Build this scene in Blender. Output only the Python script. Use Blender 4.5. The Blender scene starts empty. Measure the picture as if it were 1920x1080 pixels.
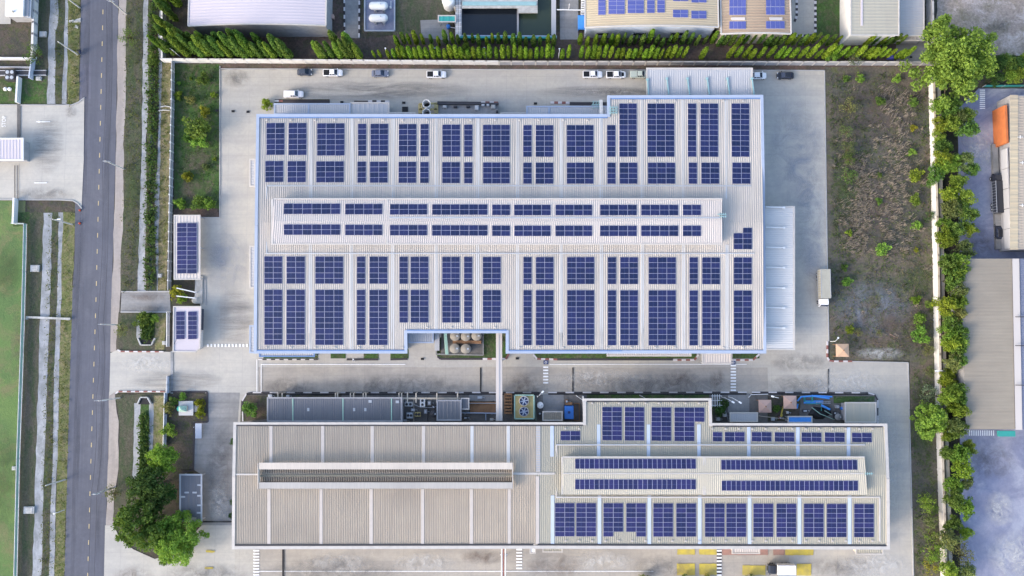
import bpy, math, random
from mathutils import Vector, Matrix, Euler
R = math.radians
rnd = random.Random(7)
sc = bpy.context.scene
COL = sc.collection
# ------------------------------------------------------------------ camera
FOC, SENS = 28.0, 36.0
FPX = 1920 * FOC / SENS
HCAM = 209.0
EUL = Euler((math.atan(100 / FPX), math.atan(15 / FPX), 0))
ROT = EUL.to_matrix()
cd = bpy.data.cameras.new("camera"); cd.lens = FOC; cd.sensor_width = SENS
cd.clip_start = 1; cd.clip_end = 8000
cam = bpy.data.objects.new("camera", cd); COL.objects.link(cam)
cam.location = (0, 0, HCAM); cam.rotation_euler = EUL
sc.camera = cam


def G(x, y, z=0.0):
    """the point at height z that the photograph shows at pixel x, y (1920 x 1080)"""
    d = ROT @ Vector(((x - 960) / FPX, -(y - 540) / FPX, -1))
    t = (z - HCAM) / d.z
    return Vector((d.x * t, d.y * t, z))


# ------------------------------------------------------------------ light
SUN_EL, SUN_AZ = 26.0, 242.0
w = bpy.data.worlds.new("World"); sc.world = w; w.use_nodes = True
nt = w.node_tree
sky = nt.nodes.new("ShaderNodeTexSky"); sky.sky_type = 'NISHITA'; sky.sun_disc = False
sky.sun_elevation = R(SUN_EL); sky.sun_rotation = R(SUN_AZ)
sky.air_density = 1.0; sky.dust_density = 2.5; sky.ozone_density = 1.0
bg = nt.nodes["Background"]; bg.inputs[1].default_value = 0.15
nt.links.new(sky.outputs[0], bg.inputs[0])
sl = bpy.data.lights.new("sun", 'SUN'); sl.energy = 0.42; sl.angle = R(11.0); sl.color = (1, .90, .78)
so = bpy.data.objects.new("sun", sl); COL.objects.link(so)
so.rotation_euler = (R(90 - SUN_EL), 0, R(180 - SUN_AZ))
so.location = (-200, -100, 150)
sc.view_settings.view_transform = 'Standard'; sc.view_settings.look = 'None'
sc.view_settings.exposure = 1.78; sc.view_settings.gamma = 1


# ------------------------------------------------------------------ materials
class NT:
    def __init__(s, name, rough=.8, metal=0.0, spec=.3):
        s.m = bpy.data.materials.new(name); s.m.use_nodes = True
        s.t = s.m.node_tree; s.b = s.t.nodes["Principled BSDF"]
        s.b.inputs["Roughness"].default_value = rough
        s.b.inputs["Metallic"].default_value = metal
        s.b.inputs["Specular IOR Level"].default_value = spec

    def n(s, typ, **kw):
        nd = s.t.nodes.new(typ)
        for k, v in kw.items(): setattr(nd, k, v)
        return nd

    def l(s, a, b): s.t.links.new(a, b)

    def coords(s, scale=(1, 1, 1)):
        tc = s.n("ShaderNodeTexCoord"); mp = s.n("ShaderNodeMapping")
        mp.inputs["Scale"].default_value = scale
        s.l(tc.outputs["Object"], mp.inputs["Vector"])
        return mp.outputs[0]

    def noise(s, scale, detail=4, rough=.55, stretch=(1, 1, 1), lo=.35, hi=.65, dist=0.0):
        nz = s.n("ShaderNodeTexNoise"); nz.inputs["Scale"].default_value = scale
        nz.inputs["Detail"].default_value = detail; nz.inputs["Roughness"].default_value = rough
        nz.inputs["Distortion"].default_value = dist
        s.l(s.coords(stretch), nz.inputs["Vector"])
        mr = s.n("ShaderNodeMapRange"); mr.inputs[1].default_value = lo; mr.inputs[2].default_value = hi
        s.l(nz.outputs[0], mr.inputs[0])
        return mr.outputs[0]

    def mix(s, f, a, b, mode='MIX'):
        mx = s.n("ShaderNodeMix", data_type='RGBA', blend_type=mode)
        for i, v in ((0, f), (6, a), (7, b)):
            if isinstance(v, (int, float)): mx.inputs[i].default_value = v
            elif isinstance(v, tuple): mx.inputs[i].default_value = (*v, 1)
            else: s.l(v, mx.inputs[i])
        return mx.outputs[2]

    def math(s, op, a, b=0.0):
        n = s.n("ShaderNodeMath", operation=op)
        for i, v in enumerate((a, b)):
            if isinstance(v, (int, float)): n.inputs[i].default_value = v
            else: s.l(v, n.inputs[i])
        return n.outputs[0]

    def bump(s, h, strength=.4, dist=.05):
        b = s.n("ShaderNodeBump"); b.inputs["Strength"].default_value = strength
        b.inputs["Distance"].default_value = dist
        s.l(h, b.inputs["Height"]); s.l(b.outputs[0], s.b.inputs["Normal"])

    def out(s, c):
        if isinstance(c, tuple): s.b.inputs["Base Color"].default_value = (*c, 1)
        else: s.l(c, s.b.inputs["Base Color"])
        return s.m


def paint(name, c, rough=.55, metal=0.0, dirt=.18, sc_=.7, spec=.3):
    """painted or bare metal, plastic: a base colour with weathering"""
    k = NT(name, rough, metal, spec)
    d = tuple(v * .72 for v in c)
    f = k.math('MULTIPLY', k.noise(sc_, 5, .6, lo=.4, hi=.75), dirt * 3)
    return k.out(k.mix(f, c, d))


def sheeting(name, c, stain, amt=.5, along='y', rough=.5):
    """roof sheeting: streaks that run down the slope, patches of grime"""
    k = NT(name, rough, 0, .3)
    st = (2.2, .04, 1) if along == 'y' else (.04, 2.2, 1)
    a = k.noise(1.0, 4, .6, st, .4, .8)
    b = k.noise(.07, 5, .6, lo=.4, hi=.72)
    c2 = k.mix(k.math('MULTIPLY', a, amt), c, stain)
    c3 = k.mix(k.math('MULTIPLY', b, amt), c2, stain)
    return k.out(c3)


def earth(name, cols, s1=.05, s2=.6, rough=.95, bump=.5, stretch=(1, 1, 1), soft=1.0):
    """soil, turf, dry grass: patches of three or four colours at several sizes"""
    k = NT(name, rough, 0, .1)
    c = k.mix(k.noise(s1, 7, .7, stretch, .40, .60), cols[0], cols[1])
    c = k.mix(k.noise(s1 * 3.7, 7, .75, stretch, .43, .60, .5), c, cols[2])
    if len(cols) > 3: c = k.mix(k.noise(s2, 6, .75, stretch, .50, .64, .8), c, cols[3])
    f = k.noise(1.6, 5, .85, lo=.36, hi=.66)
    c = k.mix(k.math('MULTIPLY', f, .75 * soft), c, k.mix(1.0, c, (.42, .42, .40), 'MULTIPLY'))
    c = k.mix(k.math('MULTIPLY', k.noise(.9, 5, .8, lo=.55, hi=.72), .5 * soft), c, k.mix(1.0, c, (1.7, 1.65, 1.6), 'MULTIPLY'))
    k.bump(f, bump, .15)
    return k.out(c)


def concrete(name, c, dark, warm, joint=5.3, amt=.5, tyre=(.05, .8, 1), stains=None):
    k = NT(name, .85, 0, .2)
    col = k.mix(k.noise(.045, 6, .65, lo=.40, hi=.60), c, warm)
    col = k.mix(k.math('MULTIPLY', k.noise(.5, 6, .7, tyre, .42, .66), amt), col, dark)
    col = k.mix(k.math('MULTIPLY', k.noise(.13, 8, .72, lo=.46, hi=.68, dist=.8), amt), col, dark)
    if stains: col = k.mix(k.math('MULTIPLY', k.noise(.09, 7, .7, lo=.47, hi=.62, dist=1.2), .85), col, stains)
    col = k.mix(k.math('MULTIPLY', k.noise(1.1, 6, .8, lo=.40, hi=.68), .38), col, dark)
    col = k.mix(k.math('MULTIPLY', k.noise(.35, 7, .75, lo=.58, hi=.72, dist=.5), .35), col, k.mix(1.0, col, (1.3, 1.3, 1.3), 'MULTIPLY'))
    if joint:
        tc = k.n("ShaderNodeTexCoord"); sp = k.n("ShaderNodeSeparateXYZ")
        k.l(tc.outputs["Object"], sp.inputs[0])
        for i in (0, 1):
            fr = k.math('FRACT', k.math('DIVIDE', k.math('ADD', sp.outputs[i], 1000.0), joint))
            ln = k.math('LESS_THAN', fr, .022)
            col = k.mix(k.math('MULTIPLY', ln, .38), col, dark)
    return k.out(col)


def leafmat(name, tint=.5):
    """foliage: the object's own colour, with lighter and yellower leaves among darker ones"""
    k = NT(name, .7, 0, .12)
    oi = k.n("ShaderNodeObjectInfo")
    c = oi.outputs["Color"]
    lt = k.mix(1.0, c, (1.75, 1.65, 1.2), 'MULTIPLY')
    dk = k.mix(1.0, c, (.34, .42, .48), 'MULTIPLY')  # deepened so that dark leaves also stand for shaded crown insides
    col = k.mix(k.noise(1.3, 4, .7, lo=.36, hi=.62), dk, c)
    col = k.mix(k.math('MULTIPLY', k.noise(4.0, 3, .7, lo=.5, hi=.66), .85), col, lt)
    k.out(col)
    tr = k.n("ShaderNodeBsdfTranslucent"); k.l(lt, tr.inputs[0])
    ms = k.n("ShaderNodeMixShader"); ms.inputs[0].default_value = .28
    k.l(k.b.outputs[0], ms.inputs[1]); k.l(tr.outputs[0], ms.inputs[2])
    k.l(ms.outputs[0], k.t.nodes["Material Output"].inputs[0])
    return k.m


def panelmat(name, c, c2):
    k = NT(name, .22, 0, .5)
    oi = k.n("ShaderNodeObjectInfo")
    f = oi.outputs["Random"]
    col = k.mix(f, c, c2)
    col = k.mix(k.math('MULTIPLY', k.noise(2.2, 3, lo=.35, hi=.7), .5), col, k.mix(1.0, col, (.7, .72, .8), 'MULTIPLY'))
    return k.out(col)


X = {}
X['asphalt'] = concrete('asphalt', (.110, .115, .145), (.080, .084, .104), (.128, .130, .152), 0, .65, (.9, .03, 1))
X['asphalt_worn'] = concrete('worn_asphalt', (.12, .122, .155), (.085, .086, .11), (.135, .132, .16), 0, .6, (.9, .05, 1))
X['asphalt_yard'] = concrete('yard_asphalt', (.21, .23, .33), (.13, .145, .22), (.28, .28, .34), 0, .6, (.3, .3, 1), (.33, .34, .40))
X['conc'] = concrete('concrete', (.415, .39, .355), (.285, .275, .26), (.445, .41, .35), 5.3, .42)
X['conc_dirty'] = concrete('worn_concrete', (.37, .34, .30), (.235, .22, .205), (.395, .355, .30), 5.3, .55, (.07, .5, 1))
X['conc_left'] = concrete('driveway_concrete', (.43, .41, .375), (.30, .29, .275), (.47, .44, .385), 6.1, .4)
X['conc_pale'] = concrete('pale_concrete', (.46, .46, .46), (.22, .22, .20), (.5, .48, .45), 0, .6, (1, 1, 1))
X['conc_grey'] = concrete('grey_concrete', (.26, .26, .265), (.15, .15, .15), (.3, .29, .28), 4, .6)
X['conc_dark'] = concrete('dark_concrete', (.15, .142, .138), (.085, .083, .082), (.19, .175, .16), 0, .6, (1, 1, 1))
X['shoulder'] = concrete('shoulder', (.34, .31, .30), (.2, .18, .17), (.38, .33, .29), 0, .5, (.6, .06, 1))
X['drainconc'] = concrete('drain_concrete', (.34, .35, .38), (.17, .18, .18), (.42, .42, .43), 0, .8, (1, .5, 1))
X['soil'] = earth('soil', [(.10, .082, .07), (.13, .105, .085), (.075, .075, .065), (.085, .10, .045)])
X['soil_dark'] = earth('dark_soil', [(.05, .042, .036), (.065, .055, .045), (.04, .042, .034), (.045, .055, .028)])  # soil darkened to deepen the gaps between the east trees
X['lot'] = earth('vacant_lot_soil', [(.135, .12, .103), (.18, .145, .115), (.098, .10, .085), (.12, .135, .06)], .03, .45)
X['lot_pale'] = earth('dry_soil', [(.34, .285, .25), (.42, .36, .325), (.27, .235, .175), (.50, .44, .41)], .04, .2)
X['lawn'] = earth('lawn', [(.058, .118, .038), (.085, .148, .04), (.068, .095, .045), (.13, .12, .08)], .08, .5)
X['turf'] = earth('turf_field', [(.11, .185, .068), (.145, .215, .075), (.10, .16, .066), (.175, .18, .09)], .025, .12, soft=.35)
X['verge'] = earth('verge_soil', [(.10, .10, .07), (.125, .11, .09), (.07, .095, .05), (.11, .105, .075)], .09, .6, stretch=(1, .4, 1))
X['drygrass'] = earth('dry_grass_strip', [(.25, .21, .12), (.20, .195, .085), (.30, .25, .16), (.14, .17, .05)], .12, .8)
X['verge_green'] = earth('verge_grass', [(.18, .19, .08), (.14, .165, .06), (.23, .205, .12), (.10, .13, .045)], .12, .7)
X['redsoil'] = earth('red_soil', [(.135, .095, .085), (.17, .12, .10), (.095, .08, .07), (.11, .105, .07)])
X['water'] = NT('pond_water', .12, 0, .5).out((.012, .016, .022))
X['water_green'] = NT('green_water', .2, 0, .5).out((.03, .045, .03))
X['roof_main'] = sheeting('pale_roof_sheeting', (.46, .42, .38), (.335, .31, .285), .7)
X['roof_beige'] = sheeting('beige_roof_sheeting', (.40, .342, .275), (.30, .258, .212), .8)
X['roof_cream'] = sheeting('cream_roof_sheeting', (.355, .335, .275), (.285, .265, .225), .5)
X['roof_top'] = sheeting('monitor_sheeting', (.50, .455, .425), (.43, .39, .36), .4)
X['roof_top2'] = sheeting('cream_monitor_sheeting', (.46, .425, .35), (.39, .36, .30), .35)
X['roof_cool'] = sheeting('cool_white_sheeting', (.40, .40, .415), (.33, .33, .345), .5)
X['roof_east'] = sheeting('cool_canopy_sheeting', (.53, .52, .51), (.45, .44, .43), .5, 'x')
X['roof_lilac'] = sheeting('lilac_white_sheeting', (.49, .445, .475), (.43, .385, .42), .4, 'x')
X['roof_tan'] = sheeting('tan_roof_sheeting', (.45, .38, .265), (.35, .28, .20), .6, 'x')
X['roof_brown'] = sheeting('rusty_roof_sheeting', (.36, .28, .20), (.25, .17, .12), .7, 'x')
X['roof_grey'] = sheeting('grey_roof_sheeting', (.255, .228, .187), (.195, .172, .142), .7, 'x')
X['roof_dark'] = sheeting('dark_roof_sheeting', (.145, .15, .17), (.10, .105, .118), .7)
X['roof_blue_dark'] = sheeting('dark_blue_sheeting', (.16, .18, .25), (.12, .13, .18), .4, 'x')
X['roof_tile'] = sheeting('grey_tile', (.38, .37, .37), (.30, .29, .29), .6)
X['sky_strip'] = paint('translucent_sheet', (.475, .475, .475), .35, 0, .1)
X['sky_strip2'] = paint('white_strip', (.44, .40, .37), .45, 0, .1)
X['strip_blue'] = paint('pale_blue_strip', (.42, .475, .57), .35, 0, .1)
X['trim_blue'] = paint('pale_blue_trim', (.32, .37, .47), .45, 0, .1)
X['trim_dark'] = paint('blue_gutter', (.12, .2, .38), .5)
X['trim_pale'] = paint('pale_trim', (.47, .44, .41), .5)
X['wall_white'] = paint('white_wall', (.62, .60, .58), .8, 0, .15)
X['wall_blue'] = paint('pale_blue_wall', (.45, .5, .6), .7)
X['wall_grey'] = paint('grey_wall', (.30, .30, .32), .8, 0, .25)
X['wall_beige'] = paint('beige_wall', (.5, .44, .36), .85, 0, .2)
X['wall_prec'] = paint('precast_wall', (.62, .60, .58), .85, 0, .22, .4)
X['vent_dark'] = paint('dark_brown_sheet', (.07, .06, .055), .8, 0, .3)  # dark brown tone of the open vent interior
X['vent_beam'] = paint('drab_beam', (.20, .19, .15), .7)
X['white'] = paint('white_paint', (.66, .66, .66), .4, 0, .08)
X['road_white'] = paint('worn_white_marking', (.80, .80, .80), .8, 0, .22, 2.0)
X['road_yellow'] = paint('yellow_marking', (.48, .38, .20), .8, 0, .3, 2.0)
X['pad_yellow'] = concrete('yellow_floor_paint', (.50, .39, .06), (.30, .25, .10), (.54, .43, .07), 0, .7, (1, 1, 1))
X['pad_red'] = concrete('red_floor_paint', (.34, .18, .15), (.22, .15, .13), (.36, .2, .16), 0, .9, (1, 1, 1))
X['kerb_red'] = paint('kerb_red', (.24, .10, .085), .8)
X['kerb_black'] = paint('kerb_black', (.05, .045, .05), .8)
X['kerb_white'] = paint('kerb_white', (.56, .53, .53), .8)
X['kerb'] = paint('kerb_stone', (.36, .355, .35), .9)
X['galv'] = paint('galvanised', (.42, .44, .47), .5, .3)
X['pole'] = paint('pole_concrete', (.55, .52, .48), .85)
X['black'] = paint('black', (.012, .012, .014), .5)
X['dark'] = paint('dark_metal', (.045, .045, .052), .6)
X['rust'] = paint('rusty_brown', (.27, .15, .08), .8, 0, .3)
X['cyan'] = paint('cyan_paint', (.25, .40, .42), .5)
X['teal'] = paint('teal_paint', (.04, .30, .28), .5)
X['pipe_green'] = paint('green_pipe', (.32, .48, .40), .5)
X['blue'] = paint('blue_plastic', (.045, .18, .55), .45)
X['tarp'] = paint('blue_tarp', (.06, .26, .68), .6)
X['navy'] = paint('navy_paint', (.03, .05, .14), .5)
X['yellow_ct'] = paint('tower_cladding', (.42, .34, .15), .7, 0, .3)
X['orange'] = paint('orange_wall', (.46, .145, .05), .6, 0, .25)
X['tan_cloth'] = paint('tan_canvas', (.50, .33, .22), .85, 0, .1)
X['pink_cloth'] = paint('faded_canvas', (.46, .31, .26), .85, 0, .1)
X['bark'] = paint('bark', (.12, .09, .06), .95, 0, .3, 3)
X['tyre'] = paint('tyre_rubber', (.015, .015, .016), .85)
X['glass'] = NT('car_glass', .08, 0, .5).out((.03, .04, .07))
X['lens'] = NT('lamp_glass', .15, 0, .5).out((.7, .72, .75))
X['cells'] = panelmat('solar_cells', (.0085, .0145, .052), (.0165, .021, .082))
X['cells2'] = panelmat('violet_solar_cells', (.013, .017, .062), (.024, .0235, .098))
X['cells3'] = panelmat('pale_solar_cells', (.075, .09, .27), (.09, .105, .31))
X['pframe'] = paint('aluminium_frame', (.40, .40, .52), .4, .2)
X['busbar'] = paint('busbar', (.04, .055, .15), .4)
X['busbar3'] = paint('pale_busbar', (.25, .27, .6), .4)
X['leaf'] = leafmat('leaves')
X['tan_blade'] = earth('dry_blades', [(.24, .20, .165), (.30, .255, .21), (.17, .155, .12)], .5)


def stain(name, c, amt, scale=.5, st=(1, 1, 1)):
    """a spill, scuff, tyre mark or tint: ragged cover that thins out towards its rim"""
    k = NT(name, .8, 0, .2); tc = k.n("ShaderNodeTexCoord"); vm = k.n("ShaderNodeVectorMath", operation='SUBTRACT'); vm.inputs[1].default_value = (.5, .5, .5)
    k.l(tc.outputs["Generated"], vm.inputs[0]); sp = k.n("ShaderNodeSeparateXYZ"); k.l(vm.outputs[0], sp.inputs[0])
    r2 = k.math('ADD', k.math('MULTIPLY', sp.outputs[0], sp.outputs[0]), k.math('MULTIPLY', sp.outputs[1], sp.outputs[1]))
    fall = k.math('MAXIMUM', k.math('SUBTRACT', 1.0, k.math('MULTIPLY', r2, 4.0)), 0.0)
    f = k.math('MULTIPLY', k.math('MULTIPLY', fall, k.noise(scale, 7, .75, st, .38, .66, .7)), amt)
    k.out(c); tr = k.n("ShaderNodeBsdfTransparent"); ms = k.n("ShaderNodeMixShader")
    k.l(f, ms.inputs[0]); k.l(tr.outputs[0], ms.inputs[1]); k.l(k.b.outputs[0], ms.inputs[2]); k.l(ms.outputs[0], k.t.nodes["Material Output"].inputs[0])
    return k.m


X['stain_dark'] = stain('grime', (.13, .125, .125), .6, .35)
X['stain_tyre'] = stain('tyre_marks', (.15, .145, .145), .65, .6, (.12, 1.2, 1))
X['stain_road'] = stain('wheel_wear', (.070, .074, .092), .5, .4, (.8, .06, 1))
X['stain_brown'] = stain('rust_spill', (.14, .105, .09), .6, .3)
X['stain_white'] = stain('chalk_scuff', (.55, .54, .52), .75, .55)
X['shade_tint_blue'] = stain('blue_shade_tint', (.22, .25, .31), .6, .2)  # blue-grey tone; in the east yard it is painted shade
X['stain_green'] = stain('moss', (.07, .10, .04), .8, .4)
X['wire'] = paint('cable', (.05, .05, .06), .7)
X['skin'] = paint('skin', (.35, .2, .13), .6)


# ------------------------------------------------------------------ mesh building
class MB:
    def __init__(s): s.v = []; s.f = []; s.mi = []

    def quad(s, a, b, c, d, mi=0):
        n = len(s.v); s.v += [tuple(a), tuple(b), tuple(c), tuple(d)]
        s.f.append((n, n + 1, n + 2, n + 3)); s.mi.append(mi)

    def poly(s, pts, mi=0):
        n = len(s.v); s.v += [tuple(p) for p in pts]
        s.f.append(tuple(range(n, n + len(pts)))); s.mi.append(mi)

    def prism(s, pts, z0, z1, mi=0, top=None, taper=0.0):
        """pts: plan outline (x, y); taper shrinks the top towards the middle"""
        A = sum(p[0] * q[1] - q[0] * p[1] for p, q in zip(pts, pts[1:] + pts[:1]))
        if A < 0: pts = pts[::-1]
        n = len(s.v); k = len(pts)
        cx = sum(p[0] for p in pts) / k; cy = sum(p[1] for p in pts) / k
        s.v += [(p[0], p[1], z0) for p in pts]
        s.v += [(p[0] + (cx - p[0]) * taper, p[1] + (cy - p[1]) * taper, z1) for p in pts]
        for i in range(k):
            j = (i + 1) % k
            s.f.append((n + i, n + j, n + k + j, n + k + i)); s.mi.append(mi)
        s.f.append(tuple(n + k + i for i in range(k))); s.mi.append(mi if top is None else top)
        s.f.append(tuple(n + i for i in reversed(range(k)))); s.mi.append(mi)

    def box(s, x0, x1, y0, y1, z0, z1, mi=0, top=None):
        s.prism([(x0, y0), (x1, y0), (x1, y1), (x0, y1)], z0, z1, mi, top)

    def beam(s, a, b, wd, ht, mi=0):
        """box section from a to b, wd across, ht deep, a and b on its axis"""
        a = Vector(a); b = Vector(b); d = (b - a).normalized()
        up = Vector((0, 0, 1)) if abs(d.z) < .95 else Vector((0, 1, 0))
        sd = d.cross(up).normalized() * wd / 2; u = sd.cross(d).normalized() * ht / 2
        ring = lambda p: [p - sd - u, p + sd - u, p + sd + u, p - sd + u]
        s.rings([ring(a), ring(b)], mi)

    def rings(s, rs, mi=0, cap=True):
        n0 = len(s.v); k = len(rs[0])
        for r in rs: s.v += [tuple(p) for p in r]
        for i in range(len(rs) - 1):
            for j in range(k):
                a = n0 + i * k + j; b = n0 + i * k + (j + 1) % k
                s.f.append((a, b, b + k, a + k)); s.mi.append(mi)
        if cap:
            s.f.append(tuple(n0 + j for j in reversed(range(k)))); s.mi.append(mi)
            e = n0 + (len(rs) - 1) * k
            s.f.append(tuple(e + j for j in range(k))); s.mi.append(mi)

    def tube(s, pts, r, seg=7, mi=0):
        pts = [Vector(p) for p in pts]; rs = []
        rad = r if isinstance(r, (list, tuple)) else [r] * len(pts)
        for i, p in enumerate(pts):
            d = (pts[min(i + 1, len(pts) - 1)] - pts[max(i - 1, 0)]).normalized()
            up = Vector((0, 0, 1)) if abs(d.z) < .9 else Vector((1, 0, 0))
            a = d.cross(up).normalized(); b = d.cross(a).normalized()
            rs.append([p + (a * math.cos(t) + b * math.sin(t)) * rad[i] for t in [2 * math.pi * q / seg for q in range(seg)]])
        s.rings(rs, mi)

    def lathe(s, c, prof, seg=20, mi=0, cap=True):
        """prof: (radius, z) from the bottom up, round a vertical axis at c"""
        s.rings([[(c[0] + r * math.cos(t), c[1] + r * math.sin(t), z) for t in [2 * math.pi * q / seg for q in range(seg)]] for r, z in prof], mi, cap)

    def ribs(s, a, b, c, d, n, rh=.09, mi=0):
        """profiled sheet a-b-c-d: n ribs counted from a to b, each running from the a-b edge to the d-c edge"""
        a, b, c, d = map(Vector, (a, b, c, d)); U = []
        for i in range(n):
            U += [(i / n, 0), ((i + .52) / n, 0), ((i + .62) / n, rh), ((i + .88) / n, rh)]
        U.append((1.0, 0)); n0 = len(s.v)
        for u, h in U:
            p = a.lerp(b, u); q = d.lerp(c, u)
            s.v += [(p.x, p.y, p.z + h), (q.x, q.y, q.z + h)]
        for i in range(len(U) - 1):
            k = n0 + 2 * i; s.f.append((k, k + 2, k + 3, k + 1)); s.mi.append(mi)

    def build(s, name, mats, parent=None, origin=None, smooth=False):
        if not isinstance(mats, (list, tuple)): mats = [mats]
        if origin is None: origin = WL.get(parent.name, Vector()) if parent else Vector()
        origin = Vector(origin)
        me = bpy.data.meshes.new(name)
        me.from_pydata([(p[0] - origin[0], p[1] - origin[1], p[2] - origin[2]) for p in s.v], [], s.f)
        for m in mats: me.materials.append(X[m] if isinstance(m, str) else m)
        me.polygons.foreach_set("material_index", s.mi)
        if smooth: me.polygons.foreach_set("use_smooth", [True] * len(s.f))
        me.update()
        o = bpy.data.objects.new(name, me); COL.objects.link(o)
        if parent: o.parent = parent
        else: o.location = origin
        WL[o.name] = origin.copy()
        return o


WL = {}


def tag(o, label, cat, group=None, kind=None):
    o['label'] = label; o['category'] = cat
    if group: o['group'] = group
    if kind: o['kind'] = kind
    return o


def struct(o, kind='structure'):
    o['kind'] = kind; return o


def thing(name, label, cat, loc, group=None):
    o = bpy.data.objects.new(name, None); COL.objects.link(o); o.location = loc
    o.empty_display_size = .5; WL[o.name] = Vector(loc)
    return tag(o, label, cat, group)


def copy_tree(o, parent=None):
    c = o.copy(); COL.objects.link(c)
    if parent: c.parent = parent
    for ch in o.children: copy_tree(ch, c)
    return c


ORD = ["first", "second", "third", "fourth", "fifth", "sixth", "seventh", "eighth", "ninth", "tenth", "eleventh", "twelfth", "thirteenth",
       "fourteenth", "fifteenth", "sixteenth", "seventeenth", "eighteenth", "nineteenth"]
TENS = ["", "", "twent", "thirt", "fort", "fift", "sixt", "sevent", "eight", "ninet"]


def nth(i):
    """0 -> first, 20 -> twenty-first"""
    if i < 19: return ORD[i]
    t, u = divmod(i + 1, 10)
    return TENS[t] + "ieth" if u == 0 else TENS[t] + "y-" + ORD[u - 1]


def xy(p): return (p[0], p[1])


def gp(pts, z): return [xy(G(x, y, z)) for x, y in pts]


def roughen(pts, step=14, amp=0.0, closed=True):
    out = []; n = len(pts)
    for i in range(n if closed else n - 1):
        a, b = pts[i], pts[(i + 1) % n]
        L = math.hypot(b[0] - a[0], b[1] - a[1]); k = max(1, int(L / step))
        for j in range(k):
            t = j / k
            out.append((a[0] + (b[0] - a[0]) * t + rnd.uniform(-amp, amp), a[1] + (b[1] - a[1]) * t + rnd.uniform(-amp, amp)))
    if not closed: out.append(pts[-1])
    return out


_lay = [0]


def sheet(name, pts, mat, z=None, amp=0.0, step=14):
    """a level sheet of ground; each later sheet lies a little higher than those before it"""
    if z is None: _lay[0] += 1; z = .0025 * _lay[0]
    m = MB(); p = roughen(pts, step, amp) if amp else pts
    W = [G(x, y, z) for x, y in p]
    A = sum(a.x * b.y - b.x * a.y for a, b in zip(W, W[1:] + W[:1]))
    m.poly(W if A > 0 else W[::-1])
    return struct(m.build(name, mat))


def rect(x0, y0, x1, y1): return [(x0, y0), (x1, y0), (x1, y1), (x0, y1)]


def interp(pl, y):
    for a, b in zip(pl, pl[1:]):
        if y <= b[1]: break
    t = (y - a[1]) / (b[1] - a[1])
    return a[0] + (b[0] - a[0]) * t


def band(name, L, Rr, mat, z=None, amp=0.0):
    """strip of ground between two lines of pixels"""
    return sheet(name, roughen(L, 16, amp, False) + roughen(Rr, 16, amp, False)[::-1], mat, z)


def kerb(path, mats=('kerb',), wd=.28, h=.30, seg=1.1, z=0.0):
    """raised kerb stones along a line of pixels, alternately painted when two materials are given"""
    m = MB(); P = [G(x, y, h) for x, y in path]; k = 0
    for a, b in zip(P, P[1:]):
        L = (b - a).length; n = max(1, round(L / seg)) if len(mats) > 1 else 1
        for i in range(n):
            p, q = a.lerp(b, i / n), a.lerp(b, (i + 1) / n)
            d = (q - p).normalized(); s_ = Vector((-d.y, d.x, 0)) * wd / 2
            m.prism([xy(p - s_), xy(q - s_), xy(q + s_), xy(p + s_)], z, h + .002 * (k % 2), k % len(mats)); k += 1
    return struct(m.build('kerb', list(mats)))


def bars(name, x0, y0, x1, y1, n, axis, mat='road_white', duty=.5, z=None):
    """n painted bars spread along the axis inside a pixel rectangle"""
    if z is None: _lay[0] += 1; z = .0025 * _lay[0]
    m = MB()
    for i in range(n):
        if axis == 'y':
            a = y0 + (y1 - y0) * i / n; b = a + (y1 - y0) / n * duty; q = rect(x0, a, x1, b)
        else:
            a = x0 + (x1 - x0) * i / n; b = a + (x1 - x0) / n * duty; q = rect(a, y0, b, y1)
        m.poly([G(x, y, z) for x, y in q][::-1])
    return struct(m.build(name, mat))
# ------------------------------------------------------------------ ground
m = MB(); m.poly([(-1500, -1500, 0), (1500, -1500, 0), (1500, 1500, 0), (-1500, 1500, 0)])
struct(m.build('ground', 'soil'))
# west of the road
sheet('turf_field', [(-400, 376), (48, 376), (46, 420), (44, 540), (36, 800), (28, 1090), (25, 1300), (-400, 1300)], 'turf')
band('soil_verge', [(62, -200), (58, 195)], [(96, -200), (92, 195)], 'verge', amp=1)
band('soil_verge', [(52, 398), (44, 700), (34, 1080), (30, 1300)], [(84, 398), (76, 700), (64, 1080), (60, 1300)], 'verge', amp=1)
sheet('lawn', rect(-200, 148, 88, 195), 'lawn', amp=1)
sheet('lawn', rect(25, 398, 56, 424), 'lawn', amp=1)
band('drain_bed', [(104, -200), (94, 195)], [(124, -200), (120, 195)], 'verge', amp=1)
band('drain_bed', [(92, 398), (88, 540), (80, 810), (73, 1080), (70, 1300)], [(114, 398), (110, 540), (104, 810), (97, 1080), (94, 1300)], 'verge', amp=1)
band('drain_lining', [(93, -200), (93, 22), (91, 60), (90, 140), (88, 195)], [(109, -200), (109, 22), (108, 44), (103, 60), (104, 138), (104, 195)], 'drainconc', amp=1.2)
band('drain_lining', [(82, 398), (79, 500), (76, 560), (72, 700), (67, 860), (65, 950), (66, 962), (63, 1000), (61, 1080), (58, 1300)],
     [(98, 398), (96, 500), (93, 560), (89, 700), (85, 810), (82, 900), (80, 960), (81, 1000), (77, 1080), (74, 1300)], 'drainconc', amp=1.2)
band('drain_lip', [(122, -200), (122, 20), (120, 60), (120, 110), (117, 150), (116, 195)], [(130, -200), (130, 20), (129, 100), (126, 150), (125, 195)], 'drainconc', amp=.8)
band('drain_lip', [(110, 398), (108, 540), (101, 700), (99, 860), (95, 960), (92, 1080), (88, 1300)], [(119, 398), (116, 540), (111, 700), (108, 860), (105, 900), (102, 1080), (99, 1300)], 'drainconc', amp=.8)
band('grass_verge', [(129, -200), (126, 195)], [(153, -200), (148, 195)], 'verge_green', amp=1.5)
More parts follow.
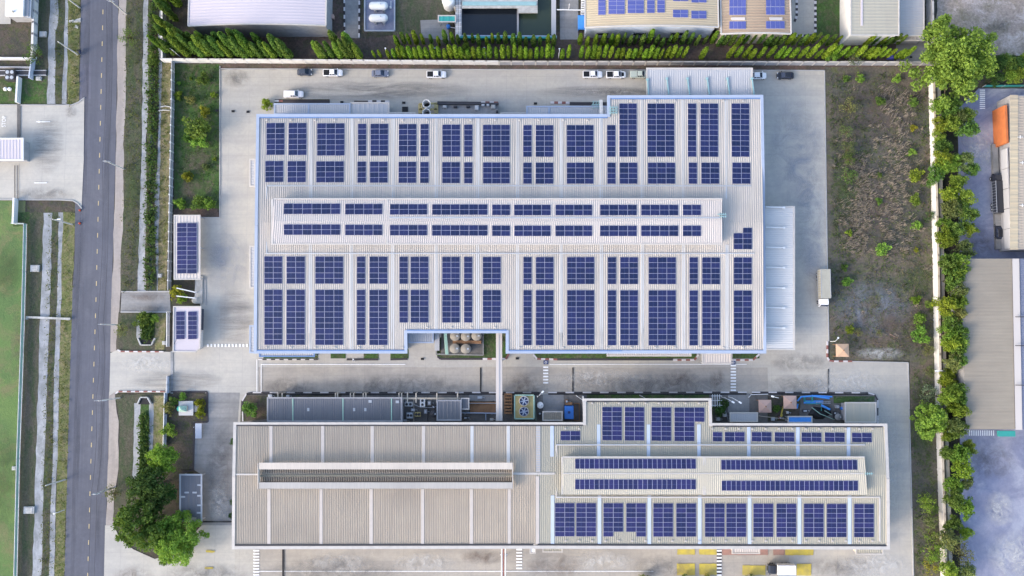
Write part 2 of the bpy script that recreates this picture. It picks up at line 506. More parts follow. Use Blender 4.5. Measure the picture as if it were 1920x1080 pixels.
band('grass_verge', [(118, 398), (114, 600), (108, 860), (102, 1080), (98, 1300)], [(142, 398), (134, 600), (127, 860), (121, 1080), (117, 1300)], 'verge_green', amp=1.5)
RL = [(152, -250), (152, 0), (149, 190), (141, 385), (140, 480), (136, 545), (128, 810), (121, 1080), (115, 1320)]
RRT = [(227, -250), (222, 0), (217, 270), (210, 540), (204, 810), (196, 1080), (190, 1320)]
band('road', RL, RRT, 'asphalt', amp=.25)
m = MB()
z = .0025 * (_lay[0] + 1); _lay[0] += 1
cl = [(197, -250), (193, 22), (187.5, 259), (180, 560), (172, 810), (165, 1054), (158, 1320)]
for k in range(-6, 44):
    y = 18 + 29.75 * k + (k * k * .012 if k > 0 else 0)
    m.poly([G(interp(cl, yy) + dx, yy, z) for yy, dx in ((y + 8.6, -.75), (y + 8.6, .75), (y, .75), (y, -.75))])
struct(m.build('road_marking', 'road_yellow'))
band('asphalt_patch', [(150, 120), (149, 185)], [(172, 120), (170, 185)], 'asphalt_worn')
band('asphalt_patch', [(141, 388), (140, 480)], [(153, 388), (153, 480)], 'asphalt')
for L_, R_ in (([(160, -100), (152, 260), (148, 560)], [(172, -100), (164, 260), (160, 560)]), ([(147, 500), (138, 820), (130, 1150)], [(160, 500), (150, 820), (142, 1150)]), ([(200, -100), (196, 260), (190, 560)], [(213, -100), (208, 260), (202, 560)]), ([(189, 480), (184, 820), (176, 1150)], [(201, 480), (196, 820), (188, 1150)]),
               ([(141, 385), (138, 520), (136, 640)], [(153, 385), (150, 520), (147, 640)])):
    band('ground_stain_tint', L_, R_, 'stain_road')
# east side of the road
band('road_shoulder', [(x + .4, y) for x, y in RRT[:3]] + [(210.5, 540), (209, 560)], [(241, -250), (237, 0), (236, 190), (232, 270), (233, 400), (227, 470), (226, 548)], 'shoulder', amp=1.2)
band('road_shoulder', [(209, 560), (207, 660)], [(226, 548), (219, 640), (222, 660)], 'shoulder', amp=.6)
band('road_shoulder', [(205, 735), (204, 810), (199, 975), (196, 1080)], [(215, 735), (222, 790), (222, 880), (214, 930), (213, 990), (215, 1080)], 'shoulder', amp=1)
band('soil_verge', [(241, -250), (237, 0), (236, 190), (231, 270), (232, 400), (226, 480), (226, 548)], [(270, -250), (268, 0), (266, 270), (259, 540), (259, 548)], 'verge', amp=1.5)
sheet('soil_verge', [(222, 586), (312, 586), (306, 660), (217, 656)], 'verge', amp=1)
sheet('soil_verge', [(217, 740), (306, 738), (310, 880), (300, 980), (330, 1040), (268, 1035), (225, 1000), (212, 975), (222, 900), (224, 800)], 'verge', amp=1.2)
band('drain_bed', [(274, -250), (277, 0), (274, 270), (270, 545)], [(302, -250), (300, 0), (298, 270), (294, 400), (294, 545)], 'verge', amp=2)
band('drain_water', [(283, -250), (284, 0), (282, 270), (278, 545)], [(290, -250), (290, 0), (287, 270), (284, 545)], 'water_green', amp=1.5)
DL = [(272, -250), (269, 0), (266, 270), (260, 470), (258, 548)]
DR = [(281, -250), (278, 0), (277, 40), (278, 190), (274, 260), (275, 400), (272, 480), (273, 548)]
band('drain_lining', DL, DR, 'drainconc', amp=1)
band('drain_lip', [(300, -250), (302, 0), (297, 60), (298, 200), (296, 300), (290, 350), (289, 430), (293, 500), (294, 545)], [(306, -250), (309, 0), (305, 120), (304, 190), (301, 260), (299, 370), (298, 460), (296, 545)], 'drainconc', amp=1)
band('dry_verge', [(309, -250), (309, 0), (304, 120), (301, 270), (297, 460), (296, 545)], [(320, -250), (318, 0), (321, 120), (318, 270), (315, 460), (312, 545)], 'drygrass', amp=.8)
sheet('drain_lining', [(257, 598), (270, 598), (271, 640), (262, 648), (256, 632)], 'drainconc', amp=.6)
sheet('drain_bed', [(268, 590), (290, 590), (290, 636), (284, 646), (266, 646), (264, 636)], 'lawn', amp=.6)
sheet('dry_verge', [(292, 587), (312, 587), (308, 656), (290, 656)], 'drygrass', amp=.8)
band('drain_lining', [(252, 756), (250, 860), (246, 910)], [(264, 756), (262, 860), (258, 910)], 'drainconc', amp=.8)
band('drain_bed', [(264, 752), (262, 860), (258, 930)], [(280, 752), (280, 860), (278, 930)], 'lawn', amp=.8)
band('drain_lip', [(280, 756), (280, 780), (279, 850)], [(288, 756), (288, 790), (286, 850)], 'drainconc', amp=.8)
band('dry_verge', [(288, 742), (288, 850)], [(308, 742), (311, 850)], 'drygrass', amp=.8)
# driveway of the neighbour across the road, the bridge and the gates
sheet('driveway', [(-200, 196), (118, 197), (134, 197), (146, 193), (158, 184), (157, 300), (153, 390), (146, 381), (136, 375), (110, 374), (-200, 373)], 'conc_left')
sheet('bridge_deck', [(228, 547), (318, 546), (320, 585), (226, 585)], 'conc_grey')
# yard
sheet('yard', [(413, 128), (1546, 131), (1550, 480), (1553, 676), (1703, 679), (1706, 800), (1713, 1090), (1718, 1320), (380, 1320), (378, 1000), (385, 735), (388, 660), (386, 410), (413, 408)], 'conc')
sheet('driveway', [(207, 662), (218, 657), (330, 660), (388, 645), (500, 645), (500, 740), (388, 736), (214, 736), (205, 742)], 'conc_left')
sheet('driveway', [(375, 408), (413, 408), (413, 660), (375, 660)], 'conc_left')
sheet('driveway', [(197, 985), (213, 985), (226, 1012), (250, 1030), (290, 1048), (330, 1038), (378, 985), (440, 985), (440, 1320), (190, 1320)], 'conc_left')
sheet('yard_lane', [(388, 736), (450, 736), (446, 790), (438, 985), (377, 985), (378, 890), (362, 880), (363, 790), (388, 785)], 'conc_grey')
sheet('worn_lane', [(484, 688), (940, 688), (1440, 690), (1440, 737), (484, 737)], 'conc_dirty', amp=1.0, step=30)
sheet('worn_lane', [(478, 1028), (1480, 1028), (1480, 1320), (478, 1320)], 'conc_dirty', amp=1.0, step=40)
sheet('yard_soil', rect(330, 119, 1748, 131), 'redsoil', amp=.8)
sheet('lawn', rect(327, 120, 411, 392), 'lawn', amp=.5)
sheet('yard_soil', rect(326, 391, 410, 407), 'redsoil', amp=.5)
kerb([(412, 124), (412, 408), (376, 408)])
kerb([(412, 129), (1546, 132)])
kerb([(1546, 132), (1551, 480), (1554, 640)])
# vacant lot
sheet('vacant_lot', [(1547, 126), (1745, 126), (1752, 300), (1757, 676), (1556, 676), (1551, 480)], 'lot', amp=.5)
band('lot_verge', [(1705, 676), (1708, 800), (1714, 1080), (1719, 1320)], [(1757, 676), (1760, 800), (1768, 1080), (1776, 1320)], 'lot', amp=.8)
kerb([(1554, 677), (1703, 680), (1706, 800), (1713, 1080)])
kerb([(1551.5, 640), (1551.5, 670), (1555, 676), (1564, 677.5), (1598, 677.5)], ('kerb_white', 'kerb_red'), .42, .34)
sheet('dry_patch', [(1600, 640), (1690, 632), (1700, 650), (1650, 668), (1610, 668)], 'lot', amp=3, step=8)
# beyond the east wall
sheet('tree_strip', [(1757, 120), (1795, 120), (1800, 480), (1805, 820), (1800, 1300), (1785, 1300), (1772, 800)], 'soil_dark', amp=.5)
sheet('depot_yard', [(1796, 205), (1835, 166), (1960, 166), (2300, 166), (2300, 490), (1798, 490)], 'asphalt_yard', amp=.5)
sheet('depot_yard', [(1800, 804), (2300, 804), (2300, 1320), (1800, 1320)], 'asphalt_yard', amp=1)
sheet('waste_ground', [(1756, -200), (2300, -200), (2300, 104), (1756, 104)], 'lot_pale', amp=2)
bars('road_marking', 1837, 168, 1847, 206, 10, 'y')
bars('road_marking', 1817, 807, 1866, 817, 12, 'x')
# neighbours to the north
sheet('back_path', [(300, 60), (700, 72), (760, 60), (1740, 66), (1740, 113), (320, 111)], 'redsoil', amp=1)
sheet('red_path', rect(619, -200, 644, 82), 'redsoil')
sheet('neighbour_driveway', [(643, -200), (675, -200), (674, 72), (645, 70)], 'conc_grey')
sheet('waste_ground', [(680, -200), (856, -200), (850, 62), (690, 66)], 'verge', amp=1)
sheet('concrete_pad', [(788, 38), (840, 36), (842, 76), (790, 70)], 'conc_grey')
sheet('service_path', [(1048, -200), (1086, -200), (1084, 74), (1050, 74)], 'conc_grey')
sheet('neighbour_road', [(1484, -200), (1530, -200), (1529, 50), (1528, 66), (1490, 66), (1484, 60)], 'conc')
sheet('lawn', rect(1530, -200, 1582, 66), 'lawn', amp=1)
sheet('concrete_pad', rect(1680, 64, 1738, 115), 'conc_grey')
sheet('neighbour_patio', rect(-200, -100, 20, 45), 'conc_left')
# utility strips
sheet('utility_strip', [(462, 740), (1095, 740), (1640, 738), (1645, 748), (1645, 800), (450, 800), (452, 752)], 'conc_dark')
sheet('planting_bed', [(452, 752), (462, 741), (502, 741), (500, 786), (452, 790)], 'soil', amp=.5)
sheet('planting_bed', [(320, 737), (390, 737), (390, 790), (362, 790), (362, 880), (318, 880)], 'soil', amp=.5)
sheet('grass_bed', rect(1563, 743, 1640, 756), 'lawn')
sheet('grass_bed', rect(1100, 738, 1330, 747), 'lawn')
for x0, x1 in ((494, 596), (620, 648), (682, 710), (732, 766), (1002, 1306), (1374, 1424)):
    sheet('grass_bed', rect(x0, 655, x1, 672), 'lawn')
sheet('grass_bed', [(818, 610), (952, 610), (952, 672), (824, 672), (817, 664)], 'lawn')
sheet('planting_bed', rect(515, 186, 618, 196), 'soil')
for p in (rect(1018, 739, 1057, 776), rect(1365, 738, 1405, 776), rect(880, 740, 930, 752)): sheet('concrete_pad', p, 'conc_grey')
for p in (rect(1440, 742, 1500, 790), rect(880, 752, 928, 774), rect(502, 738, 640, 747)): sheet('bare_soil', p, 'soil', amp=1)
# markings, gutters in the paving
K2 = ('kerb_white', 'kerb_black')
kerb([(484, 674), (596, 674)], K2, .3); kerb([(650, 674), (709, 674)], ('kerb_black',), .5); kerb([(732, 674), (764, 673)], ('kerb_black',), .5)
kerb([(820, 668), (826, 673), (905, 673)], ('kerb_black',), .5); kerb([(905, 673), (948, 673), (954, 664)], ('kerb_white', 'kerb_red'), .5, .34)
kerb([(1000, 665), (1007, 673), (1045, 674)], ('kerb_white', 'kerb_red'), .45, .34); kerb([(1045, 674), (1262, 674)], ('kerb_black',), .5)
kerb([(1262, 675), (1302, 675), (1310, 665)], ('kerb_white', 'kerb_red'), .45, .34)
kerb([(1372, 675), (1412, 675), (1424, 664)], ('kerb_white', 'kerb_red'), .45, .34)
kerb([(515, 189), (530, 189)], ('kerb_white', 'kerb_red'), .5, .34); kerb([(530, 190), (618, 191)], ('kerb_black',), .8)
kerb([(664, 190.5), (690, 190.5)], ('kerb_black',), .5); kerb([(690, 189.5), (730, 190)], ('kerb_white', 'kerb_black'), .5)
kerb([(820, 192), (902, 193)], ('kerb_black',), .6); kerb([(902, 192), (934, 192.5)], ('kerb_white', 'kerb_red'), .6, .34)
kerb([(1032, 192), (1068, 192.5)], ('kerb_white', 'kerb_red'), .6, .34); kerb([(1068, 194), (1140, 194.5)], ('kerb_black',), .8)
kerb([(455, 790), (454, 752), (462, 738), (474, 736), (1012, 736)], K2, .32, .3, 2.2)
kerb([(1028, 736), (1400, 735.5)], K2, .32, .3, 2.2)
kerb([(1410, 735.5), (1628, 736.5), (1640, 740), (1646, 750), (1646, 794)], K2, .32, .3, 2.2)
kerb([(220, 656), (226, 659), (306, 659.5)], ('kerb_white', 'kerb_red'), .34, .34, 1.1)
kerb([(216, 738), (222, 734), (308, 734)], ('kerb_white', 'kerb_red'), .34, .34, 1.1)
kerb([(320, 734.5), (388, 734.5), (389, 791), (364, 792)], ('kerb_black',), .4); kerb([(364, 792), (362, 882), (342, 885)], ('kerb_black',), .4)
kerb([(378, 521), (384, 523), (386, 572)]); kerb([(227, 547), (318, 546.5)], ('kerb',), .35); kerb([(226, 585), (320, 585)], ('kerb',), .35)
kerb([(645, -60), (646, 72)], K2, .4, .3, 1.1); kerb([(674, -60), (673, 70)], K2, .4, .3, 1.1)
kerb([(1494, 0), (1494, 30), (1490, 40)], K2, .6, .3, .8); kerb([(1529, -30), (1529, 66), (1490, 67)], K2, .6, .3, .8)
kerb([(-50, 374), (110, 374.5), (136, 376), (146, 382), (153, 391)]); kerb([(-50, 196.5), (118, 197), (134, 196.5), (146, 192), (158, 183)])
bars('crosswalk_marking', 388, 645, 468, 650.5, 12, 'x')
bars('crosswalk_marking', 1018.5, 687, 1028, 722, 6, 'y'); bars('crosswalk_marking', 1370, 684, 1380, 736, 9, 'y')
bars('crosswalk_marking', 475, 1031, 486, 1082, 9, 'y'); bars('crosswalk_marking', 968, 1029, 979, 1070, 7, 'y')
sheet('painted_ground', rect(1344, 1029, 1353, 1320), 'kerb_black'); bars('crosswalk_marking', 1344, 1031, 1353, 1090, 9, 'y')
for p in (rect(1270, 1027, 1303, 1040), rect(1311, 1027, 1344, 1040), rect(1269, 1057, 1303, 1078), rect(1311, 1057, 1344, 1078),
          rect(1392, 1060, 1435, 1078), rect(1472, 1027, 1525, 1041), rect(1494, 1057, 1521, 1079)):
    sheet('painted_pad', p, 'pad_yellow', amp=.5, step=6)
sheet('painted_pad', rect(1354, 1027, 1440, 1041), 'pad_red', amp=.5, step=6); sheet('painted_pad', rect(1450, 1027, 1471, 1041), 'pad_red', amp=.5, step=6)
for p in (rect(386, 1032, 402, 1036), rect(384, 1063, 400, 1067)): sheet('painted_pad', p, 'pad_yellow', amp=.6, step=4)
for p in (rect(490, 682.5, 760, 683.8), rect(1030, 682.5, 1400, 683.6), rect(481, 674, 482.2, 735), rect(489, 683, 490.2, 735), rect(481, 1070.5, 1225, 1071.8)):
    sheet('painted_line', p, 'road_white')
for p in (rect(900, 689, 902.6, 735), rect(1073, 689, 1075.5, 735), rect(1552, 692, 1554.5, 735), rect(529, 1030, 533, 1320), rect(377, 977, 440, 979.5)):
    sheet('drain_channel', p, 'black')
sheet('gate_track', rect(319.8, 658, 324.2, 738), 'drainconc'); sheet('gate_track', rect(27, 310, 28.4, 374), 'dark'); sheet('gate_track', rect(32.6, 310, 34, 374), 'dark')
sheet('gate_track', rect(32, 196, 38, 258), 'conc_dark')
for p in (rect(68, 227.3, 94, 229), rect(64, 342, 88, 343.6), rect(71, 226.4, 75, 230)): sheet('road_marking', p, 'road_white')
for x, y, s in ((407, 207, 3), (437, 208.5, 3), (465, 209.5, 3), (641, 191.5, 3), (757, 192.5, 3), (792, 673, 3), (970, 672, 3), (1004, 194, 3), (1708, 107, 2.6)):
    sheet('manhole_cover', rect(x - s, y - s * .7, x + s, y + s * .7), 'black')
sheet('pump_pit', rect(754, 200, 765, 211), 'black')
for p in ([(462, 739), (475, 737.6), (1012, 737.6), (1012, 740), (475, 740), (462, 741)], rect(1028, 737.4, 1400, 740), [(1410, 737), (1628, 738), (1628, 740.5), (1410, 739.5)]): sheet('drain_channel', p, 'black')
for p, mt in ((rect(520, 150, 900, 190), 'stain_tyre'), (rect(1000, 160, 1230, 184), 'stain_tyre'), (rect(1080, 165, 1230, 180), 'stain_dark'), (rect(416, 128, 470, 165), 'stain_dark'), (rect(600, 700, 900, 745), 'stain_dark'), (rect(484, 705, 600, 745), 'stain_dark'), (rect(940, 695, 1030, 750), 'stain_brown'),
              (rect(1020, 690, 1240, 730), 'stain_white'), (rect(1060, 700, 1400, 745), 'stain_dark'), (rect(1240, 690, 1310, 725), 'stain_brown'), (rect(1330, 690, 1360, 735), 'stain_brown'), (rect(1430, 700, 1560, 742), 'stain_dark'), (rect(1500, 690, 1690, 740), 'stain_white'), (rect(1560, 740, 1700, 1000), 'stain_white'),
              (rect(560, 1035, 700, 1075), 'stain_white'), (rect(730, 1035, 860, 1075), 'stain_white'), (rect(500, 1040, 760, 1100), 'stain_dark'), (rect(860, 1030, 950, 1060), 'stain_brown'), (rect(1060, 1030, 1200, 1075), 'stain_white'), (rect(980, 1035, 1100, 1090), 'stain_brown'), (rect(1180, 1040, 1300, 1090), 'stain_dark'), (rect(1500, 1040, 1640, 1090), 'stain_dark'), (rect(1570, 1030, 1710, 1090), 'stain_white'),
              (rect(385, 800, 440, 960), 'stain_dark'), (rect(390, 900, 430, 985), 'stain_white'), (rect(300, 1050, 470, 1110), 'stain_dark'), (rect(210, 1060, 290, 1100), 'stain_brown'), (rect(384, 420, 470, 560), 'shade_tint_blue'), (rect(400, 540, 480, 650), 'stain_tyre'), (rect(1440, 180, 1550, 400), 'shade_tint_blue'), (rect(1495, 300, 1550, 560), 'shade_tint_blue'), (rect(1440, 660, 1560, 700), 'stain_dark'),  # blue tints beside the east canopy paint the factory's shade
              (rect(120, 196, 145, 222), 'stain_dark'), (rect(20, 350, 150, 376), 'stain_dark'), (rect(60, 210, 120, 330), 'stain_tyre'), (rect(220, 660, 330, 700), 'stain_white'), (rect(240, 690, 420, 736), 'stain_tyre'), (rect(226, 548, 320, 566), 'stain_brown'), (rect(226, 570, 320, 587), 'stain_dark'),
              (rect(1810, 830, 1910, 900), 'stain_dark'), (rect(1845, 920, 1905, 990), 'stain_white'), (rect(1850, 990, 1960, 1100), 'stain_white'), (rect(1800, 230, 1870, 330), 'stain_white'), (rect(1800, 420, 1870, 500), 'stain_dark'), (rect(1840, 30, 1900, 70), 'stain_dark'),
              (rect(1555, 520, 1720, 640), 'shade_tint_blue'), (rect(1560, 300, 1700, 480), 'stain_brown'), (rect(1556, 140, 1740, 280), 'stain_brown'), (rect(1600, 560, 1740, 676), 'stain_brown'), (rect(1600, 650, 1700, 676), 'stain_white'), (rect(1556, 300, 1620, 420), 'stain_green'), (rect(1690, 480, 1750, 560), 'stain_green'), (rect(1710, 700, 1756, 900), 'stain_green'),
              (rect(232, 60, 262, 130), 'stain_green'), (rect(232, 300, 258, 420), 'stain_green'), (rect(330, 330, 380, 390), 'stain_brown'), (rect(340, 280, 400, 330), 'stain_brown'), (rect(20, 560, 45, 720), 'stain_brown'), (rect(-20, 460, 36, 560), 'stain_green'), (rect(-20, 800, 26, 1000), 'stain_green')):
    sheet('ground_stain_tint', p, mt)
# lettering on the driveway
fc = bpy.data.curves.new('stop_marking', 'FONT'); fc.body = "STOP"; fc.align_x = 'CENTER'; fc.align_y = 'CENTER'; fc.size = 1.35
fo = bpy.data.objects.new('stop_marking', fc); COL.objects.link(fo); fo.location = G(7.5, 228, .26); fo.rotation_euler = (0, 0, R(90))
fo.scale = (.95, 1.1, 1); fc.materials.append(X['road_white']); fc.extrude = .004; struct(fo)

# ------------------------------------------------------------------ solar arrays
PX = {}


def panel_mesh(kind):
    cells, bb, mid = {'land': ('cells', 'busbar', 'x'), 'land2': ('cells2', 'busbar', 'x'), 'port': ('cells2', 'busbar', 'y'), 'far': ('cells3', 'busbar3', None)}[kind]
    m = MB(); m.box(-.495, .495, -.492, .492, 0, .04)
    a, b, z = .478, .466, .0425
    if kind == 'port': a, b = .46, .475
    if mid == 'x':
        m.quad((-a, -b, z), (-.012, -b, z), (-.012, b, z), (-a, b, z), 1); m.quad((.012, -b, z), (a, -b, z), (a, b, z), (.012, b, z), 1)
        m.quad((-.012, -b, z), (.012, -b, z), (.012, b, z), (-.012, b, z), 2)
    elif mid == 'y':
        m.quad((-a, -b, z), (a, -b, z), (a, -.012, z), (-a, -.012, z), 1); m.quad((-a, .012, z), (a, .012, z), (a, b, z), (-a, b, z), 1)
        m.quad((-a, -.012, z), (a, -.012, z), (a, .012, z), (-a, .012, z), 2)
    else: m.quad((-a, -b, z), (a, -b, z), (a, b, z), (-a, b, z), 1)
    o = m.build('solar_panel', ['pframe', cells, bb]); me = o.data
    bpy.data.objects.remove(o); return me


def array(x0, y0, x1, y1, nc, nr, zf, label, kind='land', group='solar arrays on the large factory roof', skip=()):
    """nc x nr panels in a pixel rectangle on the roof surface zf(x, y)"""
    if kind not in PX: PX[kind] = panel_mesh(kind)
    c = lambda u, v: (lambda x, y: G(x, y, zf(x, y)))(x0 + (x1 - x0) * u, y0 + (y1 - y0) * v)
    base = c(.5, .5); t = thing('solar_array', label, 'solar array', base, group)
    e = c(1, .5) - c(0, .5); f = c(.5, 0) - c(.5, 1); nn = e.cross(f).normalized()
    for i in range(nc):
        for j in range(nr):
            if (i, j) in skip: continue
            p = c((i + .5) / nc, (j + .5) / nr) - base
            o = bpy.data.objects.new('solar_panel', PX[kind]); COL.objects.link(o); o.parent = t
            M_ = Matrix.Identity(4)
            for r in range(3): M_[r][0] = e[r] / nc; M_[r][1] = f[r] / nr; M_[r][2] = nn[r]; M_[r][3] = p[r] + nn[r] * .03
            o.matrix_local = M_
    return t
# ------------------------------------------------------------------ the large factory
def zr(x, y): return 10.8 - abs(y - 417) * .0095


def zm(x, y): return 13.1 - abs(y - 415) * .009


def zr_(x, y): return zr(x, y) + .1


def zm_(x, y): return zm(x, y) + .1


def S(zf): return lambda x, y, d=0.0: G(x, y, zf(x, y) + d)


def ribbed(mb, x0, y0, x1, y1, zf, pitch=4.0, rh=.09, mi=0, xb0=None, xb1=None):
    """profiled sheeting over a pixel rectangle, its ribs running down the picture"""
    s = S(zf); xb0 = x0 if xb0 is None else xb0; xb1 = x1 if xb1 is None else xb1
    mb.ribs(s(x0, y1) if False else s(xb0, y1), s(xb1, y1), s(x1, y0), s(x0, y0), max(1, round((x1 - x0) / pitch)), rh, mi)


def ribbed_x(mb, x0, y0, x1, y1, zf, pitch=4.0, rh=.07, mi=0):
    """profiled sheeting with its ribs running across the picture"""
    s = S(zf)
    mb.ribs(s(x0, y0), s(x0, y1), s(x1, y1), s(x1, y0), max(1, round((y1 - y0) / pitch)), rh, mi)


def strip(mb, x0, y0, x1, y1, zf, lift=.12, th=.05, mi=0):
    """thin raised sheet lying on a sloping roof"""
    s = S(zf); a, b, c, d = s(x0, y1, lift), s(x1, y1, lift), s(x1, y0, lift), s(x0, y0, lift)
    up = Vector((0, 0, th)); lo = Vector((0, 0, -.14))
    mb.rings([[p + lo for p in (a, b, c, d)], [p + up for p in (a, b, c, d)]], mi)


def shell(px, zf, z0=0.0, inset=.35, drop=.25):
    """walls under a roof outline: outline in pixels at roof level, drawn in a little"""
    mb = MB(); P = [G(x, y, zf(x, y)) for x, y in px]; n = len(P)
    A = sum(P[i].x * P[(i + 1) % n].y - P[(i + 1) % n].x * P[i].y for i in range(n))
    if A < 0: P = P[::-1]
    Q = []
    for i in range(n):
        d0 = (P[i] - P[i - 1]).normalized(); d1 = (P[(i + 1) % n] - P[i]).normalized()
        n0 = Vector((-d0.y, d0.x, 0)); n1 = Vector((-d1.y, d1.x, 0)); b = n0 + n1
        b = b * (inset / max(.3, b.dot(n0))); Q.append((P[i].x + b.x, P[i].y + b.y, P[i].z - drop))
    for i in range(n):
        j = (i + 1) % n
        mb.quad((Q[i][0], Q[i][1], z0), (Q[j][0], Q[j][1], z0), Q[j], Q[i])
    mb.poly(Q); return mb


def edge(px, zf, wd=.8, ht=.5, lift=.12, closed=True):
    """fascia or gutter that follows a roof's edge"""
    mb = MB(); n = len(px)
    for i in range(n if closed else n - 1):
        a, b = px[i], px[(i + 1) % n]
        p = G(*a, zf(*a) + lift); q = G(*b, zf(*b) + lift); d = (q - p).normalized()
        mb.beam(p - d * wd * .5, q - d * wd * .505, wd, ht + .003 * (i % 3))
    return mb


g = G(955, 420)
fac = thing('factory', 'large pale-roofed factory covered in long rows of blue solar panels', 'factory', g)
OUT = [(484, 217), (1141, 217), (1141, 182), (1428, 181), (1430, 300), (1433.5, 660), (951, 660), (951, 622), (761, 622), (761, 660), (479, 660), (481, 420)]
shell(OUT, zr, 0, .7, .35).build('wall', 'wall_blue', fac)
m = MB()
ribbed(m, 486, 219, 1142, 417, zr, xb0=483, xb1=1140.5)
ribbed(m, 1142, 183, 1427, 417, zr, xb0=1140.5, xb1=1431)
ribbed(m, 483, 417, 761, 658, zr, xb0=481, xb1=760)
ribbed(m, 761, 417, 951, 620, zr, xb0=760, xb1=951)
ribbed(m, 951, 417, 1431, 658, zr, xb0=951, xb1=1432)
roof = m.build('roof', 'roof_main', fac)
edge(OUT, zr, .75, .5, .02).build('fascia', 'trim_blue', fac)
m = MB()
for (a, b) in (((480, 657.2), (760, 657.2)), ((952, 657.4), (1431, 657.8)), ((762, 619.2), (950, 619.2)), ((486, 220.5), (1139, 220.5)), ((1146, 185), (1427, 184.5))):
    m = MB(); m.beam(G(*a, zr(*a) + .17), G(*b, zr(*b) + .17), .30, .16); m.build('gutter', 'trim_dark', fac)
bx = [(583, 581), (660, 657.5), (737, 735.5), (818, 817.5), (896, 895), (970.5, 970), (1052, 1052), (1127, 1128), (1203.5, 1205), (1280.5, 1282.5), (1361.5, 1364)]
for k, (xt, xb) in enumerate(bx):
    top = 222 if k < 7 else 187
    for y0, y1 in ((top, 371), (459, 656 if not 761 < xb < 951 else 618)):
        x = xt + (xb - xt) * (y0 - 200) / 450; m = MB()
        for d in (-2.6, .6): strip(m, x + d, y0, x + d + 2.1, y1, zr, .06, .03)
        m.build('skylight', 'sky_strip', roof)
m = MB()
for a in ((500, 347.5, 1408, 349.5), (498, 474, 1414, 476), (1361, 350, 1363, 476), (499, 350, 501, 474)):
    strip(m, *a, zr, .16, .05)
m.build('walkway', 'galv', roof)
VENT = []


def vent(parent, p, mat):
    if not VENT or VENT[-1][0] != mat:
        m = MB(); m.box(-.17, .17, -.13, .13, -.1, .2); m.box(-.24, .24, -.18, .18, .2, .28); o = m.build('roof_vent', mat, parent, origin=(0, 0, 0)); VENT.append((mat, o))
    else: o = VENT[-1][1].copy(); COL.objects.link(o); o.parent = parent
    o.location = p - WL[parent.name]


for x in range(0, 22):
    for y, hx in ((226, 0), (190, 1), (652, 2), (614, 3)):
        xx = 500 + x * 42.5 + (x % 3) * 3
        if hx == 0 and xx > 1130 or hx == 1 and xx < 1155 or hx == 2 and 755 < xx < 960 or hx == 3 and not 770 < xx < 940: continue
        vent(fac, G(xx, y, zr(xx, y) + .1), 'trim_pale')
# raised monitor along the ridge
MO = [(513, 373), (1354, 373), (1354, 457), (509, 457)]
shell(MO, zm, 9.6, .3, .1).build('monitor_wall', 'wall_blue', fac)
m = MB(); ribbed(m, 513, 372, 1354, 415, zm, xb0=511); ribbed(m, 511, 415, 1354, 458, zm, xb0=508)
mon = m.build('monitor_roof', 'roof_top', fac)
m = MB()
for a in ((508, 373, 512.5, 457), (724, 374, 728, 457), (513, 371.5, 1354, 374), (509, 456.4, 1354, 458.6)): strip(m, *a, zm, .12, .04)
m.build('flashing', 'trim_pale', mon)
m = MB(); strip(m, 730, 407, 1350, 409.5, zm, .13, .05); m.build('walkway', 'galv', mon)
m = MB()
for dx, dy in ((0, 0), (7, 4)):
    p = G(1349, 402 + dy, zm(1349, 402)); m.beam(p + Vector((-.6 + dx * .1, 0, .3)), p + Vector((1.7, 0, .1)), .16, .14)
    for q in range(4): m.beam(p + Vector((q * .5, -.35, .2)), p + Vector((q * .5, .35, .2)), .09, .09)
m.build('access_ladder', 'cyan', mon)

A6 = [(499.5, 533.5, 2, 230.5, 290.8, '', 1), (541, 575, 2, 230.5, 291, '', 1), (594.5, 646, 3, 231, 292, '', 2), (671, 687, 1, 232, 292.5, '', 3), (694.5, 728, 2, 232, 292.5, '', 3),
      (747.5, 781, 2, 232.5, 293.5, '', 4), (788, 804, 1, 232.5, 293.5, '', 4), (829.5, 863, 2, 233.5, 294, '', 5), (870, 886, 1, 233.5, 294, '', 5), (905.5, 956, 3, 234, 294, '', 6),
      (981, 997, 1, 234.5, 294.3, '', 7), (1004, 1037.5, 2, 234.5, 294.3, '', 7), (1062.5, 1113, 3, 234.5, 294.3, '', 8), (1138, 1154, 1, 234.5, 294.3, '', 9), (1161, 1194, 2, 194, 294.3, '', 9),
      (1213.5, 1264.5, 3, 194, 294.3, '', 10), (1289.3, 1305.5, 1, 194, 294.3, '', 11), (1313, 1346.5, 2, 194, 294.3, '', 11), (1371.5, 1405, 2, 194, 294.3, '', 12)]


def put_row(rows, zf, rowname, nrow, grp='solar arrays on the large factory roof', kind='land'):
    bays = {}
    for r in rows: bays.setdefault(r[6], []).append(r)
    for r in rows:
        mates = bays[r[6]]; word = 'array'
        if len(mates) == 2:
            a, b = mates; o = b if r is a else a
            word = ('narrower array' if r[2] < o[2] else 'wider array') if r[2] != o[2] else ('inner array' if r is b else 'array hugging the edge')
        n = nrow if nrow else round((r[4] - r[3]) / 10.06)
        array(r[0], r[3], r[1], r[4], r[2], n, zf, f'{word}, {nth(r[6] - 1)} bay from the road, {rowname}', kind, grp)


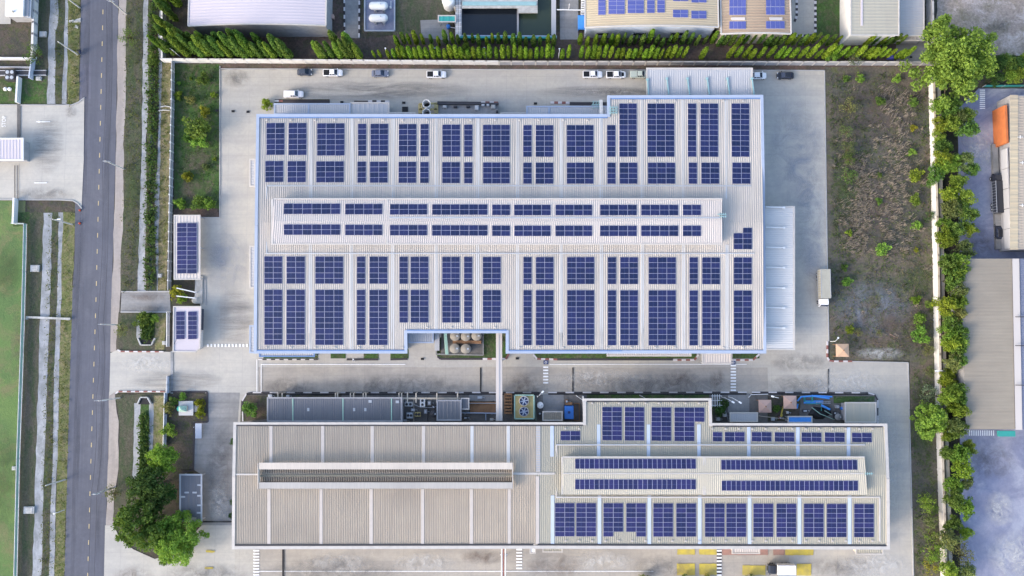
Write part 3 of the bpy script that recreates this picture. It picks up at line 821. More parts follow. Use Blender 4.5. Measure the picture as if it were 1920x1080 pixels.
put_row(A6, zr_, 'topmost row of the large roof', 0)
B = []
for r, (a, b) in zip(A6, ((497.5, 531.5), (539, 573.5), (593, 645), (670, 686.5), (693.5, 727), (747, 780.5), (787.5, 804), (829, 862.5), (870, 886), (905.5, 956), (981, 997), (1004, 1037.5), (1062.5, 1113),
                          (1138.5, 1154.3), (1161.7, 1195), (1214.5, 1266), (1291, 1307), (1314.5, 1348.5), (1373, 1407))):
    y = 301.7 + min(3.2, (r[0] - 499) * .0066); B.append((a, b, r[2], y, y + 39.9, '', r[6]))
put_row(B, zr_, 'short row above the raised ridge roof', 4)
CX = [(495.5, 529.5, 2, 1), (537, 572, 2, 1), (591, 643.7, 3, 2), (669, 685, 1, 3), (692.7, 726.8, 2, 3), (749, 765, 1, 4), (769.7, 803.5, 2, 4), (829, 862.3, 2, 5), (869.7, 885.7, 1, 5), (905, 939, 2, 6),
      (981, 997, 1, 7), (1004.5, 1038, 2, 7), (1063.2, 1114.3, 3, 8), (1139.3, 1155.3, 1, 9), (1162.7, 1196.2, 2, 9), (1216, 1267.3, 3, 10), (1292.5, 1308.5, 1, 11), (1316.2, 1350, 2, 11), (1375.5, 1409.6, 2, 12)]
put_row([(a, b, n, 480.6 + (a - 495) * .0022, 532 + (a - 495) * .0014, '', k) for a, b, n, k in CX], zr_, 'short row below the raised ridge roof', 5)
put_row([(a, b, n, 543 + (a - 495) * .0017, (605 if 740 < a < 950 else 646.8 + (a - 495) * .0014), '', k) for a, b, n, k in CX], zr_, 'lowest row of the large roof', 0)
MX = [(532, 638, 6), (647, 717, 4), (731, 801, 4), (810, 914, 6), (922.5, 956.5, 2), (964, 1032.5, 4), (1041.5, 1110.3, 4), (1125, 1194, 4), (1202, 1271.7, 4), (1280, 1314.3, 2)]
for k, (a, b, n) in enumerate(MX):
    d = min(2.3, (a - 532) * .0052)
    for y, nm in ((381.6, 'upper'), (420.6, 'lower')):
        array(a, y + d, b, y + d + 20, n, 2, zm_, f'long thin array, {nth(k)} from the road, {nm} line on the raised ridge roof')
array(1375.5, 427, 1410, 467.5, 2, 4, zr_, 'small stepped solar array with a missing corner panel, alone beyond the ridge roof', skip=((0, 0),))


# ------------------------------------------------------------------ generic sheds
def zc(h): return lambda x, y: h


def canopy(label, x0, y0, x1, y1, h, mat, cat='canopy', axis='y', pitch=4.2, frame=None, fall=0.0, beams=(), beam_mat='cyan', posts=True, bands=(), name='canopy', walls=None, xb0=None, xb1=None):
    """a roof on posts (or on walls) over a pixel rectangle at height h"""
    zf = lambda x, y: h - fall * ((y - y0) / (y1 - y0) if axis == 'y' else (x - x0) / (x1 - x0))
    xb0 = x0 if xb0 is None else xb0; xb1 = x1 if xb1 is None else xb1
    c = G((x0 + x1) / 2, (y0 + y1) / 2, h); t = thing(name, label, cat, (c.x, c.y, 0)); m = MB()
    if axis == 'y': ribbed(m, x0, y0, x1, y1, zf, pitch, .055, xb0=xb0, xb1=xb1)
    else: ribbed_x(m, x0, y0, x1, y1, zf, pitch, .045)
    out = [(x0, y0), (x1, y0), (xb1, y1), (xb0, y1)]
    r = m.build('roof', mat, t)
    edge(out, zf, .3 if not frame else .38, .25, .0).build('fascia', frame or 'trim_pale', t)
    if walls: shell(out, zf, 0, .3, .12).build('wall', walls, t)
    elif posts:
        nx = max(1, round((x1 - x0) / 60)); ny = max(1, round((y1 - y0) / 60))
        for i in range(nx + 1):
            for j in range(ny + 1):
                if 0 < i < nx and 0 < j < ny: continue
                x = x0 + 2 + (x1 - x0 - 4) * i / nx; y = y0 + 2 + (y1 - y0 - 4) * j / ny; p = G(x, y, zf(x, y))
                m = MB(); m.box(p.x - .12, p.x + .12, p.y - .12, p.y + .12, 0, p.z - .1); m.build('post', 'galv', t)
    for (ax, ay, bx_, by) in beams:
        m = MB(); m.beam(G(ax, ay, zf(ax, ay) + .35), G(bx_, by, zf(bx_, by) + .35), .28, .3)
        q = G(ax, ay, zf(ax, ay) + .45); m.box(q.x - .3, q.x + .3, q.y - .25, q.y + .25, q.z - .4, q.z + .1); m.build('tie_beam', beam_mat, t)
    for (a0, b0, a1, b1, mt) in bands:
        m = MB(); strip(m, a0, b0, a1, b1, zf, .1, .06); m.build('cover_strip', mt, r)
    return t


canopy('wide pale ribbed canopy with slanted tie beams jutting from the top of the large factory', 1213, 128.5, 1410, 180, 6.2, 'roof_cool', beams=[(1250.5, 147, 1254, 178), (1289, 147, 1293, 178), (1326, 147, 1330, 178), (1364, 147, 1368, 178), (1410, 147, 1414, 178), (1214, 149, 1216, 178)], frame='trim_pale')
canopy('long pale blue loading canopy with seven tie beams on the side facing the vacant lot', 1434, 388, 1489, 655, 5.5, 'roof_east', axis='x', beams=[(1470, y, 1436, y - 1) for y in (389, 427, 464.5, 502, 540, 577.5, 615)], beam_mat='white', frame='trim_pale')
canopy('blue-framed lean-to roof beside the clipped bush above the large factory', 515, 195, 656, 214, 4.2, 'roof_cool', 'lean-to', frame='trim_blue', walls='wall_blue', bands=((577, 196, 580, 214, 'trim_blue'),))
canopy('plain pale lean-to roof right beside the blue-framed lean-to', 658, 193, 729, 215, 4.0, 'roof_cool', 'lean-to', frame='trim_pale', walls='wall_blue', pitch=9)
canopy('low narrow pale roof strip between the plain lean-to and the white chimneys', 727, 211.5, 778, 217, 4.0, 'roof_cool', 'lean-to', walls='wall_blue')
canopy('low narrow pale roof strip between the equipment deck and the cyan scaffold lean-to', 939, 212, 987, 217, 4.0, 'roof_cool', 'lean-to', walls='wall_blue')
canopy('blue-framed lean-to roof with cyan scaffold in the inner corner of the factory', 988, 200, 1137, 217, 4.2, 'roof_cool', 'lean-to', frame='trim_blue', walls='wall_blue', bands=((1028, 201, 1031, 217, 'trim_blue'), (1126, 201, 1128, 217, 'trim_blue')))
canopy('pale blue porch roof beside the round tanks in the factory recess', 767, 622, 812, 642, 4.6, 'roof_cool', frame='trim_blue', walls='wall_blue')
canopy('long thin blue-fronted canopy under the lower roof edge near the crossing', 487, 656, 589, 668, 4.0, 'roof_cool', frame='trim_dark')
canopy('white ribbed entrance canopy beside the crossing at the lower edge of the large factory', 1317, 662, 1370, 681.5, 3.6, 'roof_top', frame='trim_pale', pitch=5)
canopy('long thin cream canopy strip under the lower roof edge of the large factory', 1139, 655, 1295, 667, 3.8, 'roof_top', frame='trim_pale')
for y0, y1, lab in ((299, 349, 'upper'), (462, 539, 'middle'), (611, 661, 'lower')):
    canopy(f'{lab} white awning over a doorway on the road side of the large factory', 469, y0, 478, y1, 3.4, 'roof_cool', 'awning', axis='x', pitch=5, frame='trim_blue' if y0 > 600 else 'trim_pale', name='awning', posts=False, walls='wall_white')
canopy('grey service roof with green divider strips beside the pipe rack', 502, 746, 753, 789.5, 4.5, 'roof_dark', 'service building', frame='wall_grey', walls='wall_grey', name='service_building',
       bands=[(x, 747, x + 2, 789, 'pipe_green') for x in (548, 642, 733)] + [(x, 765, x + 4, 771, 'galv') for x in (576, 662, 683)] + [(691, 750, 697, 755, 'galv'), (742, 751, 748, 756, 'galv')])
canopy('small plain dark grey roof next to the air handling units', 820, 751, 864, 787.5, 4.2, 'roof_dark', 'pump house', frame='wall_grey', walls='wall_grey', name='pump_house', pitch=8)
canopy('tiny dark grey lean-to roof tucked beside the pump house', 865, 747, 879, 767, 3.5, 'roof_dark', 'lean-to', walls='wall_grey', name='lean_to')
canopy('small grey ribbed roof between the cooling tower and the blue tank', 1018, 772, 1054, 788, 3.6, 'roof_grey', walls='wall_grey', pitch=3.5)
canopy('small pale grey roof between the two tan gazebos and the tall wing', 1369, 774, 1420, 790, 3.6, 'roof_cool', walls='wall_grey', pitch=3.5)
canopy('pale flat roof beside the grass strip at the rounded kerb corner', 1585, 755, 1642, 791.5, 3.8, 'roof_cream', 'store', walls='wall_grey', name='store_building', pitch=28)
canopy('low blue sheet roof on the second factory edge among blue pipes', 1478, 781, 1522, 792, 3.2, 'tarp', 'lean-to', pitch=9, name='lean_to')

# ------------------------------------------------------------------ the second factory
def z2(x, y): return 10.2 - abs(y - 890) * .0105


def z2m(x, y): return 11.9 - abs(y - 891) * .009


def z2_(x, y): return z2(x, y) + .1


def z2m_(x, y): return z2m(x, y) + .1


f2 = thing('factory', 'beige-roofed factory with an open ridge vent at one end and solar panels at the other', 'factory', G(1050, 900))
OUT2 = [(441, 794.5), (1096, 794.5), (1096, 750), (1331, 749.5), (1332, 796), (1660, 797), (1664, 900), (1665, 1027), (1000, 1025.5), (438, 1026.5), (439, 890)]
shell(OUT2, z2, 0, .6, .3).build('wall', 'wall_beige', f2)
m = MB(); ribbed(m, 443, 797, 1004, 890, z2, 3.3, .1, xb0=441); ribbed(m, 441, 890, 1004, 1021, z2, 3.3, .1, xb0=440)
rfa = m.build('old_roof', 'roof_beige', f2)
m = MB(); ribbed(m, 1004, 797, 1097, 890, z2, 3.6); ribbed(m, 1097, 752, 1330, 890, z2, 3.6); ribbed(m, 1330, 799, 1658, 890, z2, 3.6, xb1=1661); ribbed(m, 1004, 890, 1661, 1021, z2, 3.6, xb1=1662)
rfb = m.build('panelled_roof', 'roof_cream', f2)
edge(OUT2, z2, .75, .5, .0).build('fascia', 'trim_pale', f2)
m = MB()
for a, b in (((440, 1021.8), (1000, 1021)), ((1008, 1021), (1661, 1022.8)), ((443, 797.5), (1094, 797.2)), ((1100, 752.4), (1328, 752.2)), ((1336, 799), (1655, 800))):
    m = MB(); m.beam(G(*a, z2(*a) + .16), G(*b, z2(*b) + .16), .34, .14); m.build('gutter', 'dark', f2)  # dark beams; the lower ones paint in the eave shadow line
for xt, xb in ((508, 503.5), (605, 601), (698, 695), (794, 791.5), (885, 883), (953, 954)):
    for y0, y1 in ((798, 868), (917, 1020)):
        x = xt if y0 < 800 else xb + .8; m = MB(); strip(m, x - 3, y0, x + 3, y1, z2, .09, .04)
        m.build('skylight', 'sky_strip' if xt > 880 and y0 < 800 else 'sky_strip2', rfa)
m = MB(); strip(m, 442, 888, 486, 891, z2, .12, .05); strip(m, 961, 886, 1040, 890, z2, .12, .05); m.build('ridge_cap', 'trim_pale', rfa)
m = MB(); strip(m, 1005, 798, 1013, 885, z2, .1, .04); strip(m, 1004.5, 893, 1011, 1020, z2, .1, .04)
m.build('flashing', 'sky_strip2', rfb)
m = MB()
for i in range(19): strip(m, 1005, 800 + i * 4.5, 1013, 801.2 + i * 4.5, z2, .16, .04)
m.build('roof_ladder', 'galv', rfb)
for x, xb in ((1035, 1036), (1122.5, 1124), (1216, 1217.5), (1310.5, 1312), (1404, 1405.5), (1496, 1499), (1591, 1593)):
    for y0, y1 in ((796 if not 1100 < x < 1330 else 796, 856), (929, 1020)):
        xx = x if y0 < 900 else xb; m = MB(); strip(m, xx - 3.2, y0, xx + 3.2, y1, z2, .08, .05); m.build('skylight', 'strip_blue', rfb)
m = MB()
for a in ((1042, 833, 1622, 835.5), (1042, 931, 1650, 933.5), (1042, 835, 1044.5, 931), (1648, 934, 1651, 1015)): strip(m, *a, z2, .15, .05)
m.build('walkway', 'trim_pale', rfb)
m = MB()
for y in (834, 932):
    for i in range(49):
        x = 1043 + i * 12; m.beam(G(x, y, z2(x, y)), G(x, y, z2(x, y) + 1.0), .08, .08)
    for h in (.55, 1.0): m.beam(G(1043, y, z2(0, y) + h), G(1621, y, z2(0, y) + h), .09, .09)
m.build('railing', 'strip_blue', rfb)
for i in range(24):
    x = 1060 + i * 25
    for y in (1014, 756 if 1108 < x < 1325 else 804): vent(f2, G(x, y, z2(x, y) + .1), 'sky_strip2')
# open ridge vent on the old half
m = MB(); zf = lambda x, y: 11.6 + abs(y - 891) * .02
strip(m, 486, 867.5, 961, 880, zf, .12, .05); strip(m, 486, 904.5, 961, 916, zf, .12, .05); m.build('vent_flap', 'roof_main', f2)
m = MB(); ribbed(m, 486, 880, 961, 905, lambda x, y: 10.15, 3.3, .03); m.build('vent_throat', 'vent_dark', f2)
m = MB(); m.beam(G(486, 892, 10.55), G(961, 891, 10.55), .34, .2); m.build('vent_beam', 'vent_beam', f2)
m = MB()
for x in (485.5, 961): m.beam(G(x, 868, 11.3), G(x, 916, 11.3), .15, 1.5)
for k in range(1, 20):
    x = 486 + k * 23.7
    m.beam(G(x, 874, 10.2), G(x, 874, 12.0), .12, .12); m.beam(G(x, 911, 10.2), G(x, 911, 12.0), .12, .12)
m.build('vent_end', 'trim_pale', f2)
# raised monitor on the panelled half
shell([(1055, 857), (1622, 860), (1626, 928), (1054, 927)], z2m, 9.5, .3, .1).build('monitor_wall', 'wall_beige', f2)
m = MB(); ribbed(m, 1054, 857, 1318, 891, z2m, 3.6); ribbed(m, 1318, 857.5, 1621, 891, z2m, 3.6, xb1=1624); ribbed(m, 1054, 891, 1318, 927, z2m, 3.6); ribbed(m, 1318, 891, 1624, 927.5, z2m, 3.6, xb1=1626)
mon2 = m.build('monitor_roof', 'roof_top2', f2)
m = MB()
for a in ((1052.6, 857, 1055, 927), (1318, 856, 1323, 928), (1054, 855.8, 1621, 858), (1055, 887, 1620, 889)): strip(m, *a, z2m, .1, .05)
m.build('flashing', 'trim_pale', mon2)
m = MB(); p = G(1622, 888, z2m(0, 888))
for q in range(4): m.beam(p + Vector((q * .5, -.35, .2)), p + Vector((q * .5, .35, .2)), .09, .09)
m.beam(p, p + Vector((1.9, 0, .1)), .16, .14); m.build('access_ladder', 'cyan', mon2)
G2 = 'solar arrays on the second factory roof'
for k, (a, b) in enumerate(((1040.5, 1077.3), (1080.2, 1117.7), (1131.2, 1168.5), (1174, 1211.2), (1224.7, 1262), (1267.7, 1305.2), (1321.5, 1358.7), (1361.5, 1399.2), (1412.3, 1449.8), (1455.7, 1493), (1506.8, 1544.4), (1549.8, 1587.2), (1601, 1638.6))):
    y = 943 + (a - 1040) * .0028
    sk = ((1, 6),) if k == 2 else ((0, 6),) if k == 3 else ()
    array(a, y, b, y + 62.7, 2, 7, z2_, f'{nth(k)} array from the ridge vent, lowest row, second factory' + (', one corner panel missing' if sk else ''), 'land2', G2, sk)
for k, (a, b, n) in enumerate(((1129, 1166, 2), (1171, 1208, 2), (1221, 1258.5, 2), (1264, 1320.8, 3))):
    array(a, 763 + k * .3, b, 825.6 + k * .5, n, 7, z2_, f'{nth(k)} tall array from the road on the second factory jutting wing' + (', last column short' if n == 3 else ''), 'land2', G2,
          tuple((2, j) for j in range(3, 7)) if n == 3 else ())
for k, (a, b, n, y) in enumerate(((1051, 1088, 2, 808), (1336, 1354, 1, 810), (1358.7, 1396, 2, 810), (1409, 1446.5, 2, 810), (1452, 1489.5, 2, 810.5), (1502.5, 1540.2, 2, 811), (1546, 1583.7, 2, 811), (1597, 1634.5, 2, 811.5))):
    lab = 'small lone array of four panels beside the blue strip, road side of the wing' if k == 0 else f'{nth(k - 1)} small array beyond the jutting wing, top row of the second factory'
    array(a, y, b, y + 17.7, n, 2, z2_, lab, 'land2', G2)
for a, b, n, y, nm in ((1078, 1304.7, 25, 860, 'upper long array nearer the road'), (1352, 1607.2, 28, 862, 'upper long array farther from the road'), (1078, 1304.7, 25, 898.5, 'lower long array nearer the road'), (1352.7, 1608.7, 28, 901, 'lower long array farther from the road')):
    array(a, y, b, y + 19.2, n, 1, z2m_, f'{nm} on the raised roof of the second factory', 'port', G2)
canopy('ribbed awning beside the white box under the second factory', 1018, 1023, 1054, 1034.5, 3.4, 'roof_cream', 'awning', name='awning', posts=False, walls='wall_beige')
canopy('white ribbed awning over the red floor paint under the second factory', 1373, 1025, 1424, 1037.5, 3.4, 'roof_top', 'awning', name='awning', posts=False, walls='wall_beige')
canopy('cream ribbed awning near the end corner under the second factory', 1605, 1027, 1655, 1038.5, 3.4, 'roof_cream', 'awning', name='awning', posts=False, walls='wall_beige')
# ------------------------------------------------------------------ neighbouring buildings
def arch_building(label, x0, x1, y0, y1, h, rise, mat, wall, name='warehouse', ribs=30, peak=.5, rh=.07):
    """barrel roof whose sheets run across the vault; its near end wall faces the factory"""
    P0 = G(x0, y1, h); P1 = G(x1, y1, h); Q0 = G(x0, y0, h); t = thing(name, label, 'warehouse', ((P0.x + P1.x) / 2, (P0.y + Q0.y) / 2, 0))
    N = 18; m = MB(); L = P0.y - Q0.y
    prof = []
    for i in range(N + 1):
        u = i / N; prof.append((P0.x + (P1.x - P0.x) * u, h + rise * (1 - ((u - peak) / max(peak, 1 - peak)) ** 2)))
    U = []
    for i in range(ribs): U += [(i / ribs, 0), ((i + .5) / ribs, 0), ((i + .62) / ribs, rh), ((i + .88) / ribs, rh)]
    U.append((1, 0)); n0 = 0
    for u, dz in U:
        for x, z in prof: m.v.append((x, P0.y + (Q0.y - P0.y) * u, z + dz))
    for i in range(len(U) - 1):
        for j in range(N):
            a = i * (N + 1) + j; m.f.append((a, a + 1, a + N + 2, a + N + 1)); m.mi.append(0)
    rf = m.build('roof', mat, t)
    m = MB(); ins = .5
    ring = [(x + (ins if i == 0 else -ins if i == N else 0), z - .25) for i, (x, z) in enumerate(prof)]
    for yy in (P0.y + ins, Q0.y - ins):
        m.poly([(ring[0][0], yy, 0), (ring[-1][0], yy, 0)] + [(x, yy, z) for x, z in reversed(ring)])
    for x, z in (ring[0], ring[-1]): m.quad((x, P0.y + ins, 0), (x, Q0.y - ins, 0), (x, Q0.y - ins, z), (x, P0.y + ins, z))
    m.build('wall', wall, t)
    m = MB()
    for (xa, za), (xb, zb) in zip(prof, prof[1:]): m.beam((xa, P0.y, za - .05), (xb, P0.y, zb - .05), .35, .4)
    for x, z in (prof[0], prof[-1]): m.beam((x, P0.y, z), (x, Q0.y, z), .35, .35)
    m.build('fascia', 'trim_pale', t)
    return t, (lambda x, y: h + rise * (1 - (((x - x0) / (x1 - x0) - peak) / max(peak, 1 - peak)) ** 2) + .09)


arch_building('white lilac barrel-roofed warehouse beside the two white gas tanks', 353, 611, -140, 49, 9.0, 1.3, 'roof_lilac', 'wall_grey', ribs=34, rh=.04)
t, zb = arch_building('tan barrel-roofed warehouse with violet solar panels beside the pond', 1097, 1347, -140, 52, 8.5, 1.3, 'roof_tan', 'wall_blue', ribs=46)
m = MB()
for i in range(3):
    p = G(1130 + i * 70, 60, 4); m.box(p.x - 1.6, p.x + 1.6, p.y - .2, p.y + .3, 2.2, 3.6)
m.build('window', 'glass', t)
FG = 'violet solar arrays on the neighbouring barrel roofs'
for x0, x1, y0, y1, nc, nr, lab in ((1121.5, 1135.5, -45, 28, 1, 9, 'tall narrow pale array nearest the pond on the tan barrel roof'), (1140.7, 1171.5, -45, 26.5, 2, 9, 'second tall pale array from the pond on the tan barrel roof'),
                                    (1176.7, 1207.5, -45, 25, 2, 9, 'third tall pale array from the pond on the tan barrel roof'), (1213, 1227.5, -45, 24.5, 1, 9, 'narrow pale array on the tan barrel roof, near side of the rusty seam'),
                                    (1232, 1246.5, -45, 24, 1, 9, 'narrow pale array on the tan barrel roof, far side of the rusty seam'), (1261.5, 1290, 18.5, 33, 2, 2, 'small pale array of four panels next to the rusty seam, tan barrel roof'),
                                    (1296, 1324.5, 20.5, 35, 2, 2, 'small pale array of four panels at the outer edge of the tan barrel roof'), (1261.5, 1290, -40, 2.5, 2, 6, 'pale array cut by the picture top next to the rusty seam'),
                                    (1296, 1324.5, -40, 5, 2, 6, 'pale array cut by the picture top at outer edge of the tan roof')):
    array(x0, y0, x1, y1, nc, nr, zb, lab, 'far', FG)
t, zb2 = arch_building('rusty brown barrel-roofed warehouse with two panel groups beside the curved road', 1352, 1483, -140, 64, 8.0, .7, 'roof_brown', 'wall_beige', ribs=40)
for x0, x1, y0, y1, nr, lab in ((1367.5, 1398.5, -33, 28.5, 4, 'upper pale array on brown barrel roof, side of the tan roof'), (1367.5, 1398.5, 40, 54.5, 1, 'lower pale array on brown barrel roof, side of the tan roof'),
                                (1436, 1471, -33, 28, 4, 'upper pale array on brown barrel roof, side of the curved road'), (1436, 1471, 39.5, 54, 1, 'lower pale array on brown barrel roof, side of the curved road')):
    array(x0, y0, x1, y1, 4, nr, zb2, lab, 'far', FG)
for x0, x1 in ((1371, 1397), (1443, 1467)):
    m = MB(); strip(m, x0, 32.5, x1, 38, lambda x, y: zb2(x, y), .06, .05); m.build('skylight', 'roof_top', t)
canopy('beige gabled warehouse with a white side wall beside the small lawn', 1595, -140, 1685, 66, 8.0, 'roof_cream', 'warehouse', axis='x', pitch=6, walls='wall_white', name='warehouse', bands=((1614, -100, 1617.5, 48, 'roof_lilac'),))
canopy('low grey tiled roof attached to the beige warehouse', 1686.5, -140, 1732, 67, 4.5, 'roof_tile', 'lean-to', axis='x', pitch=5, walls='wall_grey', name='lean_to')
canopy('pale sheet porch with a bent edge under the tiled roof', 1682, 66, 1731, 76, 3.2, 'roof_tile', 'porch', walls='wall_grey', pitch=6, name='porch')

# big grey roof and depot beyond the east wall
t = thing('warehouse', 'big plain grey-roofed warehouse with a pale gutter strip beyond the tree row', 'warehouse', G(1880, 640))
zg = lambda x, y: 6.5 + (x - 1803) * .012 if x < 1904 else 7.7
m = MB(); s_ = S(zg)
m.ribs(s_(1801, 485), s_(1811, 805), s_(1903, 805), s_(1897, 485), 120, .03); m.build('roof', 'roof_grey', t)
m = MB(); m.ribs(G(1912, 485, 7.6), G(1916, 805, 7.6), G(2240, 805, 11), G(2240, 485, 11), 95, .07); m.build('second_roof', 'roof_blue_dark', t)
m = MB(); m.rings([[G(1898, 485, 7.4), G(1904, 806, 7.4), G(1917, 806, 7.4), G(1911, 485, 7.4)], [G(1898, 485, 7.85), G(1904, 806, 7.85), G(1917, 806, 7.85), G(1911, 485, 7.85)]]); m.build('gutter', 'roof_top', t)
shell([(1803, 487), (1898, 487), (2240, 487), (2240, 803), (1905, 803), (1812, 803)], zg, 0, .3, .2).build('wall', 'wall_grey', t)
m = MB()
for y in (594, 648, 722): m.beam(G(1904, y, 8.4), G(2000, y + 1, 8.6), .2, .2); m.box(G(1903, y, 0).x - .5, G(1903, y, 0).x + .5, G(0, y, 8).y - .4, G(0, y, 8).y + .4, 7.6, 8.6)
m.build('roof_beam', 'dark', t)
m = MB(); m.beam(G(1871, 813, 3.0), G(1902, 813, 3.0), 1.4, .8); m.build('sign_board', 'teal', t)
t = thing('depot_building', 'cream depot building with white bay doors and an orange end wall', 'building', G(1915, 330))
PB = [(1894, 178), (2240, 178), (2240, 468), (1899, 468)]
shell(PB, zc(5.9), 0, .05, .1).build('wall', 'wall_grey', t)
m = MB(); ribbed_x(m, 1900, 180, 2240, 467, zc(5.95), 5); m.build('roof', 'roof_beige', t)
m = MB(); ribbed_x(m, 1893.5, 178, 1909, 468, lambda x, y: 6.1, 12); m.build('eave', 'roof_tan', t)
x0 = G(1894, 300, 5.9).x
m = MB(); a = G(1890, 197, 5.7); b = G(1890, 268, 5.7); m.box(x0 - .7, x0 - .1, b.y, a.y, .3, 5.75); m.build('orange_wall', 'orange', t)
for i in range(5):
    ya = 279 + i * 37.5; a = G(1890, ya, 4.5); b = G(1890, ya + 36.5, 4.5); m = MB()
    m.box(x0 - .35, x0 - .06, b.y, a.y, 2.6, 5.3); m.build('bay_door', 'roof_cool', t)
m = MB(); a = G(1870, 272, 0); b = G(1870, 468, 0); m.box(x0 - 1.5, x0 - .06, b.y, a.y, 0, 1.1); m.build('loading_dock', 'conc_grey', t)
for x, y in ((1913, 257), (1917, 305), (1917, 385)):
    m = MB(); m.beam(G(x - 5, y, 6.3), G(x + 5, y, 6.3), .12, .12); m.beam(G(x, y - 3, 6.32), G(x, y + 3, 6.32), .12, .12); m.build('roof_ladder', 'white', t)

# west of the road
canopy('small white-roofed guard house on the driveway across the road', -40, 260, 43, 300, 3.4, 'roof_lilac', 'guard house', walls='wall_grey', frame='white', name='guard_house', pitch=6)
t = thing('office_house', 'small white-roofed house with a grey slab for its side shadow at the corner', 'house', G(28, 10))
m = MB(); c = G(27, 10, 4.5); m.box(c.x - 2.4, c.x + 2.4, G(0, 30, 4.5).y, c.y + 12, 3.9, 4.5); m.build('roof', 'white', t)
m = MB(); m.box(c.x - 2.1, c.x + 3.4, G(0, 29, 4.5).y, c.y + 12, 0, 3.85); m.build('wall', 'wall_grey', t)
m = MB(); m.box(c.x + 2.45, c.x + 3.9, G(0, 33, 3.8).y, c.y + 12, 3.3, 3.6); m.build('awning', 'galv', t)  # grey slab built in place of the house's cast shadow
m = MB(); p = G(24, 22, 4.6); m.lathe((p.x, p.y), [(.3, 4.5), (.3, 4.9), (.1, 5.05)], 10); m.build('roof_vent', 'wall_beige', t)


def wall_run(label, path, h, th, mat, cat='wall', name='boundary_wall', post=3.2, postmat=None, rails=None, cope=None, gap=0.0, posth=.12, postw=None):
    """a wall or fence along pixel points on the ground: panels, its posts each a part, an optional coping or rails"""
    P = [G(x, y, 0) for x, y in path]; c = P[len(P) // 2]; t = thing(name, label, cat, c); m = MB(); rl = MB(); pw = postw or th * 1.6; cp = MB()
    for a, b in zip(P, P[1:]):
        d = (b - a).normalized(); m.beam(a + Vector((0, 0, (h + gap) / 2)), b + Vector((0, 0, (h + gap) / 2)), th, h - gap)
        if cope: cp.beam(a + Vector((0, 0, h + .06)), b + Vector((0, 0, h + .06)), th * 1.7, .12)
        if rails:
            for z in (h * .15, h * .97): rl.beam(a + Vector((0, 0, z)), b + Vector((0, 0, z)), th * 1.8 + .06, .12)
    m.build('panel', mat, t)
    if cope: cp.build('coping', cope, t)
    if rails: rl.build('rail', rails, t)
    if postmat:
        src = None
        for a, b in zip(P, P[1:]):
            L = (b - a).length; n = max(1, round(L / post)); ang = math.atan2((b - a).y, (b - a).x)
            for i in range(n):
                p = a.lerp(b, i / n)
                if src is None:
                    q = MB(); q.box(-pw / 2 - .02, pw / 2 + .02, -pw / 2, pw / 2, 0, h + posth, 0)
                    src = q.build('post', postmat, None); src.parent = t; o = src
                else:
                    o = src.copy(); COL.objects.link(o)
                o.location = p - c; o.rotation_euler = (0, 0, ang)
    return t


wall_run('long white precast wall between the car row and the columnar trees', [(310, 117), (640, 119.3), (935, 121.5)], 2.6, .22, 'wall_prec', post=3.15, postmat='wall_white', cope='wall_white')
wall_run('shade-painted grey stretch of precast wall from the middle trees to the big tree', [(936, 121.5), (1300, 122), (1768, 122.5)], 2.5, .22, 'wall_grey', post=3.15, postmat='trim_pale', cope='trim_pale')  # same wall as the white run; grey puts building shade into its colour
wall_run('short white wall along the drain by the dense corner trees', [(311, -80), (311, 60), (311, 116)], 2.4, .25, 'wall_prec', post=3.2, postmat='wall_white', cope='wall_white')
wall_run('white wall between the tiled roof and the waste ground', [(1736, -120), (1738, 88)], 3.2, .3, 'wall_prec', post=4, postmat='wall_white', cope='trim_pale')
wall_run('long white and beige boundary wall in front of the broad-leaved tree row', [(1741, 150), (1744, 270), (1749, 480), (1751, 600), (1754, 760), (1758, 880), (1762, 1000), (1770, 1300)], 2.7, .3, 'wall_prec', post=4.9, postmat='wall_prec', cope='wall_beige')
wall_run('low beige outer wall running just behind the long boundary wall', [(1755, 170), (1758, 330), (1761, 480), (1764, 640), (1767, 760), (1772, 900), (1776, 1040), (1786, 1300)], 1.6, .85, 'wall_beige', post=6.5, postmat='trim_pale', postw=.9, posth=.05)
wall_run('pale blue panel fence with white posts beside the shrub lawn', [(327.5, 118), (327, 190), (325.5, 270), (323, 400), (320.5, 545)], 2.0, .06, 'roof_cool', 'fence', 'panel_fence', 2.45, 'white', 'white', postw=.3)
wall_run('short pale fence with four white posts beside the small guard office', [(318.5, 586), (318, 650)], 1.9, .06, 'wall_blue', 'fence', 'panel_fence', 2.6, 'white', 'white')
wall_run('short pale fence by the blue shrine garden', [(314, 736), (312.5, 800), (311.5, 838)], 1.9, .06, 'wall_blue', 'fence', 'panel_fence', 2.6, 'white', 'white')
wall_run('green mesh fence round the turf field across the road', [(27, 420), (51, 420.5), (50, 480), (47, 600), (43, 720), (38, 860), (33, 1080), (29, 1250)], 1.6, .05, 'pipe_green', 'fence', 'mesh_fence', 4.5, 'galv', 'galv', gap=.5)
wall_run('white panel wall with grey posts along the corner house yard', [(73, -60), (68, 111)], 1.9, .35, 'wall_white', 'wall', 'boundary_wall', 3.2, 'wall_grey', cope='wall_white')
wall_run('grey gate wall below the white panel wall', [(66.5, 112), (61.5, 150)], 1.8, .3, 'wall_blue', 'wall', 'boundary_wall')
wall_run('pale low wall across the corner house yard', [(-40, 111), (62, 111.5)], .9, .6, 'wall_prec', 'wall', 'boundary_wall')
wall_run('thin grey wall in front of the dark pipe channel', [(-40, 127), (60, 128)], .9, .35, 'wall_grey', 'wall', 'boundary_wall')
wall_run('white sliding gate leaf standing on the small lawn across the road', [(40, 147), (37, 195)], 1.7, .5, 'white', 'gate', 'sliding_gate')
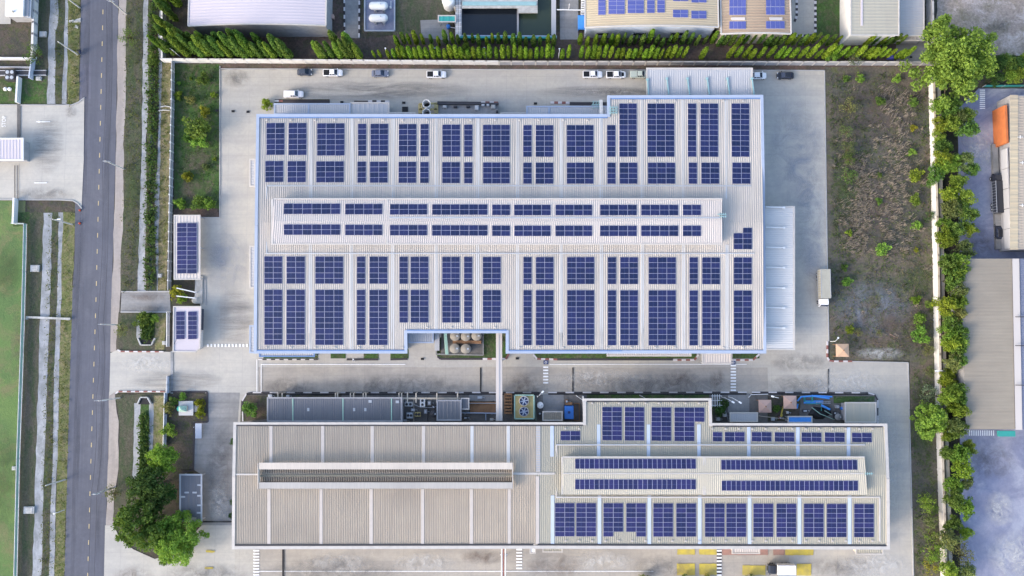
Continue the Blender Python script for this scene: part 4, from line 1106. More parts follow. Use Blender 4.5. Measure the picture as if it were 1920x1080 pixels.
wall_run('white sliding gate leaf at the turf field corner', [(33, 373), (31, 421)], 1.7, .5, 'white', 'gate', 'sliding_gate')
wall_run('teal edge fence beside the depot yard crossing marks', [(1842, 163), (2200, 163)], 1.5, .1, 'teal', 'fence', 'mesh_fence', 5, 'galv')
wall_run('grey sliding gate half drawn across the factory entrance', [(318, 705), (317, 737)], 1.6, .12, 'wall_blue', 'gate', 'sliding_gate', 2.4, 'galv', 'galv')
wall_run('white retaining post wall at the corner of the jutting wing', [(1092, 742), (1094, 791)], 2.6, .3, 'white', 'wall', 'boundary_wall')
wall_run('grey screen wall at the end of the service roof by the units', [(757, 748), (756, 790)], 2.6, .2, 'roof_cool', 'wall', 'boundary_wall')

# ------------------------------------------------------------------ carports and entrance
zs = zc(3.5)
canopy('narrow white carport by the lawn carrying one tall solar array', 327, 404, 375, 523.5, 3.3, 'roof_top', 'carport', axis='y', pitch=6, name='carport')
array(331.8, 418, 369.5, 513, 2, 11, zs, 'tall narrow solar array on the white carport beside the fence', 'land2', 'solar arrays on the entrance roofs')
t = thing('guard_office', 'white flat-roofed guard office with a cut corner beside the entrance', 'guard office', G(350, 617))
po = [(326, 575), (376.5, 575), (375, 652), (367, 659.5), (325, 659)]
m = MB(); m.prism(gp(po, 3.4), 3.1, 3.4); m.build('roof', 'roof_lilac', t)
edge(po, zc(3.45), .3, .3, 0).build('parapet', 'trim_pale', t)
shell(po, zc(3.2), 0, .5, .1).build('wall', 'wall_white', t)
m = MB(); p = G(329, 645, 3.5); m.tube([(p.x, p.y, 3.4), (p.x, p.y, 4.2), (p.x + .5, p.y + 1.2, 4.2)], .06); m.build('roof_pipe', 'dark', t)
m = MB(); p = G(378, 590, 1.5); m.box(p.x - .5, p.x + .3, p.y - 4, p.y + 1.5, .8, 2.4); m.build('window', 'glass', t)
array(330, 584, 347, 636, 1, 6, zs, 'single column of six panels on guard office, side of the road', 'land2', 'solar arrays on the entrance roofs')
array(352.5, 584, 369.7, 636, 1, 6, zs, 'single column of six panels on guard office, side of the yard', 'land2', 'solar arrays on the entrance roofs')
t = thing('entrance_frame', 'white steel frame with two long arms above the small planting bed', 'frame', G(372, 550))
m = MB(); p = G(373, 548, 0); m.box(p.x - .9, p.x + 1.1, p.y - 3, p.y + 4.2, 0, .5, 0); m.build('plinth', 'conc_pale', t)
for y0, y1 in ((540, 549), (555, 560)):
    m = MB(); m.beam(G(331, y0, 3.2), G(366, y1 - 1, 3.0), .25, .25); m.beam(G(366, y1 - 1, 3.05), G(369, y1, 0), .25, .25); m.build('arm', 'white', t)
m = MB(); m.lathe(xy(G(367, 563, 0)), [(.9, 0), (.9, .5), (.7, .6)], 14); m.build('round_base', 'conc_pale', t)
t = thing('spirit_house', 'small blue spirit house with green roof and steps in the corner garden', 'shrine', G(349, 767))
m = MB(); m.prism(gp([(335, 752), (362, 752), (362, 779), (335, 779)], .8), 0, .8); m.build('terrace', 'sky_strip', t)
for k in range(4):
    m = MB(); a = G(363 + k * 2.6, 760, .7 - k * .16); b = G(365.5 + k * 2.6, 772, 0); m.box(a.x, b.x, b.y, a.y, 0, .7 - k * .16); m.build('step', 'sky_strip', t)
m = MB(); p = G(345, 766, 1); m.box(p.x - .9, p.x + .9, p.y - .7, p.y + .7, .8, 1.8); m.build('shrine_body', 'wall_beige', t)
m = MB(); m.prism([(p.x - 1.05, p.y - .75), (p.x + 1.05, p.y - .75), (p.x + 1.05, p.y + .75), (p.x - 1.05, p.y + .75)], 1.8, 2.0, taper=.2); m.prism([(p.x - .8, p.y - .6), (p.x + .8, p.y - .6), (p.x + .8, p.y + .6), (p.x - .8, p.y + .6)], 2.1, 3.0, taper=.8); m.build('shrine_roof', 'pipe_green', t)
m = MB(); p = G(337, 766, 1); m.lathe((p.x, p.y), [(.7, .8), (.75, 1.1), (.4, 1.5)], 12); m.build('incense_urn', 'teal', t)
t = thing('sign_board', 'tilted light blue notice board beside the corner garden', 'sign', G(371, 808))
m = MB(); m.rings([[G(366, 822, .6), G(378, 822, .6), G(378, 794, 1.9), G(366, 794, 1.9)], [G(366, 822, .7), G(378, 822, .7), G(378, 794, 2.0), G(366, 794, 2.0)]]); m.build('board', 'trim_blue', t)
for x in (367.5, 376.5):
    m = MB(); p = G(x, 800, 0); m.box(p.x - .08, p.x + .08, p.y - .08, p.y + .08, 0, 1.5); m.build('leg', 'galv', t)
canopy('dark parking shed roof with pale square patches beside the dense trees', 338, 890, 378, 977, 3.0, 'roof_dark', 'shed', pitch=9, name='parking_shed', frame='galv',
       bands=[(x, y, x + 8, y + 3, 'galv') for x, y in ((370, 908), (346, 922), (361, 922), (370, 928), (339, 930), (370, 946), (369, 960))] + [(353, 970, 368, 976, 'roof_cream')])
canopy('small white box roof at the seam of the second factory lower edge', 994, 1018, 1003.5, 1037, 4.2, 'white', 'shed', name='switch_room', walls='wall_white', pitch=20)

# ------------------------------------------------------------------ poles, cables
tips = []
PG = 'utility poles along the road'


def pole(label, b, h, arm=None, lamp=None, group=PG):
    p = G(*b, 0); t = thing('utility_pole', label, 'utility pole', p, group)
    m = MB(); m.tube([(p.x, p.y, 0), (p.x, p.y, h)], [.2, .13], 8); m.build('shaft', 'pole', t)
    if arm:
        for z in (h - .4, h - 1.3):
            m = MB(); m.beam((p.x - arm, p.y, z), (p.x + arm, p.y, z), .14, .14)
            for q in (-.9, -.45, .45, .9): m.tube([(p.x + q * arm, p.y, z), (p.x + q * arm, p.y, z + .35)], .07, 6)
            m.build('cross_arm', 'galv', t)
    if lamp:
        m = MB(); m.tube([(p.x, p.y, h - 1), (p.x + lamp * .6, p.y, h - .2), (p.x + lamp, p.y, h - .1)], .06, 6); m.build('lamp_arm', 'galv', t)
        m = MB(); m.box(p.x + lamp - .35, p.x + lamp + .45, p.y - .16, p.y + .16, h - .2, h, 0); m.build('lamp_head', 'lens', t)
    return Vector((p.x, p.y, h))


pe = [pole('utility pole on the road shoulder beside the white wall with corner trees', (238, 27), 9.5, .8), pole('utility pole on the road shoulder facing the driveway with lettering', (232.5, 317), 9.8, .8),
      pole('utility pole on the road shoulder between the bridge and the factory entrance', (224, 609.5), 9.6, .8), pole('utility pole with cross arms at the lower corner of the factory entrance', (225, 746), 10.6, 1.3),
      pole('utility pole on the road shoulder beside the dense tree group', (213, 914), 9.6, .8)]
for b, h, lb in (((147, 103), 9.6, 'pale utility pole standing by the motorcycle across the road'), ((136, 421), 9.2, 'pale utility pole beside the two road cones'), ((123, 899), 8.8, 'pale utility pole on the grass verge across the road, lowest of its side'),
                 ((150, 15), 9.2, 'pale utility pole on the grass verge near the corner house')):
    pole(lb, b, h, None, 1.6 if b[1] == 421 else None)
for k, dx in enumerate((-.7, .7)):
    m = MB(); q = [Vector((pe[0].x, 150, 9))] + pe + [Vector((pe[-1].x - 2, -150, 9))]
    for a, b in zip(q, q[1:]):
        m.tube([a + Vector((dx, 0, .0)) + (b - a) * t_ / 8 - Vector((0, 0, 1.2 * (1 - (t_ / 4 - 1) ** 2))) for t_ in range(9)], .035, 4)
    tag(m.build('power_cable', 'wire', origin=pe[2]), f'thin dark power cable strung over the road, {"on the road side" if k == 0 else "on the factory side"}', 'cable', 'power cables over the road')


def solo(name, label, cat, c, build, mat, group=None, smooth=False):
    """a thing that is one mesh; build(mb, x, y) fills it round the ground point c"""
    p = G(*c, 0); m = MB(); build(m, p.x, p.y)
    return tag(m.build(name, mat, origin=p, smooth=smooth), label, cat, group)


def lamp_post(label, c, h, dx, dy):
    p = G(*c, 0); t = thing('lamp_post', label, 'lamp post', p, 'lamp posts')
    m = MB(); m.tube([(p.x, p.y, 0), (p.x, p.y, h * .85), (p.x + dx * .4, p.y + dy * .4, h), (p.x + dx, p.y + dy, h)], [.1, .08, .06, .06], 7); m.build('shaft', 'white', t)
    m = MB(); m.beam((p.x + dx * .9, p.y + dy * .9, h), (p.x + dx * 1.3, p.y + dy * 1.3, h), .4, .14); m.build('lamp_head', 'lens', t)


for c, h, dx, dy, lb in (((729, 109), 5.5, 0, .6, 'thin white lamp post among the first small columnar trees'), ((819, 109), 5.5, 0, .6, 'thin white lamp post below the pond among columnar trees'), ((912, 110), 5.5, -.3, .8, 'thin leaning lamp post among the trees under the dark pond'),
                         ((1047, 110), 5.5, 0, .6, 'thin white lamp post in the tree gap below the service path'), ((340, 108), 6, -.8, .6, 'thin lamp post under the dense corner trees'),
                         ((1007, 742), 5, 1.2, 1.2, 'white curved lamp post beside the cooling tower'), ((1080, 741), 5, 1.4, -.9, 'white curved lamp post above the blue tank'), ((1199, 741), 5, 1.4, -.9, 'cream lamp post leaning over the jutting wing edge'),
                         ((1352, 744), 5, 1.6, -.9, 'white lamp post at the jutting wing corner'), ((1365, 744), 5, 1.6, -1, 'white lamp post beside the concrete path of the second factory'), ((1450, 744), 5, -1.6, .4, 'white lamp post between the two tan gazebos'),
                         ((1752, 694), 5, -1.8, 0, 'thin lamp post on the long boundary wall'), ((1797, 610), 5, -2, 0, 'thin lamp post in the broad tree row, upper one'), ((1799, 648), 5, -2, 0, 'thin lamp post in the broad tree row, lower one'),
                         ((666, 676), 4, .3, .4, 'small lamp post in front of the grass bed below the large roof'), ((121, 956), 3, -.9, -.3, 'short white lamp post on the verge across the road'), ((1557, 640), 3.5, .6, .8, 'thin lamp post at the lone gazebo')):
    lamp_post(lb, c, h, dx, dy)
# ------------------------------------------------------------------ utility strip, recess, tanks
def boxes(*bs):
    def f(m, x, y):
        for b in bs: m.box(x + b[0], x + b[1], y + b[2], y + b[3], b[4], b[5], b[6] if len(b) > 6 else 0)
    return f


def cyl_tank(label, c, r, h, mats=('wall_grey', 'roof_top'), name='storage_tank', cat='tank', group=None, rim=True):
    p = G(*c, h); t = thing(name, label, cat, (p.x, p.y, 0), group)
    m = MB(); m.lathe((p.x, p.y), [(r, 0), (r, h)], 22); m.build('shell', mats[0], t)
    m = MB(); m.lathe((p.x, p.y), [(r * 1.03, h - .1), (r * 1.03, h + .05), (r * .9, h + .12), (r * .15, h + .4)], 22); l = m.build('lid', mats[1], t)
    m = MB(); m.box(p.x + r * .3, p.x + r * .7, p.y - .2, p.y + .2, h + .1, h + .4); m.build('hatch', 'galv', l)
    return t


t = thing('tank_plinth', 'dark concrete plinth carrying the round tanks in the factory recess', 'plinth', G(862, 645))
m = MB(); m.prism(gp(rect(827, 622, 906, 666), .5), 0, .5); m.build('slab', 'conc_dark', t)
m = MB()
for a, b in (((818, 622), (818, 664)), ((818, 664), (906, 666)), ((906, 666), (906, 622))): m.beam(G(*a, .55), G(*b, .55), .3, .4)
m.build('kerb_edge', 'conc_grey', t)
for x, y, lb in ((853, 630, 'upper row of three, end beside the green pipes'), (873, 630.5, 'middle of the upper row of three'), (893, 629.5, 'upper row of three, end beside the covered walkway'), (852.5, 653.5, 'lower pair, beside the green pipes'), (873, 654, 'lower pair, beside the empty slab')):
    cyl_tank(f'round grey-lidded tank in the factory recess, {lb}', (x, y), 1.22, 4.0, ('galv', 'roof_grey'), group='tanks in the factory recess')
for x0, y0, x1, y1, n, mt, lb in ((849, 641, 902, 641.5, 3, 'rust', 'rusty pipes running between the two rows of round tanks'), (835, 625, 838, 664, 3, 'pipe_green', 'pale green upright pipe frame beside the round tanks')):
    m = MB(); L_ = abs(x1 - x0) > abs(y1 - y0)
    for i in range(n):
        o = (i - 1) * 1.9; a = G(x0 + (0 if L_ else o), y0 + (o if L_ else 0), 3.2); b = G(x1 + (0 if L_ else o), y1 + (o if L_ else 0), 3.2); m.tube([a, b], .14, 6)
        for e_ in (a, b, (a + b) / 2): m.tube([(e_.x, e_.y, .4), e_], .08, 5)
    tag(m.build('pipe_rack', mt, origin=G((x0 + x1) / 2, (y0 + y1) / 2)), lb, 'pipe rack')
t = thing('pump_cabinet', 'tall grey pump cabinet with a tan box at the tank plinth edge', 'cabinet', G(822, 640))
m = MB(); p = G(821, 640, 0); m.box(p.x - .6, p.x + .6, p.y - 2.4, p.y + 2, 0, 2.2); m.build('cabinet_body', 'roof_cool', t)
m = MB(); p = G(826, 629, 0); m.box(p.x - .3, p.x + .3, p.y - .5, p.y + .5, 0, 1.6); m.build('control_box', 'wall_beige', t)
t = thing('covered_walkway', 'long narrow white covered walkway bridging the lane between both factories', 'walkway', G(936, 707))
m = MB(); zf = zc(6.0); s_ = S(zf); m.rings([[s_(930, 789), s_(942, 789), s_(941, 624), s_(930, 624)], [s_(930, 789, .3), s_(942, 789, .3), s_(941, 624, .3), s_(930, 624, .3)]]); m.build('roof', 'roof_top', t)
m = MB()
for x in (930.8, 941.3): m.beam(s_(x, 788, -.5), s_(x, 625, -.5), .12, .9)
m.build('side_truss', 'trim_pale', t)
m = MB(); m.beam(s_(936, 787.8, .36), s_(935.5, 626, .36), .22, .1); m.build('ridge_strip', 'roof_cool', t)
for y in (640, 676, 738, 784):
    m = MB()
    for x in (931.5, 940.5): q = G(x, y, 5); m.box(q.x - .15, q.x + .15, q.y - .15, q.y + .15, 0, 5.3)
    m.build('pier', 'galv', t)
# white stacks on the yellow platform
t = thing('steel_platform', 'yellow-brown steel platform under the two white chimneys', 'platform', G(803, 203))
m = MB()
for (a, b) in (((786, 195), (786, 214)), ((790, 195), (790, 214)), ((816, 194), (816, 214)), ((820, 194), (820, 214)), ((786, 195), (820, 194)), ((786, 214), (820, 214)), ((786, 205), (820, 205))): m.beam(G(*a, 2.5), G(*b, 2.5), .45, .3)
m.build('grating', 'yellow_ct', t)
for x, y in ((787, 196), (819, 196), (787, 212), (819, 212)):
    m = MB(); p = G(x, y, 2.3); m.box(p.x - .12, p.x + .12, p.y - .12, p.y + .12, 0, 2.4); m.build('post', 'rust', t)
for (x, y), lb in (((799.5, 194), 'nearer the parked cars'), ((799.5, 211), 'nearer the factory roof')):
    p = G(x, y, 5.5); t = thing('chimney', f'wide white open-topped chimney on the yellow platform, {lb}', 'chimney', (p.x, p.y, 0), 'white chimneys')
    m = MB(); m.lathe((p.x, p.y), [(.9, 2.6), (.95, 3.4), (1.05, 5.5), (.92, 5.5), (.85, 3.0)], 22, cap=False); m.build('stack', 'white', t, smooth=False)
    m = MB(); m.lathe((p.x, p.y), [(.86, 2.9), (.86, 3.0)], 22); m.build('fan_disc', 'black', t)
t = thing('equipment_deck', 'flat grey equipment deck with dark parapet beside the white chimneys', 'equipment deck', G(877, 203))
m = MB(); m.prism(gp(rect(821, 195, 934, 216), 2.2), 0, 2.2); m.build('deck', 'conc_grey', t)
m = MB(); m.beam(G(820, 194.5, 2.5), G(935, 195, 2.5), .5, .8); m.build('parapet', 'dark', t)
for x, y, w_, d_, mt in ((834, 201, 1, .7, 'conc_pale'), (854, 201, .9, .5, 'dark'), (878, 201, 1.0, .4, 'dark'), (894, 203, 1, 1.2, 'sky_strip'), (925, 201, 1.1, 1, 'conc_pale'), (932, 210, .5, .6, 'dark'), (906, 198, .8, .5, 'galv'), (915, 198, .7, .5, 'galv')):
    m = MB(); p = G(x, y, 2.4); m.box(p.x - w_ / 2, p.x + w_ / 2, p.y - d_ / 2, p.y + d_ / 2, 2.2, 3.0); m.box(p.x - w_ / 3, p.x + w_ / 3, p.y - d_ / 3, p.y + d_ / 3, 3.0, 3.15); m.build('machine_unit', mt, t)
for c, lb in (((1118, 196), 'cyan scaffold tower above the lean-to by the inner factory corner'), ((1150, 206), 'small cyan ladder frame on the roof edge at inner factory corner')):
    zb_ = 0 if c[0] < 1130 else 8.9; zt_ = 5.6 if c[0] < 1130 else 9.6; p = G(*c, zt_); m = MB()
    for dx in (-.7, .7):
        for dy in (-.7, .7): m.tube([(p.x + dx, p.y + dy, zb_), (p.x + dx, p.y + dy, zt_)], .07, 5)
    for z in (zt_, (zb_ + zt_) / 2):
        for q in (-.7, 0, .7): m.beam((p.x - 1.1, p.y + q, z), (p.x + 1.1, p.y + q, z), .12, .1); m.beam((p.x + q, p.y - 1.1, z), (p.x + q, p.y + 1.1, z), .12, .1)
    tag(m.build('scaffold', 'cyan', origin=(p.x, p.y, zb_)), lb, 'scaffold')
solo('roof_duct', 'white curved duct in the inner corner beside the cyan scaffold', 'duct', (1139, 207), lambda m, x, y: m.tube([(x, y - 1.6, .5), (x, y - 1.6, 6), (x, y - .6, 7.2), (x + .6, y + 1, 7.4)], [.5, .5, .5, .45], 10), 'white')
# pipe rack along the service roof
t = thing('pipe_rack', 'long tan pipe rack on short frames along the kerb behind the service roof', 'pipe rack', G(690, 747))
m = MB()
for o, r_ in ((0, .12), (1.6, .09)): m.tube([G(505, 746 + o, 3.2), G(690, 746 + o, 3.2), G(862, 746.5 + o, 3.2)], r_, 6)
m.build('pipe', 'wall_beige', t)
for x in (521, 529, 629, 633, 657, 663, 681, 686, 748, 753, 764, 780, 819, 858):
    m = MB(); a = G(x, 737, 3.3); b = G(x, 755, 3.3); m.beam(a, b, .28, .2); m.tube([(a.x, a.y, 0), a], .12, 6); m.build('frame', 'wall_beige', t)
UG = 'air handling units on the pad'
for x, y, w_, d_, h_, mt, lb in ((766, 758, 2.0, 1.1, 1.6, 'sky_strip', 'pale blue air handling unit nearest the service roof end'), (792, 755, 1.3, 2.1, 1.8, 'white', 'tall white air handling unit close to the kerb'), (768, 779, 1.6, 1.5, 1.5, 'galv', 'silver air handling unit closest to the second factory roof'), (783, 777, 1.5, 1.1, 1.4, 'yellow_ct', 'yellowish air handling unit beside the silver one')):
    p = G(x, y, h_); t = thing('air_handling_unit', lb, 'air unit', (p.x, p.y, 0), UG); m = MB(); m.box(p.x - w_ / 2, p.x + w_ / 2, p.y - d_ / 2, p.y + d_ / 2, .2, h_); m.build('housing', mt, t)
    for i in (-1, 1):
        m = MB(); m.lathe((p.x + i * w_ * .24 if w_ > d_ else p.x, p.y if w_ > d_ else p.y + i * d_ * .24), [(.34, h_), (.34, h_ + .1), (.26, h_ + .1), (.24, h_ + .02)], 12); m.build('fan', 'dark', t)
    m = MB(); m.box(p.x - w_ / 2 + .1, p.x + w_ / 2 - .1, p.y - d_ / 2 + .1, p.y + d_ / 2 - .1, 0, .2); m.build('base', 'dark', t)
cyl_tank('dark round vessel between the air handling units and the pump house', (813, 776), .9, 2.5, ('dark', 'dark'))
solo('ground_pipe', 'pale blue pipe running from the pump house to the covered walkway', 'pipe', (900, 775), lambda m, x, y: (m.tube([G(866, 774, .8), G(930, 775, .8)], .18, 7), m.tube([G(911, 776, .8), G(911, 788, .8)], .12, 7), m.box(x - 4, x - 3.7, y - .2, y + .2, 0, .7), m.box(x + 3, x + 3.3, y - .2, y + .2, 0, .7)), 'trim_blue')
solo('sunken_tank', 'brown shallow open tank beside the covered walkway', 'tank', (905, 764), lambda m, x, y: (m.box(x - 3.2, x + 3.4, y - 1.3, y + 1.3, 0, .25), m.box(x - 3.3, x + 3.5, y + 1.2, y + 1.5, 0, .8), m.box(x - 3.3, x + 3.5, y - 1.5, y - 1.2, 0, .8)), 'rust')
t = thing('cooling_tower', 'yellow-brown cooling tower with two round blue fans', 'cooling tower', G(983, 763))
hT = 3.6; A_ = G(965, 785, hT); B_ = G(1001, 741, hT)
m = MB(); m.box(A_.x, B_.x, A_.y, B_.y, 0, hT); m.build('casing', 'yellow_ct', t)
m = MB()
for z in (hT - .1,): m.beam((A_.x, A_.y, z), (B_.x, A_.y, z), .3, .5); m.beam((A_.x, B_.y, z), (B_.x, B_.y, z), .3, .5); m.beam((A_.x, A_.y, z), (A_.x, B_.y, z), .3, .5); m.beam((B_.x, A_.y, z), (B_.x, B_.y, z), .3, .5)
m.build('top_frame', 'pipe_green', t)
for y in (752, 772):
    p = G(982.5, y, hT + .7); m = MB(); m.lathe((p.x, p.y), [(1.3, hT), (1.22, hT + .7), (1.1, hT + .7), (1.12, hT + .1)], 24, cap=False); sk = m.build('fan_stack', 'trim_pale', t)
    m = MB(); m.lathe((p.x, p.y), [(1.1, hT + .02), (1.1, hT + .06)], 24); m.build('fan_well', 'navy', sk)
    m = MB(); m.lathe((p.x, p.y), [(.2, hT + .1), (.2, hT + .5)], 10)
    for k in range(6):
        an = k * math.pi / 3 + .2; m.beam((p.x, p.y, hT + .35), (p.x + 1.02 * math.cos(an), p.y + 1.02 * math.sin(an), hT + .35), .3, .06)
    m.build('fan_blades', 'trim_blue', sk)
solo('timber_frame', 'brown timber rack squeezed between the covered walkway and the cooling tower', 'rack', (953, 757), lambda m, x, y: [m.beam((x - 1, y - 2.3 + i * .8, 1.2), (x + 1, y - 2.3 + i * .8, 1.2), .5, .2) for i in range(7)] + [m.box(x + dx - .1, x + dx + .1, y - 2.4, y + 2.6, 0, 1.1) for dx in (-.9, .9)], 'rust')
cyl_tank('small white vertical tank beside the cooling tower', (1013, 760), .8, 2.4, ('white', 'white'))
t = thing('water_tank', 'bright blue box-shaped tank near the jutting wing', 'tank', G(1067, 773)); p = G(1067, 773, 2)
m = MB(); m.box(p.x - 1.15, p.x + 1.15, p.y - 1.7, p.y + 1.6, .3, 2.2); m.build('tank_body', 'blue', t)
m = MB(); m.box(p.x - 1.25, p.x + 1.25, p.y - 1.8, p.y + 1.7, 0, .3); m.build('skid', 'dark', t)
m = MB(); m.box(p.x - .9, p.x + .9, p.y + 1.8, p.y + 2.5, 0, 1.3); m.build('pump', 'rust', t)
m = MB(); m.lathe((p.x, p.y), [(.35, 2.2), (.35, 2.35), (.1, 2.4)], 12); m.build('hatch', 'navy', t)
solo('scrap_crate', 'rusty crate standing between the blue tank and the wing wall', 'crate', (1081, 773), boxes((-.7, .7, -2.2, 2.4, 0, .15), (-.7, -.6, -2.2, 2.4, .15, .9), (.6, .7, -2.2, 2.4, .15, .9), (-.6, .6, -2.2, -2.1, .15, .9), (-.6, .6, 2.3, 2.4, .15, .9)), 'rust')


def gazebo(label, c, half, mat):
    p = G(*c, 3); t = thing('gazebo', label, 'gazebo', (p.x, p.y, 0)); h0 = 2.4; m = MB()
    R_ = [(p.x - half, p.y - half), (p.x + half, p.y - half), (p.x + half, p.y + half), (p.x - half, p.y + half)]
    m.prism(R_, h0, h0 + .12); n = len(m.v); m.v += [(x, y, h0 + .13) for x, y in R_] + [(p.x, p.y, h0 + .9)]
    for i in range(4): m.f.append((n + i, n + (i + 1) % 4, n + 4)); m.mi.append(0)
    r = m.build('canvas', mat, t); m = MB(); m.lathe((p.x, p.y), [(.16, h0 + .8), (.18, h0 + 1.0), (.02, h0 + 1.15)], 8); m.build('finial', 'rust', r)
    for x, y in R_:
        m = MB(); x = p.x + (x - p.x) * .9; y = p.y + (y - p.y) * .9; m.box(x - .07, x + .07, y - .07, y + .07, 0, h0); m.build('post', 'rust', t)
    m = MB(); m.box(p.x - .7, p.x + .7, p.y - .4, p.y + .4, .65, .75); m.box(p.x - .1, p.x + .1, p.y - .1, p.y + .1, 0, .65); m.build('table', 'rust', t)


gazebo('square tan gazebo standing alone at the corner of the vacant lot', (1581, 657), 1.66, 'tan_cloth')
gazebo('square faded pink gazebo nearer the jutting wing', (1435.5, 762), 1.62, 'pink_cloth')
gazebo('square faded pink gazebo beside the blue pipes', (1482.5, 754.5), 1.66, 'pink_cloth')
solo('blue_pipework', 'tangle of bright blue pipes along the kerb of the second factory', 'pipework', (1528, 752), lambda m, x, y: [m.tube([G(1495, 752, 1), G(1502, 744, 1.2), G(1530, 742, 1.2), G(1560, 744, 1)], .22, 7), m.tube([G(1522, 742, 1.4), G(1555, 747, 1.4)], .25, 7), m.tube([G(1540, 760, 1.2), G(1556, 768, 1.2)], .3, 7), m.tube([G(1496, 757, .8), G(1494, 766, .8)], .2, 7), m.box(x - 3, x + 2, y - .6, y + .2, 0, .4)], 'tarp')
solo('teal_frame', 'small teal pipe frame beside the blue pipework', 'frame', (1514, 748), lambda m, x, y: [m.beam((x - 1, y + d, 1), (x + 1, y + d, 1), .12, .12) for d in (-.6, .6)] + [m.beam((x + d, y - .6, 1), (x + d, y + .6, 1), .12, .12) for d in (-1, 1)] + [m.box(x + d - .05, x + d + .05, y - .65, y + .65, 0, .9) for d in (-1, 1)], 'teal')
solo('black_tarpaulin', 'crumpled black tarpaulin heap among the blue pipes', 'tarpaulin', (1537, 774), lambda m, x, y: [m.prism([(x + 3.4 * math.cos(a * .7) * (1 + .2 * math.sin(3 * a)), y + 1.8 * math.sin(a * .7) * (1 + .2 * math.cos(2 * a))) for a in range(9)], 0, .7, taper=.45), m.prism([(x + 1.5 + 1.4 * math.cos(a), y + .8 + 1.1 * math.sin(a)) for a in range(6)], .4, 1.3, taper=.5)], 'black')
solo('green_hose', 'thin green hoses trailing over the black tarpaulin', 'hose', (1535, 777), lambda m, x, y: [m.tube([G(1522, 764, 1.4), G(1538, 776, 1.5), G(1565, 787, .6)], .09, 5), m.tube([G(1546, 770, 1.5), G(1560, 778, .8)], .09, 5)], 'pipe_green')
cyl_tank('dark round drum with a grey lid beside the pale flat roof', (1572, 782), .85, 1.6, ('dark', 'conc_grey'), 'drum', 'drum')
cyl_tank('small bright blue drum beside the pale flat roof', (1580, 766), .42, 1.1, ('blue', 'blue'), 'drum', 'drum')
solo('ladder', 'grey ladder lying flat near the blue pipework', 'ladder', (1542, 754), lambda m, x, y: [m.beam((x - 1.9, y - .25 + d, .5), (x + 1.9, y + d, .5), .08, .08) for d in (-.25, .25)] + [m.beam((x - 1.7 + .38 * i, y - .45, .5), (x - 1.7 + .38 * i, y + .2, .5), .08, .06) for i in range(10)], 'galv')
solo('plank', 'yellow plank lying beside a faded pink gazebo', 'plank', (1466, 771), lambda m, x, y: (m.beam((x - .5, y - 1.6, .3), (x + .3, y + 1.4, .4), .35, .08), m.beam((x - .25, y - 1.5, .22), (x + .1, y - .8, .24), .3, .08)), 'pad_yellow')
solo('plank', 'short orange plank lying in the vacant lot', 'plank', (1672, 629), lambda m, x, y: (m.prism([(x - .8, y + .35), (x - .6, y + .5), (x + .7, y - .2), (x + .8, y - .45)], .05, .2), m.prism([(x - .6, y + .3), (x - .5, y + .4), (x + .3, y - .05), (x + .3, y - .2)], .2, .26)), 'tan_cloth')
solo('junction_frame', 'white lattice frame on the ground at the jutting wing corner', 'frame', (1340, 750), lambda m, x, y: [m.beam((x - 1 + .6 * i, y - 1.6, 2), (x - 1 + .6 * i, y + 1.6, 2), .12, .12) for i in range(4)] + [m.beam((x - 1.4, y + d, 2.1), (x + 1.4, y + d, 2.1), .12, .12) for d in (-1.2, 0, 1.2)] + [m.box(x + d - .08, x + d + .08, y - .08, y + .08, 0, 2) for d in (-1, .8)], 'white')
# overhead pipes at the bottom edge
solo('overhead_pipe', 'white and red striped overhead pipes leaving the second factory at the bottom edge', 'pipe', (945, 1055), lambda m, x, y: ([m.tube([G(941 + i * 3.4, 1024, 5), G(940 + i * 3.4, 1300, 5)], .17, 7, i % 2) for i in range(3)], [m.beam(G(938, yy, 4.7), G(951, yy, 4.7), .25, .2) for yy in (1040, 1110)], [m.box(x - .1, x + .1, y + d - .1, y + d + .1, 0, 4.7) for d in (-5.2, 1.8)]), ['white', 'kerb_red'])
# gas tanks, pond
t = thing('tank_yard', 'dark paved tank yard with pale kerb under the two white gas tanks', 'tank yard', G(711, 20))
m = MB(); m.prism(gp(rect(684, -60, 740, 58), .2), 0, .2); m.build('slab', 'asphalt_yard', t)
m = MB()
for a, b in (((684, -60), (684, 58)), ((684, 58), (740, 58)), ((740, 58), (740, -60))): m.beam(G(*a, .4), G(*b, .4), .35, .6)
m.build('kerb_wall', 'galv', t)
m = MB(); m.lathe(xy(G(733, 16)), [(.3, .2), (.3, 1.0), (.1, 1.2)], 10); m.tube([G(733, 2, 1), G(733, 16, 1)], .1, 6); m.build('valve', 'white', t)
for y, lb in ((11, 'upper'), (34, 'lower')):
    a = G(691.5, y, 2.4); b = G(727.5, y, 2.4); t = thing('gas_tank', f'{lb} white horizontal gas tank with domed ends', 'gas tank', ((a.x + b.x) / 2, a.y, 0), 'white gas tanks')
    r_ = 1.05; L = b.x - a.x; rs = []
    for u, k in ((0, .08), (.02, .45), (.06, .75), (.12, .93), (.18, 1), (.82, 1), (.88, .93), (.94, .75), (.98, .45), (1, .08)):
        rs.append([(a.x + u * L, a.y + r_ * k * math.cos(q * math.pi / 10), 2.4 + r_ * k * math.sin(q * math.pi / 10)) for q in range(20)])
    m = MB(); m.rings(rs); m.build('vessel', 'white', t, smooth=True)
    for u in (.3, .75):
        m = MB(); m.box(a.x + u * L - .25, a.x + u * L + .25, a.y - 1.0, a.y + 1.0, .2, 1.7); m.build('saddle', 'galv', t)
    m = MB(); m.tube([(a.x + L * .65, a.y, 3.3), (a.x + L * .65, a.y, 3.9)], .12, 8); m.build('vent', 'galv', t)
p = G(840, -2, 4.5); t = thing('water_tank', 'round white water tank with pipe beside the pond', 'tank', (p.x, p.y, 0))
